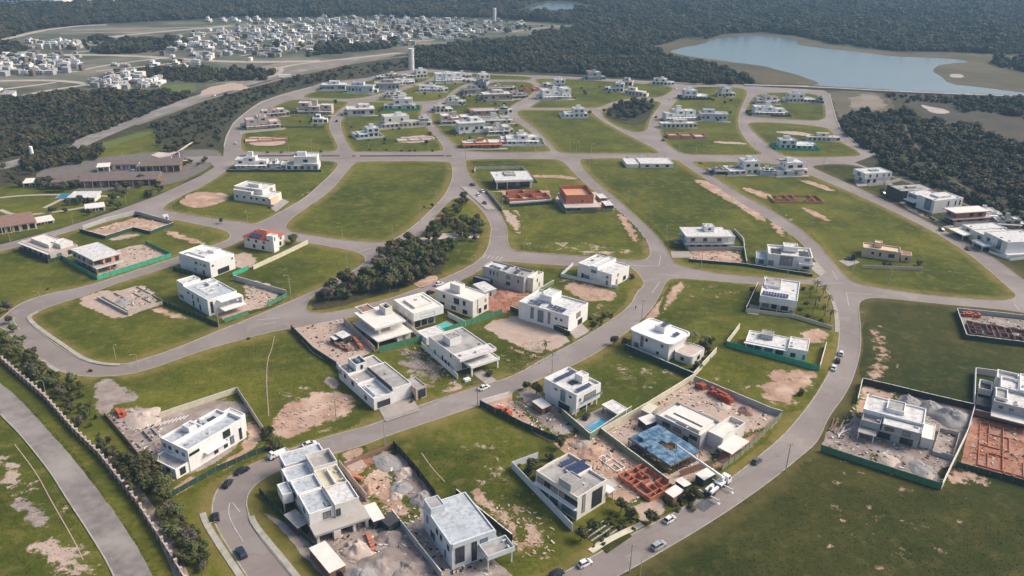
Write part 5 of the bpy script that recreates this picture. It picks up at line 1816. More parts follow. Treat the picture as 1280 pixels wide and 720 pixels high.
# --- right-hand row along the forest
h = House("white two-storey house with long window bands, first in the row along the dark wood", (1082,217), (1117,215.5), (1066,211), 6.8)
h.block(0, 1, 0, 1, 3.4, 6.8, roof='roof_white', par=.4).wins('F', (.2, .45, .7, .9), 5.0, 1.0, 1.6).win('L', .5, 5.0, 3.0, 2.0, pm='glass_blue')
h.block(.1, 1, .05, 1, 0, 3.4, par=.05).wins('F', (.1, .35), 1.5, 2.0, 2.0).win('L', .5, 1.4, 2.4, 2.0)
h.box(.4, .7, .4, .7, 6.5, 7.1, 'roof_grey', 'roof_box')
wall_run("pale front wall below the first white house along the wood", [(1085,233),(1112,230)], 1.6, 'wall_cream', parts=False)
h = House("dark house with brown parapet walls and grey roof, second in the row along the wood", (1127,239), (1164,235), (1113,231), 6.6, wall='dark_wall', roof='roof_grey', name='dark_house')
h.block(0, 1, 0, 1, 0, 6.6, roof='roof_grey', par=.4, t=.3).wins('L', (.3, .7), 4.6, 1.6, 1.4).wins('F', (.3,), 4.6, 1.6, 1.4)
h.box(.5, 1.0, -.03, -.004, 3.0, 6.5, 'brick_red', 'brick_cladding')
h.box(.35, .6, .4, .6, 6.2, 7.4, 'grey_wall', 'roof_box')
h = House("largest white house of the row by the wood, with grey glass corner", (1169,251), (1211,249.5), (1130,239.5), 7.6)
h.block(0, 1, 0, .62, 0, 7.6, roof='roof_white', par=.4, t=.3).wins('F', (.5, .75, .9), 5.0, .7, 2.6).win('L', .35, 4.2, 4.6, 6.0, pm='glass_blue', fm='grey_wall')
h.block(0, .7, .62, 1, 2.6, 7.2, roof='roof_white', par=.4).wins('L', (.3, .7), 5.4, 2.6, 1.6, pm='glass_blue')
h.box(-.12, 0, .62, 1.0, 2.8, 3.3, 'white', 'balcony_slab')
h.box(.3, .75, .2, .5, 7.2, 8.2, 'roof_white', 'roof_box')
h = House("brick-brown unfinished house with layered open floors, fourth in the row along the wood", (1195,266), (1234,262), (1182,259.5), 6.8, wall='brick_pale', roof='roof_cream', name='unfinished_house')
h.block(-.03, 1.03, -.05, 1.03, 6.3, 6.8, wall='pink_concrete', roof='offwhite', par=.1, name='roof_slab')
h.block(.08, .95, .1, .95, 3.4, 6.3, wall='brick_red', roof='concrete', par=.05).wins('F', (.2, .5, .8), 4.8, 2.0, 1.8).wins('L', (.3, .7), 4.8, 1.8, 1.8)
h.block(-.08, 1.12, -.12, 1.0, 2.9, 3.4, wall='pink_concrete', roof='concrete', par=.06, name='deck')
h.block(.05, 1, .08, .95, 0, 2.9, wall='brick_pale', roof='concrete', par=.05).wins('F', (.15, .5, .8), 1.4, 2.4, 1.8).wins('L', (.3, .7), 1.4, 2.2, 1.8)
h = House("white and grey house with carport slab, between brick-brown and blue-glass houses by the wood", (1223,296), (1268,290), (1192,279), 5.6, wall='offwhite', roof='offwhite')
h.block(.2, 1, .0, .5, 0, 5.6, roof='roof_white', par=.5).wins('F', (.3, .7), 3.6, 2, 1.6).win('L', .4, 3.2, 2.2, 2)
h.block(.0, .45, .45, 1.0, 2.6, 3.0, wall='offwhite', roof='offwhite', par=.08, name='carport_roof').col(.03, .5, 2.6).col(.03, .95, 2.6).col(.4, .95, 2.6)
h.block(.3, 1.1, .5, .95, 0, 5.0, roof='roof_white', par=.4).wins('L', (.5,), 3.2, 2, 1.6)
h = House("white house with tall blue-glass corner at the right edge by the side road", (1260,303), (1302,298), (1236,289), 7.0)
h.block(0, 1, 0, 1, 0, 7.0, roof='roof_white', par=.4).wins('F', (.55, .85), 3.6, 1.2, 2.8).wins('L', (.3,), 4.0, 2.4, 4.4, pm='glass_blue').wins('L', (.75,), 4.0, 1.4, 1.6)
h.block(-.35, -.01, .4, .9, 2.4, 3.3, wall='wall_bluewhite', roof='roof_blue', par=.6, name='balcony').col(-.32, .45, 2.4).col(-.32, .85, 2.4)
h.box(0, 1.1, -.12, 0, 0, 1.2, 'white', 'front_wall')

# --- centre block houses
h = House("white slab-roofed house with wide dark glass front above the red brick building site", (621,225), (664,222.5), (618,215), 5.6, wall='white', roof='roof_white')
h.block(-.05, 1.02, -.1, 1, 4.6, 5.8, roof='roof_white', par=.15, name='roof_slab')
h.block(.03, .96, .1, .95, 0, 4.6, wall='dark_wall', roof='roof_grey', par=.05).wins('F', (.12, .4, .62, .85), 2.2, 2.6, 3.0)
h.col(0.01, 0, 4.6, r=.35).col(.97, 0, 4.6, r=.5).col(.3, 0, 4.6, r=.2)
h.block(.3, .6, .4, .9, 5.7, 6.6, wall='grey_wall', roof='roof_grey', par=.2, name='roof_box')
h = House("red brick rooms with a white front wall, roofless building site in the centre block", (637,250), (690,247), (626,239), 2.6, wall='brick_red', name='building_site', cat='building site')
h.box(0, 1, -.05, 0.0, 0, 1.5, 'white', 'front_wall')
for (x0, x1, y0, y1) in ((0, .33, .02, .5), (.33, .62, .02, .6), (.64, .97, .02, .5), (.1, .5, .6, 1.0), (.55, .9, .55, .95)):
    h.block(x0, x1, y0, y1, 0, rnd.uniform(2.4, 3.2), wall='brick_red', roof='red_dirt' if False else 'pink_concrete', par=2.2, t=.2, name='room_walls')
h = House("tall orange brick shell on a concrete deck by the diagonal street in the centre block", (708,246), (743,244), (704,232), 8.0, wall='brick_red', roof='brick_pale', name='unfinished_house')
h.block(.02, .98, .1, 1, 3.3, 8.2, wall='brick_red', roof='brick_pale', par=2.2, t=.2).wins('F', (.3, .6), 4.6, 1.0, 1.4, fm='brick_red')
h.block(-.08, 1.15, -.22, 1.0, 2.9, 3.3, wall='pink_concrete', roof='pink_concrete', par=.04, name='deck')
h.block(.3, 1.05, -.12, 1, 0, 2.9, wall='pink_concrete', roof='concrete', par=.05)
h.col(-.05, -.18, 2.9).col(.15, -.18, 2.9).col(-.05, .4, 2.9)
h.win('F', .15, 1.4, 1.8, 2.0)
brick_stack("orange brick stacks beside the tall brick shell", (742,262), (757,261), 2.2, 1.5, seed=9)
shed("small white-roofed hut, upper of the pair by the tall brick shell", (750,248), (758,247), (748,243), 2.4, 'wood', 'roof_white')
shed("small white-roofed hut, lower of the pair by the tall brick shell", (757,257), (766,256), (755,252), 2.4, 'dark_wall', 'roof_white')
h = House("bright white house with stepped roof boxes at the corner of the two junctions", (765,342), (785,329), (725,328), 6.8, wall='white', roof='roof_white')
h.block(0, .95, 0, .42, 0, 6.4, roof='roof_white', par=.4, t=.25).wins('L', (.3,), 4.6, 1.0, .9).win('L', .3, 1.8, .8, 2.0).wins('F', (.35,), 4.6, .5, 1.2).win('F', .3, 1.6, 1.0, 2.2).win('F', .75, 1.5, 2.0, 1.8)
h.block(0, 1, .42, .62, 0, 7.6, roof='roof_white', par=.4).win('L', .5, 5.2, 2.6, 1.2)
h.block(0, 1, .62, 1, 0, 7.0, roof='roof_white', par=.4).wins('L', (.6,), 1.8, .8, 2.0)
h.box(-.06, 0, .1, .62, 3.3, 3.6, 'white', 'balcony_slab')
h.win('L', .3, 1.8, 3.0, 1.4)
h = House("small single-storey shed-like white box beside the corner house with solar roof", (801,411), (808,408), (797,407), 1.2, name="planter_box", cat="planter")
h.block(0, 1, 0, 1, 0, 1.2, par=.3)

# --- concrete house under construction, lower right block
h = House("long concrete house shell with slotted roof beside the blue formwork deck", (876,545), (902,528), (819,518), 4.8, wall='grey_wall', roof='offwhite', name='unfinished_house')
h.block(0, 1, .0, 1, 0, 4.8, roof='offwhite', par=.8, t=.3).wins('L', (.15, .5, .75), 3.0, 2.6, 1.2).wins('L', (.3,), 1.4, 1.6, 1.6)
h.block(.22, .95, .12, .88, 4.0, 4.6, wall='offwhite', roof='offwhite', par=.05, name='roof_slab')
h.box(.40, .48, .16, .8, 4.55, 4.58, 'dark_wall', 'roof_slot')
h.box(.1, .15, .1, .6, 4.0, 4.3, 'dark_wall', 'roof_slot')
h.block(.35, 1.5, -.32, 0, 0, 4.8, wall='offwhite', roof='offwhite', par=1.5, t=.28).win('F', .5, 1.8, 2.4, 2.4)
h.block(.1, .98, -.62, -.32, 2.8, 3.1, wall='offwhite', roof='offwhite', par=.04, name='porch_slab').col(.12, -.58, 2.8).col(.94, -.58, 2.8)
h.block(1.0, 1.25, .1, .5, 0, 3.4, wall='offwhite', roof='dark_wall', par=.6)
# blue formwork deck
h = House("blue formwork deck on timber props beside the truck crane boom", (838,582), (877,564), (784,548), 3.4, name='formwork_deck', cat='formwork')
fx, fy = 7, 10
for i in range(fx):
    for j in range(fy):
        if (i, j) in ((3, 4), (3, 5), (3, 3), (4, 3), (4, 4)):
            continue
        mb = MB()
        mb.box(h.X(i / fx) + .03, h.X((i + 1) / fx) - .03, h.Y(j / fy) + .03, h.Y((j + 1) / fy) - .03, 0, .16)
        mb.obj("formwork_panel", "blue_form", h.root, loc=(0, 0, 3.2 + rnd.uniform(0, .12)))
for i in range(fx + 1):
    for j in range(0, fy + 1, 2):
        mb = MB()
        mb.box(-.07, .07, -.07, .07, -.2, 3.2)
        mb.obj("prop", "wood", h.root, loc=(min(max(h.X(i / fx), .1), h.w - .1), min(max(h.Y(j / fy), .1), h.d - .1), 0))
for i in (0, 1):
    mb = MB()
    mb.bar((h.X(i), 0, 3.05), (h.X(i), h.d, 3.05), .2, .28)
    mb.obj("edge_beam", "wood", h.root)
    mb = MB()
    mb.bar((0, h.Y(i), 3.05), (h.w, h.Y(i), 3.05), .2, .28)
    mb.obj("edge_beam", "wood", h.root)
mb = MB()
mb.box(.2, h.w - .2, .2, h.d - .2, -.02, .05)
mb.obj("deck_shade_slab", "dark_wall", h.root)  # dark slab paints the shade underneath the deck
wb = MB()
for k in range(7):
    wb.bar((h.X(.44), h.Y(.3 + .04 * k), 3.0), (h.X(.62), h.Y(.3 + .04 * k), 3.0), .12)
wb.obj("stair_form", "wood", h.root)
h.box(.15, .35, .75, .9, 3.4, 4.6, 'blue_form', 'column_form')
h.box(.02, .2, .55, .6, 3.4, 4.4, 'blue_form', 'column_form')
h = House("low red-brown formwork wall panels beside the crane truck", (851,587), (886,571), (846,582), 2.6, name='formwork_wall', cat='formwork')
for k in range(6):
    mb = MB()
    mb.box(h.X(k / 6) + .03, h.X((k + 1) / 6) - .03, -.08, .08, 0, 2.5)
    mb.obj("wall_panel", "roof_rust", h.root)
# brick foundation maze
maze("red brick foundation walls of small rooms behind the garden of the solar panel house", (812,628), (838,610), (779,596), 4, 6, 1.5, 'brick_red', seed=2)
maze("low white formwork outlines on the red earth above the brick rooms", (770,590), (780,584), (750,572), 2, 3, .35, 'white', seed=6, name='footing_outline', cat='footing', piece='footing_board', keep=.8)
maze("long red foundation trenches at the right edge below the many-welled white house", (1222,582), (1320,604), (1238,532), 7, 4, .6, 'brick_red', seed=8, keep=.5)
maze("dark red brick room walls in the walled site at the right edge", (1212,420), (1310,434), (1208,406), 12, 3, 1.7, 'roof_rust', seed=12)
maze("grey concrete foundation walls in the pale dirt lot inside the loop road", (160,390), (203,376), (128,372), 3, 3, .7, 'concrete', seed=5, name='concrete_foundation')
maze("pale foundation outline beside the red earth at the lower left site", (175,560), (200,548), (168,545), 2, 2, .8, 'concrete', seed=15, name='concrete_foundation')
maze("orange brick rooms without roof at the top of the green strip near the bend", (968,254), (1022,250), (966,246), 6, 2, 1.3, 'brick_pale', seed=3)

# red stacks and heaps on the lots
brick_stack("dark red brick stack in the corner of the grey dirt lot", (868,484), (879,490), 2.3, 2.0, mat='stack_red', seed=1)
brick_stack("longest dark red brick stack beside the grey panel wall", (884,492), (912,507), 2.3, 2.1, mat='stack_red', seed=2)
brick_stack("bright red-orange brick stack inside the white corner wall", (617,516), (637,524), 2.3, 2.2, mat='tile_red', seed=4)
brick_stack("rust brick stack in the pink dirt lot below the big junction", (417,432), (434,440), 2.3, 1.4, mat='roof_rust', seed=5)
brick_stack("smaller rust brick stack next to the wall in the pink dirt lot", (440,425), (450,438), 1.1, 1.6, mat='brick_red', seed=6)
brick_stack("small orange brick stack in the lower left building site", (144,516), (150,524), 2.3, 1.6, mat='tile_red', seed=7)
brick_stack("orange brick stacks at the top of the walled site at the right edge", (1203,396), (1224,398), 2.3, 1.6, mat='tile_red', seed=8)
brick_stack("low orange brick stack on the dirt slope near the kerb gate", (436,596), (452,603), 1.1, .9, mat='brick_red', seed=10)
shed("white-roofed hut with legs in the pink dirt lot", (428,423), (436,418), (422,417), 2.8, 'dark_wall', 'roof_white')
shed("lower small white-roofed hut in the pink dirt lot", (418,425), (424,422), (415,421), 2.2, 'dark_wall', 'roof_white')
shed("white-roofed hut between the cream panel wall and the blue formwork deck", (808,531), (820,523), (801,523), 2.6, 'dark_wall', 'offwhite')
shed("cream flat-roofed hut straddling the cream panel wall", (812,517), (823,509), (801,513), 3.0, 'grey_wall', 'wall_cream')
shed("pale-roofed hut on the verge beside the brick rooms", (842,622), (852,612), (833,615), 2.4, 'wood', 'offwhite')
shed("smaller pale-roofed hut behind the crane truck on the verge", (856,609), (862,604), (846,601), 2.4, 'dark_wall', 'offwhite')
shed("low grey-roofed hut against the netting by the crane truck", (880,600), (893,590), (871,593), 2.4, 'net_dark', 'offwhite')
shed("small white hut on the red dirt above the curved road gate", (205,248+24), (211,271), (204,269), 1.6, 'offwhite', 'roof_white')
pile("large pointed grey gravel heap in the walled yard of the unfinished grey-white house", (1188,524), 6.0, 3.2, 'gravel_grey', name='gravel_pile', seed=21)
pile("middle grey gravel heap behind the unfinished grey-white house", (1162,510), 3.4, 2.4, 'gravel_grey', name='gravel_pile', seed=22)
pile("left grey gravel heap behind the unfinished grey-white house", (1136,503), 3.6, 2.2, 'gravel_grey', name='gravel_pile', seed=23)
pile("flat pale sand heap inside the green fence below the unfinished grey-white house", (1108,574), 2.8, .8, 'sand_pale', seed=24)
pile("grey sand heap in the fenced corner below the basin", (1152,586), 3.6, 1.2, 'gravel_grey', seed=25)
pile("small white sand heap in the fenced corner below the basin", (1160,595), 1.6, .9, 'sand_pale', seed=26)
pile("broad round sand heap in the lower left building site", (180,524), 5.0, 1.8, 'sand_pale', seed=27)
pile("grey heap inside the loop road dirt lot", (156,377), 3.6, 1.2, 'gravel_grey', seed=28)
pile("dark soil heap with scrap at the end of the brick stacks", (932,514), 2.6, 1.4, 'roof_rust', name='soil_pile', seed=29)
pile("pale sand heap between the brick stacks and the concrete shell", (902,508), 2.4, 1.0, 'sand_pale', seed=30)
pile("red soil heap below the white carport roof", (632,368), 4.5, 1.6, 'red_dirt', name='soil_pile', seed=31)
pile("orange sand heap in the walled dirt yard below the broad white house", (872,318), 3.0, 1.0, 'dirt', seed=32)
pile("orange soil bank on the earth above the white footing outlines", (738,566), 3.6, 1.4, 'dirt', name='soil_pile', seed=33)
pile("brown soil heap beside the footing outlines", (728,556), 2.8, 1.1, 'grey_dirt', name='soil_pile', seed=34)
# ------------------------------------------------------------ walls, fences and netting
WR = [
 ("dark green netting down the left side of the pink dirt lot", [(364,412),(392,440),(421,459)], 2.0, 'net_dark', 'netting_fence'),
 ("bright white side wall of the house with the blue tank", [(421,460),(463,507)], 2.2, 'wall_bluewhite', 'boundary_wall'),
 ("green netting along the rough lot below the cream concrete shell", [(475,441),(527,427)], 2.6, 'net_mid', 'netting_fence'),
 ("green netting behind the house with the cantilevered beam, running to the red earth", [(528,426),(582,408),(627,393)], 2.4, 'net_mid', 'netting_fence'),
 ("long white wall on the left of the house with the cantilevered beam", [(527,434),(572,474)], 2.0, 'white', 'boundary_wall'),
 ("pinkish party wall between the dirt lot and the cream concrete shell", [(430,404),(468,440)], 2.4, 'pink_concrete', 'boundary_wall'),
 ("white-topped wall between the cream concrete shell and the plunge pool house", [(500,400),(527,425)], 2.2, 'white', 'boundary_wall'),
 ("white wall right of the turquoise plunge pool", [(560,396),(582,408)], 2.2, 'white', 'boundary_wall'),
 ("dark green netting on the left edge of the long orange-brown lot", [(600,507),(655,535),(697,553)], 2.0, 'net_dark', 'netting_fence'),
 ("olive wall around the swimming pool yard", [(702,520),(737,551),(789,516)], 2.6, 'wall_green', 'boundary_wall'),
 ("white corner wall by the street in front of the red-orange bricks", [(602,506),(636,496)], 2.0, 'white', 'boundary_wall'),
 ("white wall with bluish shade painted in, along the left of the solar panel house", [(640,586),(715,664)], 2.4, 'wall_bluewhite', 'boundary_wall'),  # bluish shade of the left-facing side put into the wall colour
 ("short bluish white return wall behind the solar panel house", [(641,585),(672,573)], 2.2, 'wall_bluewhite', 'boundary_wall'),
 ("dark olive wall between the brick rooms and the blue formwork deck", [(751,543),(835,607)], 2.2, 'wall_green', 'boundary_wall'),
 ("green wall on the near side of the house with rounded corners, shade painted in", [(781,437),(866,473)], 2.2, 'net_dark', 'boundary_wall'),  # shaded stretch of the wall, given a darker colour
 ("wall on the right of the house with rounded corners, sunlit tone painted in", [(866,473),(895,441)], 2.2, 'wall_cream', 'boundary_wall'),  # sunlit stretch of the same wall, given a paler colour
 ("cream panel wall climbing from the pool yard to the lot corner", [(751,543),(806,512),(832,496),(866,475)], 2.2, 'wall_cream', 'boundary_wall'),
 ("grey panel wall with posts behind the dark red brick stacks", [(868,477),(963,517),(977,521)], 2.2, 'grey_wall', 'boundary_wall'),
 ("yellow-green netting along the outer road verge of the concrete house lot", [(977,521),(925,572),(902,588)], 2.0, 'wall_green', 'netting_fence'),
 ("brown wall above the gravel heaps, its shade painted in dark", [(1077,480),(1173,503),(1216,513)], 2.4, 'net_black', 'boundary_wall'),  # near face turned from the sun, its shade painted as near-black
 ("short pale wall on the left of the unfinished grey-white house", [(1077,480),(1071,505)], 2.2, 'wall_cream', 'boundary_wall'),
 ("long green netting below the yard of the unfinished grey-white house", [(1026,564),(1100,588),(1175,612)], 2.2, 'net_mid', 'netting_fence'),
 ("white-topped wall from the green netting corner up to the many-welled house", [(1176,612),(1208,545),(1216,517),(1218,467)], 2.4, 'offwhite', 'boundary_wall'),
 ("pale wall behind the many-welled white house", [(1218,467),(1246,471)], 2.4, 'grey_wall', 'boundary_wall'),
 ("rust wall above the long red foundation trenches", [(1217,519),(1310,541)], 2.2, 'roof_rust', 'boundary_wall'),
 ("dark green netting below the long red foundation trenches", [(1194,583),(1310,615)], 1.8, 'net_dark', 'netting_fence'),
 ("dark green wall in front of the dark red brick rooms", [(1195,391),(1207,424),(1310,437)], 2.0, 'net_dark', 'boundary_wall'),
 ("grey wall behind the dark red brick rooms by the road", [(1196,390),(1310,402)], 1.8, 'grey_wall', 'boundary_wall'),
 ("bright turquoise-green netting in front of the single-storey white house", [(908,433),(1023,464)], 2.2, 'net_green', 'netting_fence'),
 ("pale wall on the left of the single-storey white house", [(908,432),(924,411)], 2.2, 'wall_cream', 'boundary_wall'),
 ("pale wall on the right of the single-storey white house", [(1024,463),(1032,434)], 2.2, 'wall_cream', 'boundary_wall'),
 ("dark green wall left of the house with the solar row", [(932,390),(947,358)], 2.0, 'net_dark', 'boundary_wall'),
 ("pale slab fence below the palm garden", [(932,390),(990,397),(1040,412)], 1.6, 'wall_cream', 'slab_fence'),
 ("green netting below the plain white block house", [(217,338),(268,352)], 1.6, 'net_dark', 'netting_fence'),
 ("bright green netting beside the open garage of the plain white block house", [(291,346),(311,337)], 2.0, 'net_green', 'netting_fence'),
 ("dark green netting below the house with glass roof strips", [(204,381),(259,402),(273,409)], 1.8, 'net_dark', 'netting_fence'),
 ("bright green netting in front of the house with glass roof strips", [(281,403),(311,393)], 1.8, 'net_mid', 'netting_fence'),
 ("green netting at the road corner of the rubble lot", [(335,383),(359,371)], 1.8, 'net_mid', 'netting_fence'),
 ("dark grey wall between the rubble lot and the green lot", [(292,350),(358,369)], 2.2, 'grey_wall', 'boundary_wall'),
 ("whitish wall from the round tree down to the rubble lot", [(385,305),(350,322),(317,337)], 2.0, 'wall_cream', 'boundary_wall'),
 ("dark low wall on the left of the loop road dirt lot", [(122,374),(160,394)], 1.2, 'grey_wall', 'boundary_wall'),
 ("pink low wall at the front of the loop road dirt lot", [(161,394),(204,380)], 1.4, 'pink_concrete', 'boundary_wall'),
 ("teal netting in front of the cream single-storey house", [(25,313),(61,329),(78,324)], 1.8, 'net_dark', 'netting_fence'),
 ("bright teal netting around the half-built brick house", [(78,324),(122,350),(215,321)], 2.0, 'net_green', 'netting_fence'),
 ("grey-green wall at the right of the half-built brick house yard", [(215,321),(182,305)], 1.8, 'net_mid', 'boundary_wall'),
 ("dark walls of the empty L-shaped site by the main road", [(100,290),(132,299),(167,288),(188,293),(217,282)], 1.8, 'net_dark', 'boundary_wall'),
 ("grey block wall at the back of the empty L-shaped site", [(217,281),(170,268),(133,277),(104,287)], 2.0, 'grey_wall', 'boundary_wall'),
 ("white and green wall around the small yard of the stepped white corner house", [(716,332),(701,346),(771,361)], 1.6, 'wall_bluewhite', 'boundary_wall'),
 ("dark green wall in front of the walled dirt yard and corner house", [(861,327),(932,333),(1015,346)], 1.4, 'net_dark', 'boundary_wall'),
 ("pale back wall of the walled dirt yard", [(860,313),(930,313),(933,331)], 1.8, 'grey_wall', 'boundary_wall'),
 ("grey wall around the right side of the broad white house", [(917,290),(929,302),(930,312)], 1.8, 'grey_wall', 'boundary_wall'),
 ("tan garden wall in front of the tan house", [(1077,335),(1153,338)], 1.6, 'beige', 'boundary_wall'),
 ("grey wall between the street and the red brick rooms site", [(608,239),(628,264)], 1.8, 'grey_wall', 'boundary_wall'),
 ("dark green netting in front of the red brick rooms site", [(637,259),(692,255)], 1.8, 'net_dark', 'netting_fence'),
 ("grey-green netting around the tall brick shell", [(692,252),(707,267),(765,264)], 1.6, 'wall_green', 'netting_fence'),
 ("pale wall behind the slab-roofed house with dark glass", [(593,216),(594,212),(652,211),(672,229)], 1.8, 'wall_cream', 'boundary_wall'),
 ("dark green wall in front of the house with dark solar panels", [(638,388),(712,420)], 2.0, 'net_dark', 'boundary_wall'),
 ("pale green wall behind the house with dark solar panels", [(671,367),(692,355)], 1.8, 'wall_green', 'boundary_wall'),
 ("dark green netting along the sidewalk of the sand yard", [(325,617),(352,645),(385,677),(430,725)], 1.8, 'net_dark', 'netting_fence'),
 ("black netting on the right edge of the fenced dirt lot", [(492,559),(520,590),(545,623)], 2.4, 'net_black', 'netting_fence'),
 ("low rusty retaining boards at the top of the fenced dirt lot", [(431,584),(460,571),(492,559)], 1.4, 'roof_rust', 'retaining_wall'),
 ("grey party wall between the sand yard and the long pale house", [(490,645),(552,724)], 2.2, 'grey_wall', 'boundary_wall'),
 ("dark party wall on the far side of the long pale house", [(570,619),(640,676)], 2.0, 'net_black', 'boundary_wall'),
 ("pale retaining wall on the right of the deck house", [(425,585),(458,627)], 2.6, 'pink_concrete', 'retaining_wall'),
 ("pale wall behind the long white house in the lower left lot", [(200,523),(296,491)], 2.0, 'wall_cream', 'boundary_wall'),
 ("pinkish wall at the right of the long white house in the lower left lot", [(297,491),(333,546)], 2.2, 'pink_concrete', 'boundary_wall'),
 ("dark green netting beside the curved road below the long white house", [(212,623),(270,590),(333,563)], 1.8, 'net_dark', 'netting_fence'),
 ("dark low boards on the left of the lower left building site", [(131,520),(160,554),(182,582)], 1.4, 'roof_rust', 'retaining_wall'),
 ("green line of netting below the two white houses by the entrance street", [(283,215),(402,215)], 1.4, 'net_dark', 'netting_fence'),
 ("pale wall below the pink terraced house on the western ring road", [(300,167),(356,162)], 1.6, 'wall_cream', 'boundary_wall'),
 ("pale low walls and netting of the flat lot between two upper lawns", [(356,160),(405,160)], 1.6, 'wall_green', 'boundary_wall'),
]
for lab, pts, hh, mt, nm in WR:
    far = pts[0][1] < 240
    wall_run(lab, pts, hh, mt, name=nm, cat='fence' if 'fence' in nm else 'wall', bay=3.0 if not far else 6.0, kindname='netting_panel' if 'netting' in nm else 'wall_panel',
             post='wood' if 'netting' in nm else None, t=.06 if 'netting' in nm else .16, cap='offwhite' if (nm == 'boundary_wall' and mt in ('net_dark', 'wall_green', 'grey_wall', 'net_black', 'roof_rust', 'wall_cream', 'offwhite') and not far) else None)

# long perimeter wall with pillars at the lower left
PW = [(-30,425),(0,450),(22,470),(57,500),(92,540),(125,572),(172,632),(215,700),(240,742)]
root = empty("perimeter_wall", tuple(G(PW[0])), label="long brown perimeter wall with pale pillars between the outer road and the wooded walk", cat="wall")
P = [G(p) for p in PW]
seg = []
for a, b in zip(P, P[1:]):
    n = max(1, round((b - a).length / 3.1))
    for i in range(n):
        seg.append((a.lerp(b, i / n), a.lerp(b, (i + 1) / n)))
pb = MB()
pb.box(-.32, .32, -.32, .32, -.2, 2.6)
pbm = pb.mesh("pillar", "pink_concrete")
cb = MB()
cb.box(-.38, .38, -.38, .38, 2.6, 2.72)
cbm = cb.mesh("pillar_cap", "sand_pale")
o0 = P[0]
for a, b in seg:
    l = (b - a).length
    ang = math.atan2(b.y - a.y, b.x - a.x)
    mb = MB()
    mb.box(.32, l - .32, -.1, .1, -.2, 1.7)
    q = a - o0
    w = mb.obj("wall_panel", "wall_rust", root, loc=tuple(q), rz=ang)
    mb = MB()
    mb.box(.32, l - .32, -.16, .16, 1.7, 1.82)
    mb.obj("coping", "pink_concrete", w)
    p_ = link("pillar", pbm, root, tuple(q), ang)
    link("cap", cbm, p_)

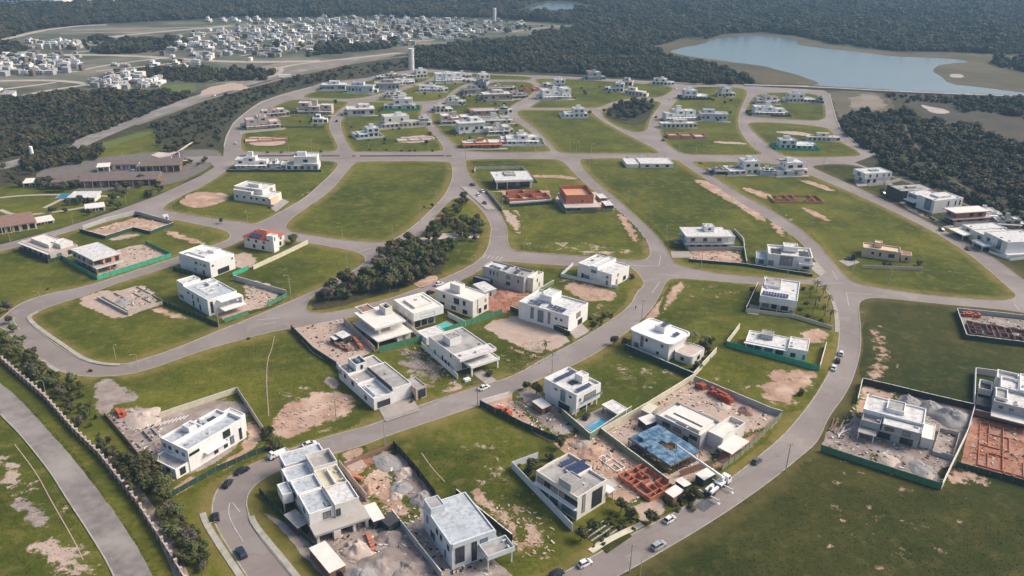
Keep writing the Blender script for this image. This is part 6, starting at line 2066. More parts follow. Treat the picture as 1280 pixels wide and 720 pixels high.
# ------------------------------------------------------------ smaller houses of the upper blocks
def gen(label, l, r, H, depth, st='a', seed=0, name='white_house', wall='white', roof='roof_white', yard=None, rot=0):
    a, b = G(l), G(r)
    b = a + (b - a) * 1.0
    w = (b - a).length
    h = HouseW(label, a, w, depth, math.atan2(b.y - a.y, b.x - a.x) + rot, H, name=name, wall=wall, roof=roof)
    rr = random.Random(seed)
    F = lambda n: [(i + .5) / n for i in range(n)]
    n = max(2, int(w / 3.4))
    if st == 'a':            # two storeys, cantilevered box, tower
        s = rr.uniform(.45, .65)
        h.block(0, 1, .08, 1, 0, 3.3, par=.3)
        h.wins('F', F(n), 1.6, 2.0, 1.9)
        fl = rr.random() < .5
        x0, x1 = (0, s) if fl else (1 - s, 1)
        h.block(x0 - .02, x1 + .02, 0, .85, 3.31, H, par=.5, name='upper_wall').wins('F', F(2), (3.3 + H) / 2, 2.2, 1.5).wins('L', (.5,), (3.3 + H) / 2, 1.6, 1.2)
        h.tank((x0 + x1) / 2 - .1, (x0 + x1) / 2 + .1, .4, .65, H - .5, H + 2)
        xa = .96 if fl else .04
        h.box(s if fl else 0, 1 if fl else 1 - s, -.12, .2, 2.7, 3.0, name='canopy')
        h.col(xa, -.1, 2.7)
    elif st == 'b':          # full two storeys
        h.block(0, 1, .1, .95, 0, 3.4, par=.3, roof='roof_grey').wins('F', [q for q in F(n) if rr.random() < .7], 1.5, rr.uniform(1.4, 2.6), 1.9)
        m0 = rr.uniform(0, .3)
        h.block(m0, m0 + .7, 0, .9, 3.41, H, par=.5, name='upper_wall').wins('F', (.22, .7) if rr.random() < .6 else (.5,), (3.4 + H) / 2, rr.uniform(1.4, 3), 1.6).wins('L', (.3, .7), (3.4 + H) / 2, 1.2, 1.2)
        h.box(m0 - .05, m0 + .78, -.09, .02, 3.05, 3.38, 'offwhite', 'balcony_slab')
        h.tank(.3 + .2 * rr.random(), .62, .35, .6, H - .4, H + 1.9)
        h.box(.55, 1.05, -.1, 0, H / 2 - .15, H / 2 + .15, name='balcony_slab')
    elif st == 'c':          # low with wide roof
        h.block(-.03, 1.03, -.05, 1, H - .7, H, par=.12, name='roof_slab')
        h.block(.02, .98, .08, .96, 0, H - .7, par=.05).wins('F', [q for q in F(n) if rr.random() < .75], (H - .7) / 2, rr.uniform(1.6, 2.8), rr.uniform(1.6, 2.6))
        m0 = rr.uniform(.05, .5)
        h.block(m0, m0 + .42, .35, .95, H - .1, H + 2.4, par=.3, name='upper_wall').wins('F', (.5,), H + 1.1, 2.0, 1.0)
        h.col(0, 0, H - .7).col(1, 0, H - .7)
    elif st == 'd':          # stepped group of boxes
        k = 3
        for i in range(k):
            hh = H * rr.uniform(.6, 1.05)
            h.block(i / k + .005, (i + 1) / k - .005, rr.uniform(0, .25), rr.uniform(.7, 1), 0, hh, par=.45).wins('F', (.3, .7), hh * .3, 1.5, 1.6)
            if hh > 4.5:
                h.wins('F', (.5,), hh - 1.7, 2.2, 1.2)
        h.box(0, 1, -.1, .1, 2.6, 2.85, name='canopy')
        h.tank(.4, .55, .4, .6, H * .6, H + 1.6)
    elif st == 'u':          # unfinished shell
        h.block(-.03, 1.03, -.05, 1, H - .45, H, par=.05, wall=wall, roof=roof, name='roof_slab')
        h.block(.05, .8, .15, .9, 3.2, H - .45, wall=rr.choice(('brick_pale', 'concrete')), roof='concrete', par=.05).wins('F', F(2), (3.2 + H) / 2, 2, 1.4)
        h.block(-.06, 1.06, -.12, 1, 2.8, 3.2, par=.05, roof='concrete', name='deck')
        h.block(.1, .95, .1, .95, 0, 2.8, wall=rr.choice(('brick_pale', 'concrete', 'pink_concrete')), roof='concrete', par=.05).wins('F', F(n), 1.4, 2.2, 1.8)
        for x in (0, .35, .7, 1):
            h.col(x, -.08, 2.8)
    elif st == 'r':          # roofless site
        for i in range(3):
            h.block(i / 3 + .01, (i + 1) / 3 - .01, rr.uniform(0, .2), rr.uniform(.7, 1), 0, H * rr.uniform(.5, 1), wall=wall, roof='pink_concrete', par=H * .4, t=.2, name='room_walls')
    if st not in 'r':       # side wing, paved yard and front planters
        sgn = rr.random() < .5
        x0, x1 = (1.004, 1.004 + 3.2 / w) if sgn else (-3.2 / w - .004, -.004)
        keep = h.blk
        h.block(x0, x1, .15 + .3 * rr.random(), .95, 0, 3.0, wall=wall, roof=rr.choice(('roof_white', 'roof_grey')), par=.3, name='side_wing').win('F', .5, 1.5, 2.2, 1.6)
        h.blk = keep
        h.box(-.12, 1.12, -.28, .02, -.1, .05, 'pave', 'patio')
        h.box(-.14, .5, -.30, -.28, 0, .9, rr.choice(('white', 'grey_wall', 'wall_cream')), 'front_wall')
        if rr.random() < .6:
            h.box(.15, .45, .5, .8, H - .1 if st in 'bc' else 3.2, H + .5 if st in 'bc' else 3.9, 'roof_grey', 'roof_box')
    if yard:
        hy, my = yard
        e = .12
        mb = MB()
        X0, X1, Y0, Y1 = -e * w - 1, w + e * w + 1, -3.5, depth + 1
        yr = empty("yard_wall", tuple(h.root.location), h.root.rotation_euler.z, label=my[1], cat="wall")
        for nm_, (x0, x1, y0, y1) in (("front_wall", (X0, X1, Y0 - .1, Y0)), ("side_wall", (X0 - .14, X0, Y0, Y1)), ("side_wall", (X1, X1 + .14, Y0, Y1)), ("back_wall", (X0, X1, Y1, Y1 + .1))):
            mb = MB()
            mb.box(x0, x1, y0, y1, -.2, hy)
            mb.obj(nm_, my[0], yr)
    return h


GEN = [
 # label, left px, right px, H, depth, style, wall, roof, yard
 ("white house with high roof boxes left of the entrance street pair", (294,212), (333,212), 6.4, 9, 'd', 'white', 'roof_white', None),
 ("white block house with corner pillar right of the entrance street pair", (357,213), (398,213), 6.6, 9, 'b', 'white', 'roof_white', None),
 ("pink-grey terraced house on the western ring road", (309,163), (352,160), 6.4, 10, 'd', 'pink_concrete', 'pink_concrete', None),
 ("grey house shell with white slabs below the top left lane", (372,143), (414,144), 7.0, 11, 'd', 'pink_concrete', 'roof_white', None),
 ("flat low white shed in the walled lot between two upper lawns", (391,154), (404,154), 2.6, 5, 'c', 'white', 'roof_white', None),
 ("roofless brick site at the west end of the entrance lawn", (306,179), (360,177), 2.4, 8, 'r', 'brick_pale', 'concrete', None),
 ("pale teal-fenced low house at the top left lane", (403,113), (432,113), 3.6, 9, 'c', 'wall_bluewhite', 'roof_white', None),
 ("low teal-walled house with flat roof beside the top left lane", (434,116), (466,117), 4.6, 9, 'c', 'wall_bluewhite', 'roof_grey', None),
 ("grey flat-roofed house with cars in front near the top lane", (469,113), (500,113), 4.6, 10, 'c', 'grey_wall', 'roof_grey', None),
 ("small pinkish house at the far end of the top lane", (476,100), (498,99), 4.0, 8, 'a', 'pink_concrete', 'offwhite', None),
 ("dark-fronted white house by the water tower", (508,98), (534,97), 5.8, 8, 'a', 'white', 'roof_grey', None),
 ("bright white villa with green netting in the upper left block", (485,137), (519,137), 6.8, 9, 'b', 'white', 'roof_white', (1.6, ('net_green', "bright green netting around the white villa in the upper left block"))),
 ("long low grey house west of the bright white villa", (435,145), (468,144), 3.8, 10, 'c', 'offwhite', 'roof_white', None),
 ("large white villa with dark glass on its left side", (477,161), (521,158), 6.8, 9, 'b', 'offwhite', 'roof_white', (1.4, ('wall_cream', "pale wall around the large white villa with dark glass"))),
 ("low teal-sided white house with walled lawn", (449,173), (474,171), 5.2, 8, 'a', 'wall_bluewhite', 'roof_white', (1.2, ('wall_bluewhite', "pale teal wall around the low teal-sided house"))),
 ("flat roofless site right of the teal-sided house", (497,178), (543,176), 1.8, 7, 'r', 'pink_concrete', 'concrete', None),
 ("white stepped villa at the west of the top cluster", (524,115), (556,115), 4.8, 8, 'd', 'white', 'roof_white', None),
 ("largest white villa of the top cluster with layered roofs", (545,104), (579,103), 6.6, 10, 'd', 'white', 'roof_white', None),
 ("white house above a dark lilac extension in the top cluster", (588,104), (612,103), 6.2, 9, 'a', 'offwhite', 'roof_white', None),
 ("dark lilac house of the top cluster", (592,110), (616,112), 5.0, 8, 'a', 'grey_wall', 'dark_wall', None),
 ("small white house below the top cluster", (557,131), (578,131), 4.2, 7, 'b', 'white', 'roof_white', None),
 ("white flat-roofed carport house in the crowded upper block", (605,126), (638,125), 4.0, 9, 'c', 'pink_concrete', 'roof_white', None),
 ("long salmon-walled site in the crowded upper block", (588,142), (632,140), 3.2, 9, 'r', 'brick_pale', 'concrete', None),
 ("small white box house at the end of the salmon-walled site", (624,142), (636,142), 3.6, 6, 'b', 'white', 'roof_white', None),
 ("pink terraced house with dark windows by the curved street", (552,156), (588,155), 5.6, 10, 'd', 'pink_concrete', 'offwhite', None),
 ("grey-white house cluster in the middle of the crowded block", (597,155), (641,154), 4.6, 9, 'd', 'offwhite', 'roof_grey', None),
 ("white house with black window fronts in the crowded block", (574,168), (606,166), 5.8, 9, 'c', 'white', 'roof_white', (1.2, ('wall_green', "green wall around the house with black window fronts"))),
 ("house with red-edged white roof by the cross street", (578,186), (628,185), 3.4, 11, 'd', 'brick_red', 'roof_white', None),
 ("white house with three long roof steps east of the red-edged roof", (633,181), (674,181), 5.6, 12, 'd', 'white', 'roof_white', (1.4, ('wall_bluewhite', "pale wall around the house with three roof steps"))),
 ("brick site north of the road bend in the upper block", (651,115), (675,114), 3.0, 8, 'r', 'brick_red', 'concrete', None),
 ("tall white villa with grey cube and white wings", (679,125), (714,124), 7.2, 11, 'd', 'white', 'roof_white', None),
 ("white house with long flat roofs behind the tall villa", (684,109), (706,109), 5.6, 8, 'a', 'white', 'roof_white', None),
 ("grey and white house with open balcony near the far wood", (731,100), (754,100), 6.0, 9, 'b', 'grey_wall', 'roof_white', None),
 ("white house with black front and rusty roof extension", (760,114), (779,115), 6.0, 8, 'a', 'white', 'roof_white', None),
 ("rust-roofed low wing beside the black-fronted house", (775,107), (790,108), 3.2, 9, 'c', 'offwhite', 'roof_rust', None),
 ("small pale house at the corner of the wooded park", (780,118), (803,121), 3.0, 6, 'c', 'offwhite', 'roof_cream', None),
 ("white bungalow at the end of the street near the wood", (815,106), (839,107), 4.6, 8, 'b', 'white', 'roof_white', None),
 ("white villa with arched white roof and walled yard on the big lawn", (706,147), (730,147), 5.6, 8, 'a', 'white', 'roof_white', (1.6, ('wall_bluewhite', "white wall around the arched-roof villa on the big lawn"))),
 ("white villa with green netting near the street end", (856,124), (883,124), 6.2, 9, 'a', 'white', 'roof_white', (1.8, ('net_dark', "green netting around the villa near the street end"))),
 ("small white house right of the netted villa", (898,121), (916,121), 6.0, 8, 'b', 'offwhite', 'roof_white', None),
 ("tall white cube house east of the wooded park", (833,152), (870,151), 7.6, 11, 'd', 'white', 'roof_white', None),
 ("grey flat house with black end wall east of the white cube", (876,151), (909,152), 4.2, 9, 'c', 'wall_bluewhite', 'roof_grey', None),
 ("long white low wall house under the white cube", (827,160), (867,160), 2.6, 5, 'c', 'offwhite', 'roof_white', None),
 ("pink-red unfinished rows by the bend of the eastern street", (836,174), (886,174), 3.4, 11, 'r', 'brick_pale', 'concrete', None),
 ("white and dark mansion in the north-east block", (943,144), (981,145), 6.8, 11, 'd', 'white', 'roof_white', (1.4, ('net_dark', "dark netting around the mansion in the north-east block"))),
 ("dark-roofed white house by the lake side corner", (987,128), (1018,128), 6.0, 9, 'a', 'white', 'roof_grey', None),
 ("teal-netted white house with rust window by the eastern road", (975,186), (1016,187), 4.8, 9, 'a', 'wall_bluewhite', 'roof_white', (1.6, ('net_green', "teal netting around the house with rust window"))),
 ("long cream low shed by the eastern road", (1009,176), (1045,177), 2.2, 5, 'c', 'offwhite', 'roof_cream', None),
 ("white house with stone corner and dark window pair south of the cross street", (911,219), (948,218), 6.6, 9, 'a', 'white', 'roof_white', None),
 ("plain white cube house beside the diagonal road", (972,220), (1006,219), 6.4, 9, 'b', 'white', 'roof_white', None),
 ("low pink-walled house at the western ring road curve", (328,147), (358,145), 4.4, 8, 'd', 'pink_concrete', 'offwhite', None),
 ("low white house by the bend of the upper lane", (496,106.5), (519,105.5), 4.2, 7, 'd', 'white', 'roof_white', None),
 ("white flat house on the narrow lawn between two upper lanes", (484,123), (508,122), 4.0, 7, 'b', 'white', 'roof_white', None),
 ("raw concrete terraced house beside the crowded block carport house", (641,124), (658,123), 4.4, 8, 'd', 'concrete', 'roof_grey', None),
 ("half-built grey shell behind the pink terraced house", (593,149), (620,148), 5.0, 8, 'u', 'concrete', 'concrete', None),
 ("small cream house at the west end of the crowded block", (545,141), (566,140), 4.0, 7, 'a', 'offwhite', 'roof_cream', None),
 ("cream stepped house east of the black-fronted house in the crowded block", (611,169), (638,168), 5.0, 8, 'd', 'offwhite', 'roof_white', None),
 ("low dark-roofed house below the lilac house", (580,119), (600,118), 3.6, 7, 'c', 'grey_wall', 'roof_brown', None),
 ("brown-roofed long house behind the white carport house", (610,114), (642,113), 3.4, 8, 'd', 'pink_concrete', 'roof_brown', None),
 ("white cubic house beside the large villa with dark glass", (524,158), (540,157.5), 4.6, 7, 'b', 'white', 'roof_white', None),
 ("pale house at the top lawn north of the crowded block", (566,97), (590,97), 4.0, 6, 'd', 'offwhite', 'roof_white', None),
 ("brown and white house behind the north-east mansion", (946,130), (973,130), 5.0, 8, 'd', 'offwhite', 'roof_rust', None),
 ("grey annex beside the dark-roofed lake side house", (1019,129), (1030,130), 3.6, 7, 'b', 'grey_wall', 'roof_grey', None),
 ("low white house behind the brick-brown house along the wood", (1218,274), (1246,276), 4.0, 8, 'd', 'white', 'roof_white', None),
 ("concrete stepped house behind the carport slab along the wood", (1246,286), (1276,288), 4.6, 8, 'd', 'concrete', 'roof_white', None),
 ("small white pool house left of the wall at the plain white cube", (950,219), (968,219.5), 2.6, 6, 'b', 'wall_bluewhite', 'roof_grey', None),
 ("rubble-fronted low annex left of the stone corner house", (893,219), (909,219), 3.0, 6, 'd', 'concrete', 'roof_grey', None),
 ("small white hut behind the two entrance street houses", (337,211), (352,211), 2.6, 6, 'b', 'white', 'roof_white', None),
]
for i, (lab, l, r, H, dp, st, wl, rf, yd) in enumerate(GEN):
    gen(lab, l, r, H * (1.45 if st == "c" else .9 if st == "r" else 1.32), dp * 1.25, st, seed=i + 3, wall=wl, roof=rf, yard=yd, name='unfinished_house' if st in 'ur' else 'white_house')
# flat netted building by the cross street
h = House("flat white roof slab building with green netting at the cross street", (801,204.5), (842,204), (796,196), 3.0, wall='offwhite', roof='roof_white')
h.block(0, 1, 0, .9, 0, 3.0, par=.3).wins('F', (.2, .5, .8), 1.5, 2.0, 1.2)
h.block(-.42, -.05, 0, .9, 0, 2.6, roof='roof_white', par=.2)
for k in range(4):
    h.col(.1 + .27 * k, .95, 5.4, z0=0, r=.12, mat='grey_wall')
wall_run("bright green netting in front of the flat white roof slab building", [(783,200),(795,209),(844,208)], 2.4, 'net_green', name='netting_fence', parts=False, cat='fence')

# grey-brown commercial buildings by the entrance
def low(label, P0, P1, P2, H, wall, roof, name='entrance_building', ov=.6, n=6, tile=False):
    h = House(label, P0, P1, P2, H, name=name, cat='building', wall=wall, roof=roof, z0=.05)
    mb = MB()
    mb.box(ov, h.w - ov, ov + .6, h.d - ov, -.2, H - .35)
    mb.obj("wall", wall, h.root)
    mb = MB()
    m = h.d * .45
    mb.hexa([(0, 0, H - .35), (h.w, 0, H - .35), (h.w, h.d, H - .35), (0, h.d, H - .35), (0, 0, H - .1), (h.w, 0, H - .1), (h.w * .99, h.d, H + .5), (h.w * .01, h.d, H + .5)])
    rf = mb.obj("roof", roof, h.root)
    mb = MB()
    for k in range(1, int(h.w / 1.4)):
        x = k * 1.4
        mb.bar((x, .1, H - .06), (x, h.d - .1, H + .5), .07, .08)
    tag(mb.obj("roof_seams", roof, rf), kind="stuff")
    h.blk = (ov, h.w - ov, ov + .6, h.d - ov, 0, H - .35)
    for i in range(n):
        h.win('F', (i + .5) / n, (H - .4) / 2, min(3, h.w / n * .6), (H - .4) * .6)
        mb = MB()
        mb.box(-.12, .12, -.12, .12, -.2, H - .36)
        mb.obj("column", "offwhite", h.root, loc=(ov + (h.w - 2 * ov) * i / max(1, n - 1), .25, 0))
    return h


low("long grey-brown roofed building behind grey trees by the car park", (62,228), (190,230), (66,219), 4.2, 'wood', 'roof_brown', n=14)
low("wide grey-brown roofed hall behind the long building", (172,208), (224,208), (173,200), 4.6, 'wood', 'roof_brown', n=7)
low("flat grey-brown roof wing left of the wide hall", (130,206), (170,206), (134,201), 3.8, 'offwhite', 'roof_brown', n=4)
low("cream box building above the long grey-brown roof", (120,209), (137,208), (122,205), 3.6, 'offwhite', 'offwhite', n=2)
low("cream low building at the left end of the long grey-brown roof", (27,229), (50,229), (29,224), 2.6, 'offwhite', 'offwhite', n=3)
low("white porch roof over the blue poolside in the club garden", (83,247), (118,247), (92,240), 3.0, 'offwhite', 'roof_white', n=3, name='club_pavilion')
low("rounded cream pavilion beside the main road in the club garden", (106,261), (131,257), (108,256), 2.6, 'offwhite', 'offwhite', n=3, name='club_pavilion')
low("cream house with long terracotta-brown roof at the left edge", (-45,291), (42,273), (-38,277), 4.0, 'beige', 'roof_rust', n=9, name='clubhouse')
low("white terrace annex beside the terracotta-brown roofed clubhouse", (42,279), (66,273), (44,273), 1.8, 'offwhite', 'offwhite', n=3, name='club_terrace')
pool("blue club swimming pool beside the white porch roof", (70,248), (90,248), (74,243))
# curved gate canopy
gt = empty("entrance_gate", tuple(G((190, 196), .05)), 0, label="curved swooping white-edged gate canopy at the estate entrance", cat="gate")
a = G((190, 196), .05)
mb = MB()
top = []
ctl = [(190, 201, 4.6, 5.0), (200, 203, 4.2, 6.5), (212, 201, 4.4, 6), (222, 197, 4.9, 4), (232, 191, 5.4, 2), (240, 187, 6.0, .8)]
for i, (x, y, z, w) in enumerate(ctl):
    q = G((x, y + 3), .05) - a
    top.append((q, z, w))
for (q0, z0_, w0), (q1, z1_, w1) in zip(top, top[1:]):
    mb.hexa([(q0.x, q0.y, z0_), (q1.x, q1.y, z1_), (q1.x + 1, q1.y + w1 * 1.8, z1_), (q0.x + 1, q0.y + w0 * 1.8, z0_), (q0.x, q0.y, z0_ + .5), (q1.x, q1.y, z1_ + .5), (q1.x + 1, q1.y + w1 * 1.8, z1_ + .5), (q0.x + 1, q0.y + w0 * 1.8, z0_ + .5)])
mb.obj("canopy", "pink_concrete", gt)
for (q0, z0_, w0) in top[1:4]:
    mb = MB()
    mb.box(q0.x + .5, q0.x + 1.1, q0.y + 1, q0.y + 1.6, -.2, z0_ + .1)
    mb.obj("column", "offwhite", gt)
mb = MB()
mb.box(top[2][0].x + 1, top[2][0].x + 12, top[2][0].y - 2.5, top[2][0].y - .5, -.2, 2.6)
mb.obj("gatehouse", "offwhite", gt)

# roof equipment: condensers, vent pipes and hatches on the flat roofs
eq = MB()
eq.box(-.45, .45, -.2, .2, 0, .65)
eq.box(-.36, .36, -.215, -.2, .08, .57)
EQ1 = eq.mesh("air_conditioner", "roof_white")
eq = MB()
eq.tube([(0, 0, -.05), (0, 0, .6), (0, .12, .72), (0, .3, .72)], [.07] * 4, 6)
EQ2 = eq.mesh("vent_pipe", "grey_wall")
eq = MB()
eq.box(-.5, .5, -.5, .5, -.02, .22)
eq.box(-.55, .55, -.55, .55, .22, .28)
EQ3 = eq.mesh("roof_hatch", "roof_grey")
rq = random.Random(5)
for h_ in ALLH:
    for (x0, x1, y0, y1, zr) in h_.roofs[:4]:
        if h_.root.get("category") not in ("house", "building"):
            continue
        for _ in range(rq.choice((1, 2, 3))):
            nm_, me_ = rq.choice((("air_conditioner", EQ1), ("air_conditioner", EQ1), ("vent_pipe", EQ2), ("roof_hatch", EQ3)))
            link(nm_, me_, h_.root, (x0 + (x1 - x0) * rq.choice((.12, .5, .88)), y0 + (y1 - y0) * rq.uniform(.1, .9), zr), rq.choice((0, 1.57)))
# courtyards, drives and side walls of the row along the wood
for lab, l, r, dpt in (("paved forecourt of the first white house along the wood", (1076,231), (1120,232), 6), ("paved forecourt of the dark house along the wood", (1112,248), (1165,256), 5), ("paved forecourt of the largest white house along the wood", (1135,262), (1180,283), 5), ("paved forecourt of the brick-brown house along the wood", (1178,283), (1205,292), 7)):
    a, b = G(l), G(r)
    o = empty("forecourt", tuple(a), math.atan2(b.y - a.y, b.x - a.x), label=lab, cat="forecourt")
    mb = MB()
    L_ = (b - a).length
    for k in range(int(L_ / 3)):
        mb = MB()
        mb.box(k * 3 + .03, k * 3 + 2.97, 0, dpt, -.1, .05)
        mb.obj("paving_slab", "lot_pave" if k % 3 else "pave", o)
wall_run("pale dividing wall between the first and the dark house along the wood", [(1106,231),(1126,226)], 2.0, 'grey_wall', parts=False)
wall_run("pale dividing wall between the dark and the largest white house", [(1150,256),(1168,250)], 2.0, 'wall_cream', parts=False)
wall_run("long pale wall below the brick-brown house along the wood", [(1192,284),(1250,280)], 2.6, 'concrete', parts=False)
wall_run("low white wall of the blue-glass cornered house at the right edge", [(1236,316),(1262,326),(1300,322)], 1.4, 'white', parts=False)
# ------------------------------------------------------------ cars, truck, crane
K = [
 ("white car driving on the central street past the white corner wall", (605,486), (34,-14), 'car_white', 'sedan'),
 ("white car on the central street above the deck house", (387,557), (24,-8), 'car_white', 'sedan'),
 ("black car, upper of the two at the start of the bend", (303,590), (16,-8), 'car_black', 'sedan'),
 ("black car, lower of the two at the start of the bend", (285,606), (10,-12), 'car_black', 'hatch'),
 ("black car standing upright on the outer side of the bend by a lamp", (270,648), (-1,-10), 'car_black', 'hatch'),
 ("dark blue car inside the lane at the bottom of the bend", (302,693), (-9,-16), 'car_navy', 'suv'),
 ("white hatchback by the verge beside the brick rooms", (837,651), (20,-13), 'car_white', 'hatch'),
 ("silver car with white roof on the outer road by the lower pole", (823,684), (24,-14), 'car_silver', 'suv'),
 ("white and silver car near the bottom edge of the outer road", (731,706), (20,-10), 'car_white', 'hatch'),
 ("dark car cut by the bottom edge beside the outer road", (696,719), (20,-10), 'car_black', 'hatch'),
 ("dark grey car parked on the verge side beyond the crane truck", (946,578), (18,-12), 'car_grey', 'hatch'),
 ("white car, upper of the three beside the outer road bend", (1051,443), (2,-10), 'car_white', 'hatch'),
 ("dark car between two white cars at the outer road bend", (1047,452), (2,-10), 'car_black', 'hatch'),
 ("white car, lower of the three beside the outer road bend", (1042,461), (4,-10), 'car_white', 'sedan'),
 ("black car by the kerb below the junction of the centre block", (606,255), (12,14), 'car_black', 'hatch'),
 ("white car parked askew by the slab-roofed house", (603,240), (10,8), 'car_white', 'sedan'),
 ("dark car at the kerb beside the slab-roofed house", (591,232), (12,2), 'car_grey', 'hatch'),
 ("white car at the kerb just above the park bend", (598,245), (8,8), 'car_white', 'hatch'),
 ("white car in the lane between the park and the row of houses", (549,356), (20,-6), 'car_white', 'sedan'),
 ("black car in the drive beside the pinkish house with roof tower", (538,367), (14,-5), 'car_black', 'hatch'),
 ("dark red car on the drive of the brick-brown house by the wood", (1177,288), (14,7), 'car_red', 'hatch'),
 ("dark car in the middle of the right-hand road", (1210,312), (10,12), 'car_black', 'hatch'),
 ("white car under the carport slab of the fifth house along the wood", (1221,299), (14,0), 'car_white', 'sedan'),
 ("black car on the driveway under the cantilevered beam", (612,468), (8,-12), 'car_black', 'hatch'),
 ("black car on the curved upper street near the top left lane", (421,152), (3,-8), 'car_black', 'hatch'),
 ("white car on the ring road near the entrance", (295,180), (0,-10), 'car_white', 'hatch'),
 ("dark car on the eastern street beside the wooded park", (820,147), (4,-10), 'car_black', 'hatch'),
 ("dark car parked in front of the pink-red rows", (829,176), (8,8), 'car_black', 'hatch'),
 ("white car at the street end near the netted villa", (845,111), (10,-2), 'car_white', 'hatch'),
 ("white car by the kerb opposite the netted villa", (838,124), (8,-4), 'car_white', 'sedan'),
 ("black car by the curved street of the crowded block", (646,157), (10,6), 'car_black', 'sedan'),
 ("dark car on the drive beside the tan house", (1062,325), (-12,0), 'car_black', 'suv'),
 ("black car in front of the dark house along the wood", (1104,243), (14,6), 'car_black', 'suv'),
 ("dark car on the drive of the wide cream house", (339,259), (10,-8), 'car_grey', 'sedan'),
 ("white car driving on the far highway near the earthworks", (268,120), (10,-4), 'car_white', 'sedan'),
 ("white car on the highway at the left edge", (28,202), (12,-3), 'car_white', 'suv'),
 ("white car in the car park behind the long grey-brown roof", (168,215), (10,0), 'car_white', 'hatch'),
 ("black car on the courtyard of the tall white house with the pool", (733,522), (6,-8), 'car_black', 'hatch'),
]
for lab, px, hd, pt, kd in K:
    z = .304
    if px in ((268,120), (28,202), (168,215)):
        z = .10
    car(lab, px, hd, pt, kd, z=z if px not in ((549,356), (538,367), (612,468), (1221,299), (1062,325), (339,259), (733,522), (1177,288)) else BZ + .05)


def vehicle_wheels(o, xs, hw, r=.5):
    w = MB()
    w.tube([(0, -.16, 0), (0, .16, 0)], [r, r], 12)
    wm = w.mesh("tyre", "tyre")
    for x in xs:
        for y in (-1, 1):
            link("wheel", wm, o, (x, y * hw, r))


def place(name, label, px, head, z=.304, cat='truck'):
    p, q = G(px, z), G((px[0] + head[0], px[1] + head[1]), z)
    return empty(name, tuple(p), math.atan2(q.y - p.y, q.x - p.x), label=label, cat=cat)


# small white flatbed truck
t = place("flatbed_truck", "small white truck with an empty white bed parked above the two black cars", (348,570), (-24, 10))
b = MB()
b.box(1.3, 2.9, -.95, .95, .5, 1.35)
b.hexa([(1.3, -.92, 1.35), (2.75, -.92, 1.35), (2.75, .92, 1.35), (1.3, .92, 1.35), (1.4, -.8, 2.1), (2.3, -.8, 2.1), (2.3, .8, 2.1), (1.4, .8, 2.1)])
b.obj("cab", "car_white", t)
b = MB()
b.box(2.38, 2.5, -.75, .75, 1.45, 2.0)
b.box(1.6, 2.2, -.9, -.84, 1.45, 1.95)
b.box(1.6, 2.2, .84, .9, 1.45, 1.95)
b.obj("windows", "pane", t)
b = MB()
b.box(-2.9, 1.2, -1.05, 1.05, .75, .9)
for y in (-1.05, .99):
    b.box(-2.9, 1.2, y, y + .06, .9, 1.3)
b.box(-2.9, -2.84, -.99, .99, .9, 1.3)
b.box(1.14, 1.2, -.99, .99, .9, 1.5)
b.obj("bed", "car_white", t)
vehicle_wheels(t, (-1.9, 2.0), .85, .4)
t = place("box_trailer", "long white box trailer standing beside the highway earthworks", (356,98), (20, -1), z=.08)
b = MB()
b.box(-6, 6, -1.25, 1.25, 1.1, 3.8)
b.obj("box", "white", t)
vehicle_wheels(t, (-4.6, -3.6, 4.2), 1.0, .5)
b = MB()
b.box(-6, 6, -.4, .4, .8, 1.08)
b.obj("chassis", "dark_metal", t)

# truck crane with long boom reaching over the formwork
t = place("crane_truck", "white truck crane with outriggers and long boom reaching over the blue formwork deck", (896,612), (22, -17))
b = MB()
b.box(-5.2, 3.4, -.55, .55, .8, 1.2)
b.box(-4.8, 1.6, -1.2, 1.2, 1.2, 1.45)
b.obj("chassis", "dark_metal", t)
b = MB()
b.hexa([(3.4, -1.2, .6), (5.4, -1.2, .6), (5.4, 1.2, .6), (3.4, 1.2, .6), (3.4, -1.2, 1.9), (5.35, -1.2, 1.9), (5.35, 1.2, 1.9), (3.4, 1.2, 1.9)])
b.hexa([(3.4, -1.15, 1.9), (5.3, -1.15, 1.9), (5.3, 1.15, 1.9), (3.4, 1.15, 1.9), (3.5, -1.05, 2.9), (4.9, -1.05, 2.9), (4.9, 1.05, 2.9), (3.5, 1.05, 2.9)])
b.obj("cab", "car_white", t)
b = MB()
b.box(5.0, 5.2, -.95, .95, 2.0, 2.7)
b.box(3.8, 4.8, -1.17, -1.1, 2.0, 2.7)
b.box(3.8, 4.8, 1.1, 1.17, 2.0, 2.7)
b.obj("windows", "pane", t)
b = MB()
b.box(-4.6, -1.0, -1.15, -.4, 1.45, 2.1)
b.box(-4.6, -1.0, .4, 1.15, 1.45, 2.1)
b.box(.2, 2.6, -1.1, 1.1, 1.45, 1.9)
b.box(-3.2, -2.4, -.35, .35, 1.45, 2.6)
b.obj("deck_boxes", "car_white", t)
vehicle_wheels(t, (-4.2, -3.0, 3.0, 4.4), 1.0, .52)
for x in (-4.9, 1.9):
    for y in (-1, 1):
        b = MB()
        b.bar((x, y * 1.0, 1.0), (x, y * 3.6, 1.0), .28)
        b.bar((x, y * 3.6, 0), (x, y * 3.6, 1.5), .2)
        b.box(x - .4, x + .4, y * 3.6 - .4, y * 3.6 + .4, 0, .08)
        b.obj("outrigger", "car_white", t)
b = MB()
b.tube([(2.2, 0, 1.4), (2.2, 0, 2.3)], [.7, .6], 12)
b.box(1.6, 2.8, -.5, .5, 2.3, 3.2)
tr = b.obj("turret", "car_white", t)
inv = Matrix.Rotation(-t.rotation_euler.z, 3, 'Z')
end = G((846, 556), 12.5) - Vector(t.location)
end.rotate(inv)
s0 = Vector((2.2, 0, 3.0))
rad = (.30, .24, .19, .14)
b = MB()
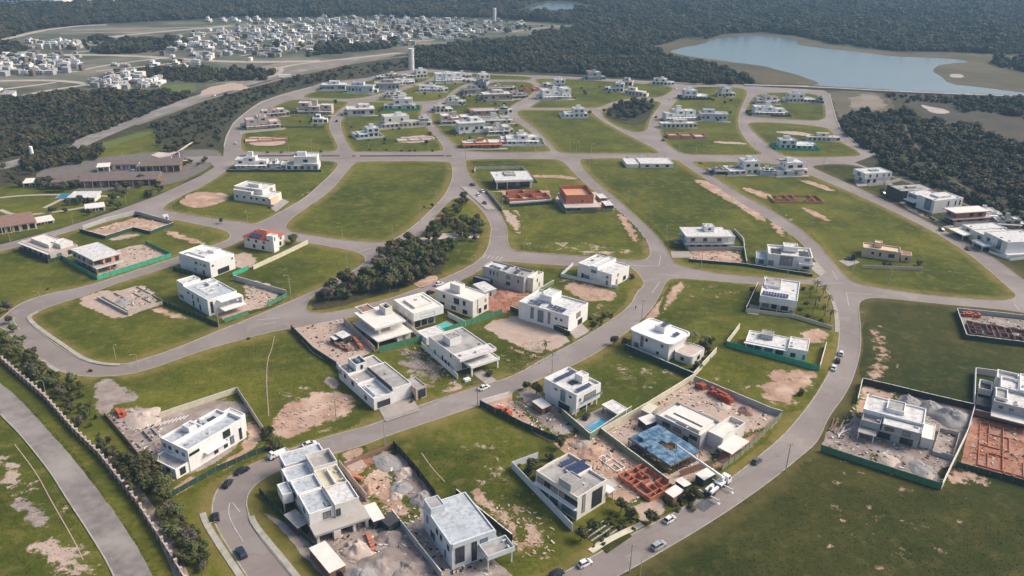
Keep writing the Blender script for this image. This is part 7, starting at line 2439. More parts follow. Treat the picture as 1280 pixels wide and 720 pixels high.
prev = s0
for k in range(4):
    q = s0.lerp(end, (k + 1) / 4)
    b = MB()
    b.bar(prev - (q - prev) * .02 * (k > 0), q, rad[k] * 2)
    b.obj("boom_section", "car_white", t)
    prev = q
mid = s0.lerp(end, .33)
b = MB()
b.bar(Vector((3.0, 0, 2.4)) * 1, mid + Vector((0, 0, -.3)), .18)
b.obj("lift_cylinder", "car_silver", t)
tip = end
b = MB()
b.bar(tip, tip + Vector((0, 0, -7.5)), .05)
b.obj("hoist_cable", "dark_metal", t)
b = MB()
b.box(tip.x - .15, tip.x + .15, tip.y - .15, tip.y + .15, tip.z - 8.0, tip.z - 7.4)
b.obj("hook_block", "dark_metal", t)
# tarp and planks by the road near the crane
o = House("dark blue-grey tarpaulin lying on the road beside the crane truck", (880,640), (893,630), (868,632), 0, name='tarpaulin', cat='tarpaulin', z0=.31)
mb = MB()
nx = 6
for i in range(nx + 1):
    for j in range(nx + 1):
        mb.v.append((o.w * i / nx, o.d * j / nx, .03 + .12 * abs(noise.noise(Vector((i * .9, j * .9, 2))))))
for i in range(nx):
    for j in range(nx):
        a_ = i * (nx + 1) + j
        mb.f.append((a_, a_ + nx + 1, a_ + nx + 2, a_ + 1))
        mb.m.append(0)
mb.obj("sheet", "car_grey", o.root)
# lane of pale timber stacks by the outer road (left of the unfinished grey-white house)
_a, _b = G((1040, 545)), G((1064, 512))
t = empty("timber_frame_stack", tuple(_a), math.atan2(_b.y - _a.y, _b.x - _a.x), label="pale timber beams and scaffold parts stacked between the outer road and the grey-white house", cat="timber stack")
for k in range(9):
    mb = MB()
    L_ = rnd.uniform(6, 10)
    mb.bar((0, 0, .2 + .12 * (k % 3)), (L_, rnd.uniform(-.8, .8), .25 + .14 * (k % 3)), .35, .2)
    mb.obj("beam", rnd.choice(("roof_grey", "offwhite", "wood")), t, loc=(rnd.uniform(-1, 4), (k - 4) * .45, 0), rz=rnd.uniform(-.25, .25))
t = empty("plank_stack", tuple(G((640, 505))), R(-50), label="greenish planks lying on grey ground beside the red-orange bricks", cat="plank stack")
for k in range(7):
    mb = MB()
    mb.bar((0, 0, .1), (7 + rnd.uniform(-1, 1), rnd.uniform(-.5, .5), .15), .3, .12)
    mb.obj("plank", rnd.choice(("wall_green", "wood", "kerb")), t, loc=(rnd.uniform(-.5, .5), k * .55, .03 * k))
t = empty("scaffold_stack", tuple(G((232, 490 + 42))), R(20), label="white scaffold frames laid along the back wall of the lower left lot", cat="scaffold")
t.location = tuple(G((190, 535)))
for k in range(9):
    mb = MB()
    mb.bar((0, 0, .1), (1.6, 1.2, .7), .3, .15)
    mb.obj("scaffold_frame", "white", t, loc=(k * 1.1, k * .25, .05))

# person walking on the central street
mat_skin, _, _, *_z = mk("skin", (.32, .18, .12), (.28, .15, .10), 3)
mk("cloth_dark", (.025, .03, .05), (.02, .02, .035), 3)
pe = empty("person", tuple(G((794.5, 387), .304)), R(40), label="person in dark clothes walking alone on the central street", cat="person")
me = bpy.data.meshes.new("body")
V = [(0, 0, .95), (0, 0, 1.15), (0, 0, 1.42), (0, 0, 1.52), (0, 0, 1.66), (.02, 0, 1.76),
     (0, .11, .92), (.12, .11, .50), (.02, .11, .07), (.14, .11, .04), (0, -.11, .92), (-.02, -.11, .48), (-.22, -.11, .10), (-.10, -.11, .03),
     (0, .20, 1.42), (-.06, .26, 1.14), (.06, .27, .88), (.08, .27, .80), (0, -.20, 1.42), (.08, -.26, 1.14), (.20, -.27, .92), (.23, -.27, .85)]
E = [(0, 1), (1, 2), (2, 3), (3, 4), (4, 5), (0, 6), (6, 7), (7, 8), (8, 9), (0, 10), (10, 11), (11, 12), (12, 13), (2, 14), (14, 15), (15, 16), (16, 17), (2, 18), (18, 19), (19, 20), (20, 21)]
me.from_pydata(V, E, [])
me.materials.append(M["cloth_dark"])
po = link("body", me, pe)
sk = po.modifiers.new("skin", 'SKIN')
RAD = [.15, .13, .16, .06, .10, .085, .10, .07, .05, .045, .10, .07, .05, .045, .07, .05, .04, .035, .07, .05, .04, .035]
for i, v in enumerate(me.skin_vertices[0].data):
    v.radius = (RAD[i], RAD[i])
    v.use_root = (i == 0)
sb = po.modifiers.new("sub", 'SUBSURF')
sb.levels = sb.render_levels = 1

# ------------------------------------------------------------ poles and lamps, each described by where it stands
UP = [((690,467), "on the verge opposite the tall white house with the pool"), ((481,557), "at the top corner of the fenced dirt lot"), ((787,716), "at the bottom edge on the outer road kerb"),
 ((982,589), "on the outer road kerb below the yellow-green netting"), ((757,233), "second of the line on the left edge of the long green strip"), ((785,254), "third of the line on the left edge of the long green strip"),
 ((813,277), "fourth of the line on the left edge of the long green strip"), ((832,303), "last of the line on the left edge of the long green strip"), ((736,216), "first of the line on the left edge of the long green strip"),
 ((1014,294), "beside the tan house block, upper of its line"), ((1041,316), "beside the tan house block, middle of its line"), ((1064,349), "at the corner by the tan house drive"),
 ((802,400), "on the kerb above the house with rounded corners"), ((364,374), "at the corner of the rubble lot and the green lot"), ((274,411), "at the corner of the house with glass roof strips"),
 ((434,340), "in the green lot near the park junction"), ((491,302), "at the lower right corner of the oval lawn"), ((526,277), "on the right edge of the oval lawn"),
 ((546,256), "upper on the right edge of the oval lawn"), ((628,263), "at the corner of the red brick rooms site"), ((582,198), "at the crossing above the slab-roofed house"),
 ((665,158), "in the big upper lawn, first of its row"), ((682,168), "in the big upper lawn, second of its row"), ((698,177), "in the big upper lawn, third of its row"), ((712,189), "in the big upper lawn, fourth of its row"),
 ((848,191), "right of the pink-red rows near the cross street"), ((1028,212), "beside the plain white cube house"), ((941,195), "left of the eastern diagonal road near the cross street"),
 ((1089,188), "beyond the eastern road at the edge of the wood"), ((1192,221), "standing tall in the dark wood"), ((669,191), "below the house with three roof steps"),
 ((390,191), "in the entrance lawn near the curved street"), ((155,206), "in the entrance car park"), ((478,125), "by the small lane of the top left"), ((597,506), "on the near kerb by the white corner wall"),
 ((420,470+50), "at the kerb near the dug-up dirt patch"), ((984,346), "in front of the terraced corner house"), ((1110,360), "by the lower edge of the tan house block"), ((876,336), "in front of the walled dirt yard")]
for i, (p, w) in enumerate(UP):
    utility_pole(p, "concrete pole " + w, rz=rnd.uniform(-.6, .6), lamp=(i % 3 != 1), h=9.2 if i % 2 else 8.6)
LP_ = [((174,464), "on the lower edge of the loop road"), ((53,385), "on the upper left bend of the loop road"), ((59,499), "between the perimeter wall and the bushes"), ((308,423), "on the road below the rubble lot"),
 ((277,678), "beside the black car on the outer side of the bend"), ((428,298), "at the lower edge of the oval lawn"), ((145,450), "inside the loop lawn by the sidewalk"), ((264,284), "by the dirt square block, right of two"),
 ((310,279), "by the junction above the red tiled roof"), ((655,315), "at the lower edge of the centre lawn"), ((724,189), "short one in the lower edge of the big upper lawn"), ((739,191), "at the lower edge of the big upper lawn"),
 ((976,193), "beside the eastern diagonal road"), ((870,193), "in the lawn left of the eastern block"), ((461,191), "left in the upper left block by the planted median"), ((503,188), "middle in the upper left block by the planted median"),
 ((536,188), "right in the upper left block by the planted median"), ((361,190), "in the entrance lawn by the planted median"), ((438,190), "at the crossing of the curved upper street"), ((839,367), "at the corner of the green lot by the central junction"),
 ((1077,411), "on the right kerb of the outer road bend"), ((800,720), "yellow and near the bottom edge of the outer road"), ((216,270), "by the dirt square block, left of two"), ((92,283), "on the verge by the terracotta clubhouse"),
 ((13,301), "on the verge at the left edge"), ((158,255), "on the verge of the main road near the grey trees"), ((216,203), "at the gate"), ((590,336), "in the park lawn near the lane"), ((640,190), "below the crowded upper block"), ((362,361), "inside the green lot by its wall"),
 ((1187,357), "alone on the lower verge of the tan house block"), ((720,191), "between two poles of the big upper lawn")]
for p, w in LP_:
    lamp_post(p, "slender lamp post " + w, rz=rnd.uniform(-2, 2), h=rnd.uniform(6.2, 7.4))
# thick white column and water tower
o = empty("water_tank_column", tuple(G((42,202), .05)), label="thick white water column beside the highway", cat="water tower")
mb = MB()
mb.tube([(0, 0, 0), (0, 0, 9.5), (0, 0, 9.8)], [1.1, 1.1, .9], 18)
mb.obj("shaft", "white", o)
mb = MB()
mb.tube([(0, 0, 4.2), (0, 0, 4.5)], [1.16, 1.16], 18)
mb.obj("ring", "grey_wall", o)
def tower(px, h, r, label, z0=.1):
    o = empty("water_tower", tuple(G(px, z0)), label=label, cat="water tower")
    mb = MB()
    mb.tube([(0, 0, -.3), (0, 0, h * .33), (0, 0, h * .66), (0, 0, h)], [r, r, r, r], 24)
    mb.obj("shaft", "offwhite", o)
    mb = MB()
    mb.tube([(0, 0, h), (0, 0, h + .4)], [r * 1.05, r * 1.05], 24)
    mb.obj("rim", "white", o)
    for k in range(1, 6):
        mb = MB()
        mb.tube([(0, 0, h * k / 6), (0, 0, h * k / 6 + .15)], [r * 1.02, r * 1.02], 24)
        mb.obj("ring_joint", "concrete", o)
    mb = MB()
    mb.box(r - .1, r + .5, -.5, .5, 0, h)
    mb.obj("ladder_shaft", "dark_wall", o)


tower((514.5,87.5), 22.0, 3.2, "tall white cylindrical water tower at the top of the estate")
tower((618,26), 20.0, 3.0, "distant white water tower at the edge of the far neighbourhood")

# overhead lines along the green strip
def line(label, pts, z=8.6):
    o = link("overhead_line", None, None, tuple(G(pts[0])))
    tag(o, label, "power line")
    o0 = G(pts[0])
    for a, b in zip(pts, pts[1:]):
        A, B = G(a) - o0, G(b) - o0
        mb = MB()
        for dx in (-.6, 0, .6):
            P_ = []
            for k in range(9):
                f = k / 8
                q = A.lerp(B, f)
                P_.append((q.x + dx, q.y, z - .8 * 4 * f * (1 - f)))
            mb.tube(P_, [.028] * 9, 3, cap=False)
        mb.obj("wire_span", "dark_metal", o)


line("overhead wires along the left edge of the long green strip", [(736,216), (757,233), (785,254), (813,277), (832,303)])
line("overhead wires along the tan house block", [(1014,294), (1041,316), (1064,349)])
line("overhead wires across the big upper lawn", [(665,158), (682,168), (698,177), (712,189)])
line("overhead wires along the central street", [(481,557), (597,506), (690,467), (802,400)])
line("overhead wires along the outer road", [(787,716), (982,589)])
# ------------------------------------------------------------ vegetation
def in_poly(px, n, seed, mind=0, z=BZ):
    rr = random.Random(seed)
    P = [G(p, z) for p in px]
    x0, x1 = min(p.x for p in P), max(p.x for p in P)
    y0, y1 = min(p.y for p in P), max(p.y for p in P)
    out = []
    tries = 0
    while len(out) < n and tries < n * 60:
        tries += 1
        c = Vector((rr.uniform(x0, x1), rr.uniform(y0, y1), z))
        if inside(c, P) and all((c - q).length > mind for q in out):
            out.append(c)
    return out


def tree_w(c, r, mt, label, group=None, tall=1.0, name="tree"):
    o = empty(name, (c.x, c.y, c.z), rnd.uniform(0, 6.28), label=label, cat="tree", group=group)
    th = r * .75 * tall
    t = link("trunk", rnd.choice(TR), o)
    t.scale = (r, r, th)
    q = link("crown", rnd.choice(CR[mt]), o, (0, 0, th + r * .45))
    q.scale = (r, r, r * rnd.uniform(.8, 1.05))
    return o


MASS = []


def grove(px, n, seed, rmin, rmax, mats, label, group, mind=3.0, z=BZ, tall=.7, mass=False):
    if mass:
        MASS.append((in_poly(px, n, seed, mind, z), rmin, rmax))
        return
    for c in in_poly(px, n, seed, mind, z):
        tree_w(c, rnd.uniform(rmin, rmax), rnd.choice(mats), label, group, tall)


grove([(500,310),(545,318),(557,330),(540,345),(505,360),(470,368),(420,378),(396,378),(405,366),(450,350),(478,333)], 72, 1, 2.2, 5.0, ("leaf_dark", "leaf", "leaf", "leaf_grey", "leaf_forest"), "dark bushy tree in the dense thicket of the triangular park", "trees of the park thicket", 2.8)
grove([(562,252),(580,250),(585,262),(575,272),(555,270)], 7, 2, 2.2, 3.6, ("leaf_dark", "leaf"), "leafy tree in the small clump at the park tip", "trees at the park tip")
grove([(528,290),(560,278),(596,276),(606,285),(590,298),(560,292),(530,300)], 16, 3, 2.2, 3.8, ("leaf_dark", "leaf", "leaf_light"), "tree in the middle clump of the triangular park", "middle park trees", 3.5)
grove([(505,303),(530,300),(560,300),(575,306),(560,320),(545,318)], 16, 63, 1.6, 3.4, ("leaf", "leaf_light", "leaf_dark"), "loose scrub tree between the park thicket and the middle clump", "loose scrub trees of the park", 2.5)
grove([(560,296),(600,292),(604,300),(585,304)], 5, 4, 1.6, 2.6, ("leaf_light", "leaf"), "light green small tree on the right lawn of the park", "small park lawn trees", 3)
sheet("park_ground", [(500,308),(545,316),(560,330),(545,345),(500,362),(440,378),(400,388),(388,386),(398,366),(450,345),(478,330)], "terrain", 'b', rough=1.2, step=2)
sheet("bare_path", [(524,296),(565,290),(600,292),(598,298),(560,297),(530,304)], "pink_concrete", 'b', rough=.6, step=2)
sheet("bare_bank", [(516,352),(545,343),(547,352),(525,362)], "dirt", 'b', rough=.6, step=2)
grove([(758,136),(790,128),(818,128),(812,145),(800,155),(770,152),(755,145)], 40, 5, 2.4, 4.2, ("leaf_dark", "leaf_forest", "leaf_grey", "leaf_dark"), "dark tree in the wooded park among the upper streets", "upper wooded park trees", 3.5, mass=True)
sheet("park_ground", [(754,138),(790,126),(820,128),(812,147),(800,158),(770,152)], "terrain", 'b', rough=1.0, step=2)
grove([(0,380),(24,400),(30,430),(50,460),(55,478),(30,470),(0,440)], 18, 6, 1.0, 3.0, ("leaf_light", "leaf_grey", "leaf_dark", "leaf"), "dark tree by the perimeter wall below the loop road bend", "trees by the upper perimeter wall", 2.4)
grove([(24,442),(62,470),(80,505),(60,490),(36,465)], 9, 61, 1.8, 2.6, ("leaf_dark", "leaf"), "dark shrub tree just inside the perimeter wall near the lamp", "shrub trees inside the wall", 2.0)
grove([(112,545),(135,550),(165,600),(190,640),(180,640),(150,600)], 12, 62, 1.2, 2.0, ("leaf_dark", "leaf"), "low dark shrub tree along the inner side of the wooded walk", "shrub trees along the wooded walk", 2.0)
grove([(62,470),(90,468),(118,505),(128,545),(112,548),(80,510)], 20, 7, .8, 2.6, ("leaf_light", "leaf_grey", "leaf", "leaf_dark", "leaf_dark"), "bush-like green tree between the perimeter wall and the lower left building site", "trees beside the wooded walk", 2.0)
grove([(165,582),(205,582),(214,610),(205,630),(180,620)], 13, 8, 2.0, 3.4, ("leaf_dark", "leaf"), "dark tree in the clump left of the long white house", "trees left of the long white house", 2.2)
grove([(196,640),(218,632),(250,665),(262,720),(235,720),(212,680)], 22, 9, .9, 2.8, ("leaf_light", "leaf_grey", "leaf_dark", "leaf", "leaf"), "green tree in the lowest clump beside the wooded walk", "lowest clump trees beside the wooded walk", 2.2)
grove([(120,570),(150,570),(170,590),(155,600)], 6, 10, 1.2, 2.0, ("leaf", "leaf_dark"), "small tree at the left corner of the lower left building site", "corner trees of the building site", 2)
# entrance trees, meadow shrubs
grove([(25,206),(50,195),(95,190),(130,190),(128,201),(90,208),(40,215)], 40, 11, 3.0, 4.6, ("leaf_dark", "leaf", "leaf_forest"), "dark tree in the thicket between the highway and the car park", "thicket by the car park", 4, .05, mass=True)
grove([(48,232),(105,231),(105,239),(60,241)], 13, 12, 2.4, 3.4, ("leaf_grey", "leaf_grey", "leaf_dark"), "grey bare-looking tree in front of the long grey-brown roof", "grey trees before the long roof", 3, .05)
grove([(148,228),(178,226),(176,240),(150,248),(140,240)], 9, 13, 2.2, 3.6, ("leaf_grey", "leaf_dark"), "greyish tree between the long roof and the main road", "greyish trees by the main road", 3, .05)
grove([(60,262),(95,252),(150,250),(160,262),(110,270),(70,272)], 12, 14, 1.6, 2.8, ("leaf_dark", "leaf"), "garden tree around the club paths", "club garden trees", 3, .05)
grove([(175,236),(205,232),(204,240),(180,250)], 8, 15, 1.4, 2.4, ("leaf_dark", "leaf"), "low hedge tree along the main road bank", "main road bank trees", 2, .05)
grove([(224,203),(262,202),(258,208),(230,210)], 9, 16, 1.4, 2.2, ("leaf_dark", "leaf"), "small tree on the island of the entrance road", "entrance island trees", 2.5, .05)
grove([(196,182),(226,180),(230,192),(205,194)], 8, 17, 2.2, 3.4, ("leaf_dark",), "tree behind the swooping gate canopy", "trees behind the gate", 3, .05)
grove([(0,205),(40,203),(60,216),(20,240),(0,238)], 8, 18, 2.0, 3.4, ("leaf", "leaf_dark"), "meadow tree at the far left below the highway", "far left meadow trees", 5, .05)
# single trees and garden plants
tree((366,304), 3.1, "leaf", "round dark green tree beside the orange-red tiled roof", tall=.5)
tree((277,283-4), 1.6, "leaf_dark", "single small round tree on the block with the dirt square")
tree((540,264-4), 1.5, "leaf_dark", "small dark round tree on the right edge of the oval lawn")
tree((530,261), 1.0, "leaf_dark", "tiny dark tree left of the small round tree on the oval lawn")
tree((456,348+0), 1.9, "leaf_dark", "dark tree at the tip where the park meets the green lot")
tree((1001,494), 1.6, "leaf_dark", "round dark bush-like tree on the pale earth by the outer road", tall=.3)
tree((670,493), 2.4, "leaf_dark", "left dark tree at the street corner of the tall white house with the pool")
tree((658,488), 1.8, "leaf_dark", "smaller dark tree at the street corner of the tall white house with the pool")
tree((768,431), 2.0, "leaf_grey", "grey-brown tree over the kerb left of the house with rounded corners")
tree((781,433), 1.8, "leaf_grey", "second grey-brown tree by the wall of the house with rounded corners")
tree((872,462), 2.0, "leaf_light", "yellow-green shrub tree at the wall corner of the house with rounded corners", tall=.4)
tree((879,440), 2.4, "leaf_dark", "dark garden tree behind the palms of the rounded house")
tree((888,432), 1.8, "leaf_dark", "slim dark garden tree at the right of the rounded house")
tree((776,650-10), 2.2, "leaf", "green tree beside the terrace of the solar panel house")
tree((788,650), 2.0, "leaf_dark", "darker green tree by the sidewalk near the white hatchback")
tree((812,655), 2.3, "leaf_dark", "bushy tree over the kerb left of the white hatchback")
tree((740,664), 2.0, "leaf", "garden tree at the left of the stepping stones")
tree((726,668+8), 2.0, "leaf_dark", "dark shrub tree at the corner of the bluish white wall")
tree((858,634-12), 1.8, "leaf_dark", "tree on the verge between the huts and the crane truck")
tree((868,624), 2.0, "leaf_dark", "dark tree behind the outriggers of the crane truck")
tree((700,560), 2.2, "leaf_dark", "tree behind the solar panel house near the netting end")
tree((664,590), 2.4, "leaf_dark", "garden tree inside the bluish white wall, upper of two")
tree((676,598), 2.2, "leaf_dark", "garden tree inside the bluish white wall, lower of two")
tree((688,575), 1.8, "leaf", "yellowish garden shrub tree behind the solar panel house", tall=.3)
tree((336,548), 2.2, "leaf_dark", "dark tree at the wall corner above the white flatbed truck")
tree((345,562), 1.8, "leaf", "smaller tree beside the white flatbed truck")
tree((755,398), 2.0, "leaf", "green garden tree at the front of the house with dark solar panels", tall=.4)
tree((743,408), 1.6, "leaf", "small garden tree by the drive of the house with dark solar panels", tall=.4)
tree((790,360-12), 1.6, "leaf", "garden shrub tree by the stepped white corner house", tall=.3)
tree((510,490), 1.9, "leaf_dark", "shrub tree at the right of the grey driveway", tall=.4)
tree((519,497), 1.4, "leaf", "small green shrub tree beside the grey driveway", tall=.4)
tree((1105,332), 1.6, "leaf_dark", "dark shrub in front of the tan house, left of two", tall=.3)
tree((1112,333), 1.3, "leaf_dark", "dark shrub in front of the tan house, right of two", tall=.3)
tree((1148,332), 1.8, "leaf_dark", "round shrub tree at the right of the tan house", tall=.4)
tree((1067,325), 2.0, "leaf_dark", "dark tree at the left side of the tan house", tall=.5)
tree((755,143-3), 2.0, "leaf_dark", "dark shrub tree right of the arched-roof villa", tall=.4)
tree((737,143), 2.2, "leaf_dark", "dark tree by the street beside the arched-roof villa", tall=.5)
for px, n_, sd_, lab, grp in (([(552,130),(560,120),(640,106),(662,110),(630,150),(640,165),(680,183),(590,186)], 34, 91, "small dark garden tree among the houses of the crowded upper block", "garden trees of the crowded block"),
                       ([(470,112),(530,98),(580,102),(555,122),(480,122)], 14, 92, "small garden tree among the top left lanes", "garden trees of the top lanes"),
                       ([(432,140),(530,134),(545,182),(440,182)], 14, 93, "small garden tree in the upper left block", "garden trees of the upper left block"),
                       ([(305,150),(345,136),(430,128),(405,160),(310,165)], 14, 94, "small garden tree in the western curve block", "garden trees of the western block"),
                       ([(672,110),(820,108),(800,118),(700,128)], 12, 95, "small garden tree near the far streets", "garden trees near the far streets"),
                       ([(835,160),(900,112),(925,120),(920,155)], 12, 96, "small garden tree in the eastern upper block", "garden trees of the eastern upper block")):
    grove(px, n_, sd_, 1.0, 2.1, ("leaf_dark", "leaf"), lab, grp, 4, mass=True)
for q in ((461,176), (480,180), (462,188), (483,188), (502,189), (512,189), (519,189), (541,189), (378,190), (401,190), (352,191), (334,191)):
    bush(q, 1.3, "leaf_dark", "round dark shrub along the planted median", "shrubs along the planted median")
for i, q in enumerate(((112,462), (60,312+50), (311,424))):
    bush((113,464) if i == 0 else q, .9, "leaf_dark", ("dark shrub standing at the lower corner of the loop road", "small shrub on the bank of the loop road", "tiny dark shrub at the kerb of the lower road")[i])
# garden planting round the solar panel house and the rounded house
for lab, grp, pl, n_, rr_ in (("low leafy shrub in the garden round the solar panel house", "shrubs round the solar panel house", [(728,668),(742,690),(805,655),(815,662),(790,640),(770,636),(740,655)], 26, (.5, 1.1)),
                           ("low leafy shrub behind the bluish white wall", "shrubs behind the bluish white wall", [(645,582),(672,574),(672,588),(700,625),(690,630)], 14, (.8, 1.5)),
                           ("garden shrub beside the palms of the rounded house", "shrubs of the rounded house garden", [(862,432),(885,428),(895,440),(868,468),(860,460)], 16, (.9, 1.7)),
                           ("shrub on the verge between the brick rooms and the crane truck", "verge shrubs by the crane truck", [(838,636),(850,622),(872,612),(886,618),(868,640),(850,646)], 12, (.8, 1.6)),
                           ("shrub at the front of the house with dark solar panels", "front shrubs of the solar panel row house", [(730,404),(752,390),(768,394),(742,416)], 14, (.6, 1.3)),
                           ("shrub at the wall corner above the white flatbed truck", "corner shrubs above the flatbed truck", [(330,540),(345,545),(352,560),(336,566)], 8, (.7, 1.3)),
                           ("shrub beside the grey driveway", "shrubs beside the grey driveway", [(505,482),(520,485),(528,500),(514,504)], 9, (.5, 1.0))):
    for c_ in in_poly(pl, n_, len(lab), 1.2):
        r_ = rnd.uniform(*rr_)
        o = link("shrub", rnd.choice(CR[rnd.choice(("leaf_dark", "leaf", "leaf"))]), None, (c_.x, c_.y, BZ + r_ * .3), rnd.uniform(0, 6))
        o.scale = (r_, r_, r_ * .8)
        tag(o, lab, "shrub", grp)
# palms
palm((865,437), 6.5, "tall bright palm right of the house with rounded corners", s=1.1)
palm((881,433), 4.5, "shorter palm behind the rounded house garden", s=.9)
palm((682,437), 3.0, "small palm standing in the empty dirt rectangle", s=.8, n=9)
palm((22,438), 4.5, "pale palm by the loop road bend", s=.9)
palm((218,672), 3.2, "pale palm by the wooded walk at the lower left", s=1.0)
for i, q in enumerate(((1012,372), (1020,366), (1028,372), (1022,384), (1034,384), (1030,396), (1037,402), (1016,392))):
    palm(q, 5.0, "slim palm in the palm garden right of the house with the solar row", "palms of the palm garden", 1.0, n=11)
for i, q in enumerate(((1004,362), (1010,396), (1000,388), (1026,402), (990,390), (1008,380), (940,362), (940,370))):
    bush(q, 1.4, "leaf_dark", "dark garden hedge shrub around the house with the solar row", "hedge shrubs of the palm garden")
# garden bushes near the right-hand row
for i, c in enumerate(in_poly([(1092,236),(1110,236),(1180,278),(1170,280)], 12, 31, 2)):
    o = link("bush", rnd.choice(CR["leaf_dark"]), None, (c.x, c.y, BZ + .4), rnd.uniform(0, 6))
    o.scale = (1.2, 1.2, .9)
    tag(o, "front garden shrub along the row by the wood", "bush", "front garden shrubs by the wood")

# rubble and site clutter: tiny pieces nobody could count
def clutter(px, n, seed, mats=("concrete",), smin=.12, smax=.45, z=None):
    for k, mt in enumerate(mats):
        rr = random.Random(seed * 10 + k)
        mb = MB()
        for c in in_poly(px, 2 * n // len(mats), seed * 7 + k, 0):
            s = rr.uniform(smin, smax)
            a = rr.uniform(0, 3.14)
            l = s * rr.uniform(1, 3.2)
            d = Vector((math.cos(a), math.sin(a), rr.uniform(-.1, .2))) * l
            mb.bar(c + Vector((0, 0, s * .3)), c + d + Vector((0, 0, s * .3)), s, s * .6)
        tag(mb.obj("rubble", mt), kind='stuff')


CM_ = ("concrete", "wood", "offwhite", "net_black")
clutter([(372,412),(430,400),(460,436),(424,455)], 90, 1, CM_)
clutter([(130,372),(185,360),(200,376),(160,390)], 70, 2, CM_)
clutter([(290,382),(312,355),(345,372),(330,384)], 60, 3, CM_)
clutter([(135,520),(170,510),(200,530),(205,600),(180,580)], 130, 4, CM_)
clutter([(440,590),(490,565),(540,622),(630,720),(480,730),(400,700)], 360, 5, CM_)
clutter([(610,508),(650,498),(750,548),(830,610),(790,630),(700,556)], 220, 6, CM_)
clutter([(760,543),(806,514),(865,480),(970,520),(900,585),(850,600)], 260, 7, CM_)
clutter([(1080,484),(1210,515),(1175,605),(1030,562)], 220, 8, CM_)
clutter([(1220,524),(1300,542),(1300,605),(1205,580)], 120, 9, ("brick_red", "wood", "pink_concrete"))
clutter([(1200,394),(1290,402),(1290,432),(1210,422)], 120, 10, CM_)
clutter([(865,312),(925,312),(930,328),(865,325)], 60, 11, CM_)
clutter([(610,242),(690,240),(690,250),(640,256)], 50, 12, ("brick_red", "concrete"))
clutter([(700,252),(765,245),(765,262),(708,265)], 60, 13, ("brick_red", "offwhite", "concrete"))
clutter([(125,345),(130,318),(180,306),(212,319)], 60, 14, CM_)
clutter([(105,290),(170,272),(215,281),(188,291)], 60, 15, CM_)
clutter([(590,366),(640,358),(668,372),(620,388)], 50, 16, ("brick_red", "wood"))
clutter([(500,440),(528,434),(562,470),(540,482)], 40, 17, ("sand_pale", "wood"))
clutter([(340,520),(440,495),(440,512),(350,545)], 70, 18, ("sand_pale", "dirt"))
clutter([(600,615),(690,650),(700,690),(640,700)], 60, 19, ("dirt", "sand_pale"))

# low tufts and weeds on the lawns: one scattered mass
def tufts(name, px, n, seed, r=.35, mt="leaf"):
    mb = MB()
    rr = random.Random(seed)
    for c in in_poly(px, n, seed, 0):
        for _ in range(5):
            a = rr.uniform(0, 6.28)
            h_ = rr.uniform(.5, 1) * r
            d = Vector((math.cos(a), math.sin(a), 0)) * r * rr.uniform(.3, .9)
            s = Vector((-math.sin(a), math.cos(a), 0)) * r * .45
            mb.face([c - s, c + s, c + d + s * .4 + Vector((0, 0, h_)), c + d - s * .4 + Vector((0, 0, h_))])
    tag(mb.obj(name, mt), kind='stuff')


tufts("weeds", [(0,560),(60,600),(130,700),(140,730),(0,730)], 700, 1, .2, "grass")
tufts("weeds", [(30,500),(100,575),(205,725),(188,715),(60,545)], 700, 2, .2, "grass")
tufts("weeds", [(505,440),(528,434),(596,480),(556,488)], 500, 3, .2, "grass")
tufts("weeds", [(620,440),(670,425),(700,445),(640,468)], 400, 4, .2, "grass")
tufts("weeds", [(500,560),(640,560),(640,600),(700,690),(650,715),(560,620)], 900, 5, .2, "grass")
tufts("weeds", [(150,480),(330,425),(400,440),(440,490),(300,500)], 700, 6, .2, "grass")
tufts("weeds", [(1000,600),(1180,620),(1290,650),(1290,740),(820,740)], 1600, 7, .2, "grass")
tufts("weeds", [(700,345),(770,350),(775,380),(735,405)], 300, 8, .2, "grass")
tufts("weeds", [(840,352),(935,358),(960,480),(880,470),(800,405)], 700, 9, .2, "grass")

# ------------------------------------------------------------ forests: crowns of real trees repeated over the woods
def forest_source(px, k):
    o = tree_w(G(px, 0), 4.5, "leaf_forest", "large dark tree standing at the edge of the wood near the dam" if k == 0 else ("dark tree at the near edge of the western wood" if k == 1 else "dark tree beside the dirt track in the eastern wood"), None, .5)
    o.name = "forest_tree"
    return [c for c in COL.objects if c.parent == o and c.name.startswith("crown")][0]


SRC = [forest_source((1128,142), 0), forest_source((90,182), 1), forest_source((1160,200), 2)]
for s_ in SRC:
    s_["src"] = 1
gn = bpy.data.node_groups.new("scatter_crowns", 'GeometryNodeTree')
gn.interface.new_socket("Geometry", in_out='INPUT', socket_type='NodeSocketGeometry')
gn.interface.new_socket("Geometry", in_out='OUTPUT', socket_type='NodeSocketGeometry')
gi, go = gn.nodes.new("NodeGroupInput"), gn.nodes.new("NodeGroupOutput")
iop = gn.nodes.new("GeometryNodeInstanceOnPoints")
gj = gn.nodes.new("GeometryNodeJoinGeometry")
for s_ in SRC:
    oi = gn.nodes.new("GeometryNodeObjectInfo")
    oi.inputs["Object"].default_value = s_
    oi.inputs["As Instance"].default_value = True
    gn.links.new(oi.outputs["Geometry"], gj.inputs[0])
gn.links.new(gi.outputs[0], iop.inputs["Points"])
gn.links.new(gj.outputs[0], iop.inputs["Instance"])
iop.inputs["Pick Instance"].default_value = True
for nm, sock, ty in (("rot", "Rotation", 'FLOAT_VECTOR'), ("scl", "Scale", 'FLOAT_VECTOR'), ("pick", "Instance Index", 'INT')):
    na = gn.nodes.new("GeometryNodeInputNamedAttribute")
    na.data_type = ty
    na.inputs["Name"].default_value = nm
    gn.links.new(na.outputs["Attribute"], iop.inputs[sock])
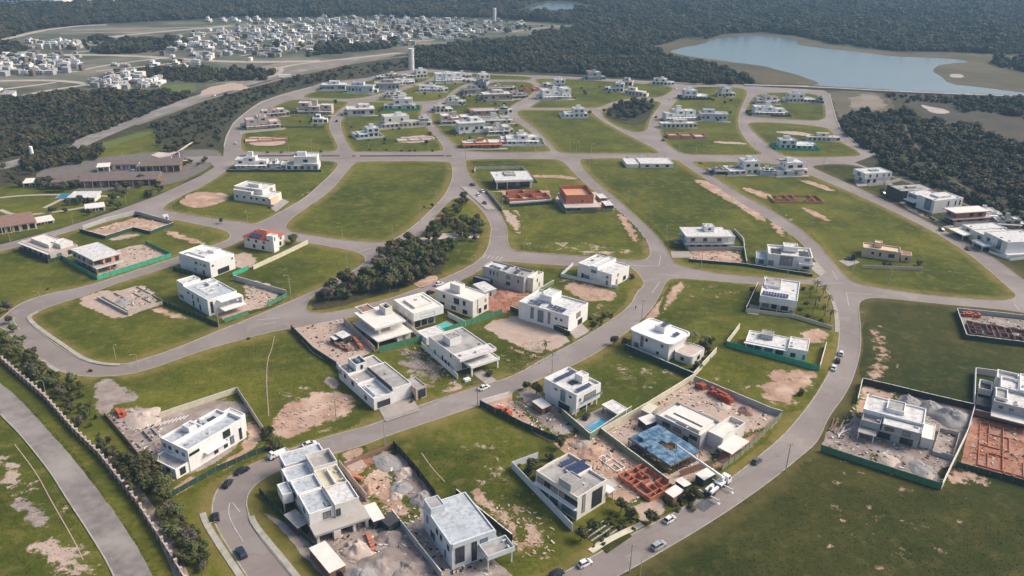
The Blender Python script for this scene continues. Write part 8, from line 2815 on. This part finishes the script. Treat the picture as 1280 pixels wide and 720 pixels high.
gn.links.new(iop.outputs[0], go.inputs[0])


def scatter_mass(name, pts, rot, scl, pick):
    me = bpy.data.meshes.new(name)
    me.from_pydata(pts, [], [])
    for nm, ty, dat, at in (("rot", 'FLOAT_VECTOR', rot, "vector"), ("scl", 'FLOAT_VECTOR', scl, "vector"), ("pick", 'INT', pick, "value")):
        a_ = me.attributes.new(nm, ty, 'POINT')
        a_.data.foreach_set(at, dat)
    o = link(name, me)
    md = o.modifiers.new("scatter", 'NODES')
    md.node_group = gn
    tag(o, kind='stuff')


for i_, (cs_, r0_, r1_) in enumerate(MASS):
    p_, t_r, t_s, t_p = [], [], [], []
    for c_ in cs_:
        r_ = rnd.uniform(r0_, r1_)
        p_.append((c_.x, c_.y, c_.z + r_ * .8))
        t_r += [0, 0, rnd.uniform(0, 6.28)]
        t_s += [r_, r_, r_ * rnd.uniform(.8, 1.1)]
        t_p.append(rnd.randrange(3))
    scatter_mass("garden_greenery" if i_ > 1 else "wooded_thicket", p_, t_r, t_s, t_p)


def forest(name, px, density, rscale, seed, holes=(), zz=0.0, rows=1.0, shrub=False, squash=1.0):
    """density: trees per m2 near, falling with distance; the crowns grow to keep the canopy closed"""
    rr = random.Random(seed)
    P = [G(p, 0) for p in px]
    HO = [[G(p, 0) for p in h] for h in holes]
    x0, x1 = min(p.x for p in P), max(p.x for p in P)
    y0, y1 = min(p.y for p in P), max(p.y for p in P)
    pts, rot, scl, pick = [], [], [], []
    y = y0
    while y < y1:
        dist = math.hypot(y, 0)
        sp = 1 / math.sqrt(density * 1.7) * max(1.0, dist / 750.0)
        x = x0
        while x < x1:
            c = Vector((x + rr.uniform(-.5, .5) * sp, y + rr.uniform(-.5, .5) * sp, 0))
            x += sp
            if not inside(c, P) or any(inside(c, H_) for H_ in HO):
                continue
            nv = noise.noise(c * .012) + .5 * noise.noise(c * .05)
            if nv < -.42 and rr.random() < .7:
                continue
            f = max(1.0, dist / 750.0)
            s = rscale * .80 * f ** .9 * rr.choice((.4, .6, .8, 1, 1.1, 1.3, 1.8)) * rr.uniform(.85, 1.15) * (1 + .5 * nv)
            pts.append((c.x, c.y, s * (.5 if not shrub else .35) * (1 if squash == 1 else squash)))
            rot += [0, 0, rr.uniform(0, 6.28)]
            scl += [s, s, s * rr.uniform(.7, 1.1) * squash]
            pick.append(rr.randrange(3))
        y += sp
    scatter_mass(name, pts, rot, scl, pick)
    return len(pts)


cnt = 0
lake_hole = [(812,62),(832,56),(852,48),(884,50),(906,43),(958,41),(1000,46),(1042,56),(1120,65),(1280,70),(1700,90),(1700,140),(1280,121),(1010,108),(955,107),(920,90),(890,80),(860,73),(825,68)]
cnt += forest("western_wood", [(-320,230),(-60,206),(0,200),(60,186),(110,170),(180,145),(236,122),(235,118),(200,117),(130,116),(60,122),(0,130),(-350,160)], .035, 3.6, 1)
cnt += forest("roadside_scrub", [(188,160),(240,135),(300,114),(330,108),(400,90),(475,80),(505,78),(505,85),(440,97),(389,105),(351,115),(325,124),(305,136),(289,151),(279,168),(277,184),(240,184),(196,176)], .013, 2.3, 2, shrub=True)
cnt += forest("northern_wood", [(505,84),(520,68),(560,58),(640,52),(700,40),(722,34),(760,28),(800,50),(815,62),(830,70),(862,76),(890,82),(925,94),(950,106),(935,107),(860,104),(815,99.5),(690,91),(612,90),(560,86)], .03, 3.6, 3)
cnt += forest("eastern_wood", [(1047,148),(1062,143),(1112,143),(1124,140),(1150,150),(1215,165),(1290,195),(1700,270),(1700,480),(1450,375),(1300,296),(1220,256),(1160,231),(1100,211),(1094,195),(1066,176),(1052,162)], .03, 3.7, 4,
            holes=[[(1106,130),(1130,150),(1145,178),(1170,204),(1205,230),(1265,259),(1335,298),(1330,303),(1260,265),(1198,236),(1162,208),(1136,180),(1122,152)]])
cnt += forest("eastern_scrub", [(1108,120),(1180,122),(1290,126),(1700,145),(1700,190),(1290,150),(1250,143),(1220,138),(1200,142),(1190,132),(1120,128)], .02, 3.0, 5, holes=[[(1140,127),(1190,130),(1192,145),(1140,138)]])
cnt += forest("marsh_scrub", [(1235,76),(1280,76),(1700,90),(1700,122),(1400,108),(1290,92),(1245,84)], .02, 3.6, 6)
cnt += forest("far_wood", [(-900,120),(-400,88),(-100,62),(0,50),(50,36),(130,29.5),(300,21),(600,22),(722,30),(800,58),(830,56),(852,47),(884,49),(906,42),(958,40),(1000,45),(1042,55),(1120,64),(1200,65),(1285,69),(1700,86),(2200,110),(2300,30),(1800,-22),(640,-30),(-500,-15),(-1000,20)], .040, 3.6, 7,
            holes=[[(640,18),(660,6),(685,1),(710,1),(748,8),(735,17),(690,20)], [(-40,8),(-20,-6),(60,-6),(140,1),(145,6),(60,7)], [(965,14),(1022,14),(1020,19),(975,20)]])
cnt += forest("dark_copse", [(100,50),(130,49),(155,53),(190,51),(235,53),(232,62),(180,66),(140,68),(112,66)], .022, 4.0, 8)
cnt += forest("dark_copse", [(175,90),(230,86),(300,88),(345,93),(330,100),(250,103),(200,101),(178,96)], .024, 3.8, 9)
cnt += forest("dark_copse", [(-60,62),(0,58),(32,62),(30,71),(0,74),(-60,76)], .024, 4.0, 10)
cnt += forest("dark_copse", [(375,72),(440,66),(490,60),(500,56),(470,54),(400,62)], .02, 3.4, 11)
cnt += forest("far_hedges", [(300,66),(420,44),(520,34),(640,30),(700,34),(560,50),(400,62)], .0030, 2.6, 12)
print("forest points", cnt)
# roadside palms and trees of the far highway scrub are left to the masses above

# ------------------------------------------------------------ the far neighbourhood: small single houses
FH = []
for k in range(7):
    rr = random.Random(100 + k)
    mb = MB()
    w, d, hgt = rr.uniform(9, 13), rr.uniform(10, 15), rr.uniform(5.5, 7.2)
    x = rr.uniform(.4, .7) * w
    mb.box(-w/2, w/2, -d/2, d/2, -.2, 3.3)
    mb.box(-w/2 + .3, -w/2 + x, -d/2 - .3, d/2 - 2, 3.3, hgt)
    mb.box(-w/2 + x - 3, -w/2 + x - .8, -1, 1.5, hgt, hgt + 1.8)
    mb.box(-w/2 - .3, w/2 + .3, -d/2 - 1.4, -d/2 + .5, 2.7, 3.0)
    mb.box(-w/2 + .6, -w/2 + x - .3, -d/2, d/2 - 2.4, hgt, hgt + .06, 2)
    for i in range(3):
        mb.box(-w/2 + .8 + i * w / 3.2, -w/2 + 2.6 + i * w / 3.2, -d/2 - .05, -d/2, .6, 2.4, 1)
    for i in range(2):
        mb.box(-w/2 + .8 + i * 2.6, -w/2 + 2.4 + i * 2.6, -d/2 - .36, -d/2 - .3, 4.0, hgt - .9, 1)
        mb.box(-w/2 - .05, -w/2, -d/2 + 2 + i * 4, -d/2 + 3.8 + i * 4, .8, 2.4, 1)
    FH.append((mb.mesh("far_house", [("offwhite", "offwhite", "grey_wall", "wall_bluewhite", "white", "grey_wall", "concrete")[k], "pane", ("roof_white", "roof_grey", "roof_white", "roof_grey", "roof_white", "roof_brown", "roof_white")[k]])))


def far_cluster(px, n, seed, label, group, mind=13, z=.12):
    rr = random.Random(seed)
    for c in in_poly(px, n, seed, mind, z):
        o = link("far_house", rr.choice(FH), None, (c.x, c.y, z), rr.choice((0, .15, 1.57, -.12, 1.7)) + rr.uniform(-.06, .06))
        s = rr.uniform(.5, .85)
        o.scale = (s, s, s)
        tag(o, label, "house", group)


far_cluster([(205,66),(235,50),(262,40),(330,32),(410,32),(485,38),(480,54),(430,60),(380,66),(330,73),(235,74)], 110, 1, "small white house packed in the main cluster of the far neighbourhood", "houses of the main far cluster")
far_cluster([(330,28),(400,22),(480,22),(560,24),(590,34),(540,42),(480,36),(400,32)], 52, 2, "small pale house in the back rows of the far neighbourhood", "houses of the back rows")
far_cluster([(480,40),(540,38),(600,32),(625,34),(600,46),(540,54),(480,52)], 34, 3, "small white house in the right part of the far neighbourhood", "houses of the right far cluster")
far_cluster([(-20,74),(30,70),(95,72),(100,84),(60,96),(0,92),(-30,88)], 34, 4, "small white house in the left far cluster below the dark copse", "houses of the left far cluster")
far_cluster([(38,54),(100,54),(98,60),(45,60)], 9, 5, "low house in the row beside the bare loop street of the far neighbourhood", "houses by the bare loop street")
far_cluster([(110,102),(150,92),(200,96),(198,108),(130,112)], 16, 6, "small house directly behind the western wood", "houses behind the western wood")
far_cluster([(140,82),(180,80),(250,80),(250,86),(180,90),(145,92)], 9, 7, "scattered white house on the bare plots in front of the far road", "scattered far plots houses")
far_cluster([(-30,112),(14,112),(12,122),(-20,126)], 4, 8, "pale house at the left edge by the western wood", "left edge far houses", 11)
far_cluster([(600,26),(690,30),(680,36),(620,40)], 6, 9, "small pale house near the tip of the far neighbourhood", "tip far houses")
far_cluster([(255,26),(330,24),(330,27),(258,29)], 12, 10, "white house at the distant edge of the bare plots", "distant edge houses", 12)
def far_mass(px, n, seed):
    rr = random.Random(seed)
    mbs = {m_: MB() for m_ in ("offwhite", "grey_wall", "roof_brown", "roof_grey")}
    for c in in_poly(px, n, seed, 0, .1):
        w, d, hh = rr.uniform(3, 8), rr.uniform(4, 9), rr.uniform(2.6, 6)
        mbs[rr.choice(list(mbs))].box(c.x - w / 2, c.x + w / 2, c.y - d / 2, c.y + d / 2, 0, hh)
    for m_, mb in mbs.items():
        tag(mb.obj("far_roofs", m_), kind='stuff')


far_mass([(190,66),(240,40),(330,28),(410,24),(500,24),(620,26),(680,31),(600,46),(540,54),(480,60),(430,64),(330,76),(220,78)], 380, 71)
far_mass([(-20,74),(30,68),(98,70),(104,88),(60,98),(0,96)], 70, 72)
far_mass([(108,104),(150,92),(204,94),(200,110),(130,114)], 50, 73)
far_mass([(30,54),(104,52),(100,62),(40,62)], 30, 74)
# large white blocks on the horizon side
def bigblock(px, w, d, h, label, rz=0):
    o = empty("white_building", tuple(G(px, 0)), rz, label=label, cat="building", group="white buildings beyond the far wood")
    mb = MB()
    mb.box(-w/2, w/2, -d/2, d/2, 0, h)
    mb.box(-w/4, w/8, -d/2 + 1, d/2 - 1, h, h + 5)
    mb.obj("wall", "white", o)
    mb = MB()
    n = int(w / 8)
    for i in range(n):
        for fz in range(int(h / 3.6)):
            mb.box(-w/2 + 2 + i * 8, -w/2 + 7 + i * 8, -d/2 - .12, -d/2, 1 + fz * 3.6, 2.8 + fz * 3.6)
    tag(mb.obj("window_rows", "pane", o), kind="stuff")


for x, y, w, h in ((3, 3.0, 60, 14), (22, 3.2, 50, 18), (40, 4.2, 70, 12), (55, 5.0, 60, 16), (70, 6, 45, 9), (80, 5.5, 30, 7), (100, 4.5, 36, 7), (122, 4.2, 60, 8), (140, 4.5, 18, 6), (1183, -2, 120, 10), (1245, -1, 60, 8)):
    bigblock((x, y), w, 30, h, "white building beyond the far wood, near the top left corner of the photo" if x < 1000 else "pale building on the far right horizon beyond the wood")
low("dark roof pavilion with masts at the left edge behind the western wood", (0,118), (14,118), (1,114), 4, 'offwhite', 'roof_grey', n=3, name='pavilion', ov=.2)

# ------------------------------------------------------------ air
mh = bpy.data.materials.new("haze")
mh.use_nodes = True
nt = mh.node_tree
for nd in list(nt.nodes):
    if nd.type != 'OUTPUT_MATERIAL':
        nt.nodes.remove(nd)
pv = nt.nodes.new("ShaderNodeVolumePrincipled")
pv.inputs["Color"].default_value = (.29, .50, .70, 1)
pv.inputs["Density"].default_value = .00017
pv.inputs["Anisotropy"].default_value = .0
nt.links.new(pv.outputs[0], [n_ for n_ in nt.nodes if n_.type == 'OUTPUT_MATERIAL'][0].inputs["Volume"])
mb = MB()
mb.box(-6100, 6100, -6100, 6100, -1.2, 146)
me = bpy.data.meshes.new("haze")
me.from_pydata(mb.v, [], mb.f)
me.materials.append(mh)
tag(link("haze", me), kind='stuff')
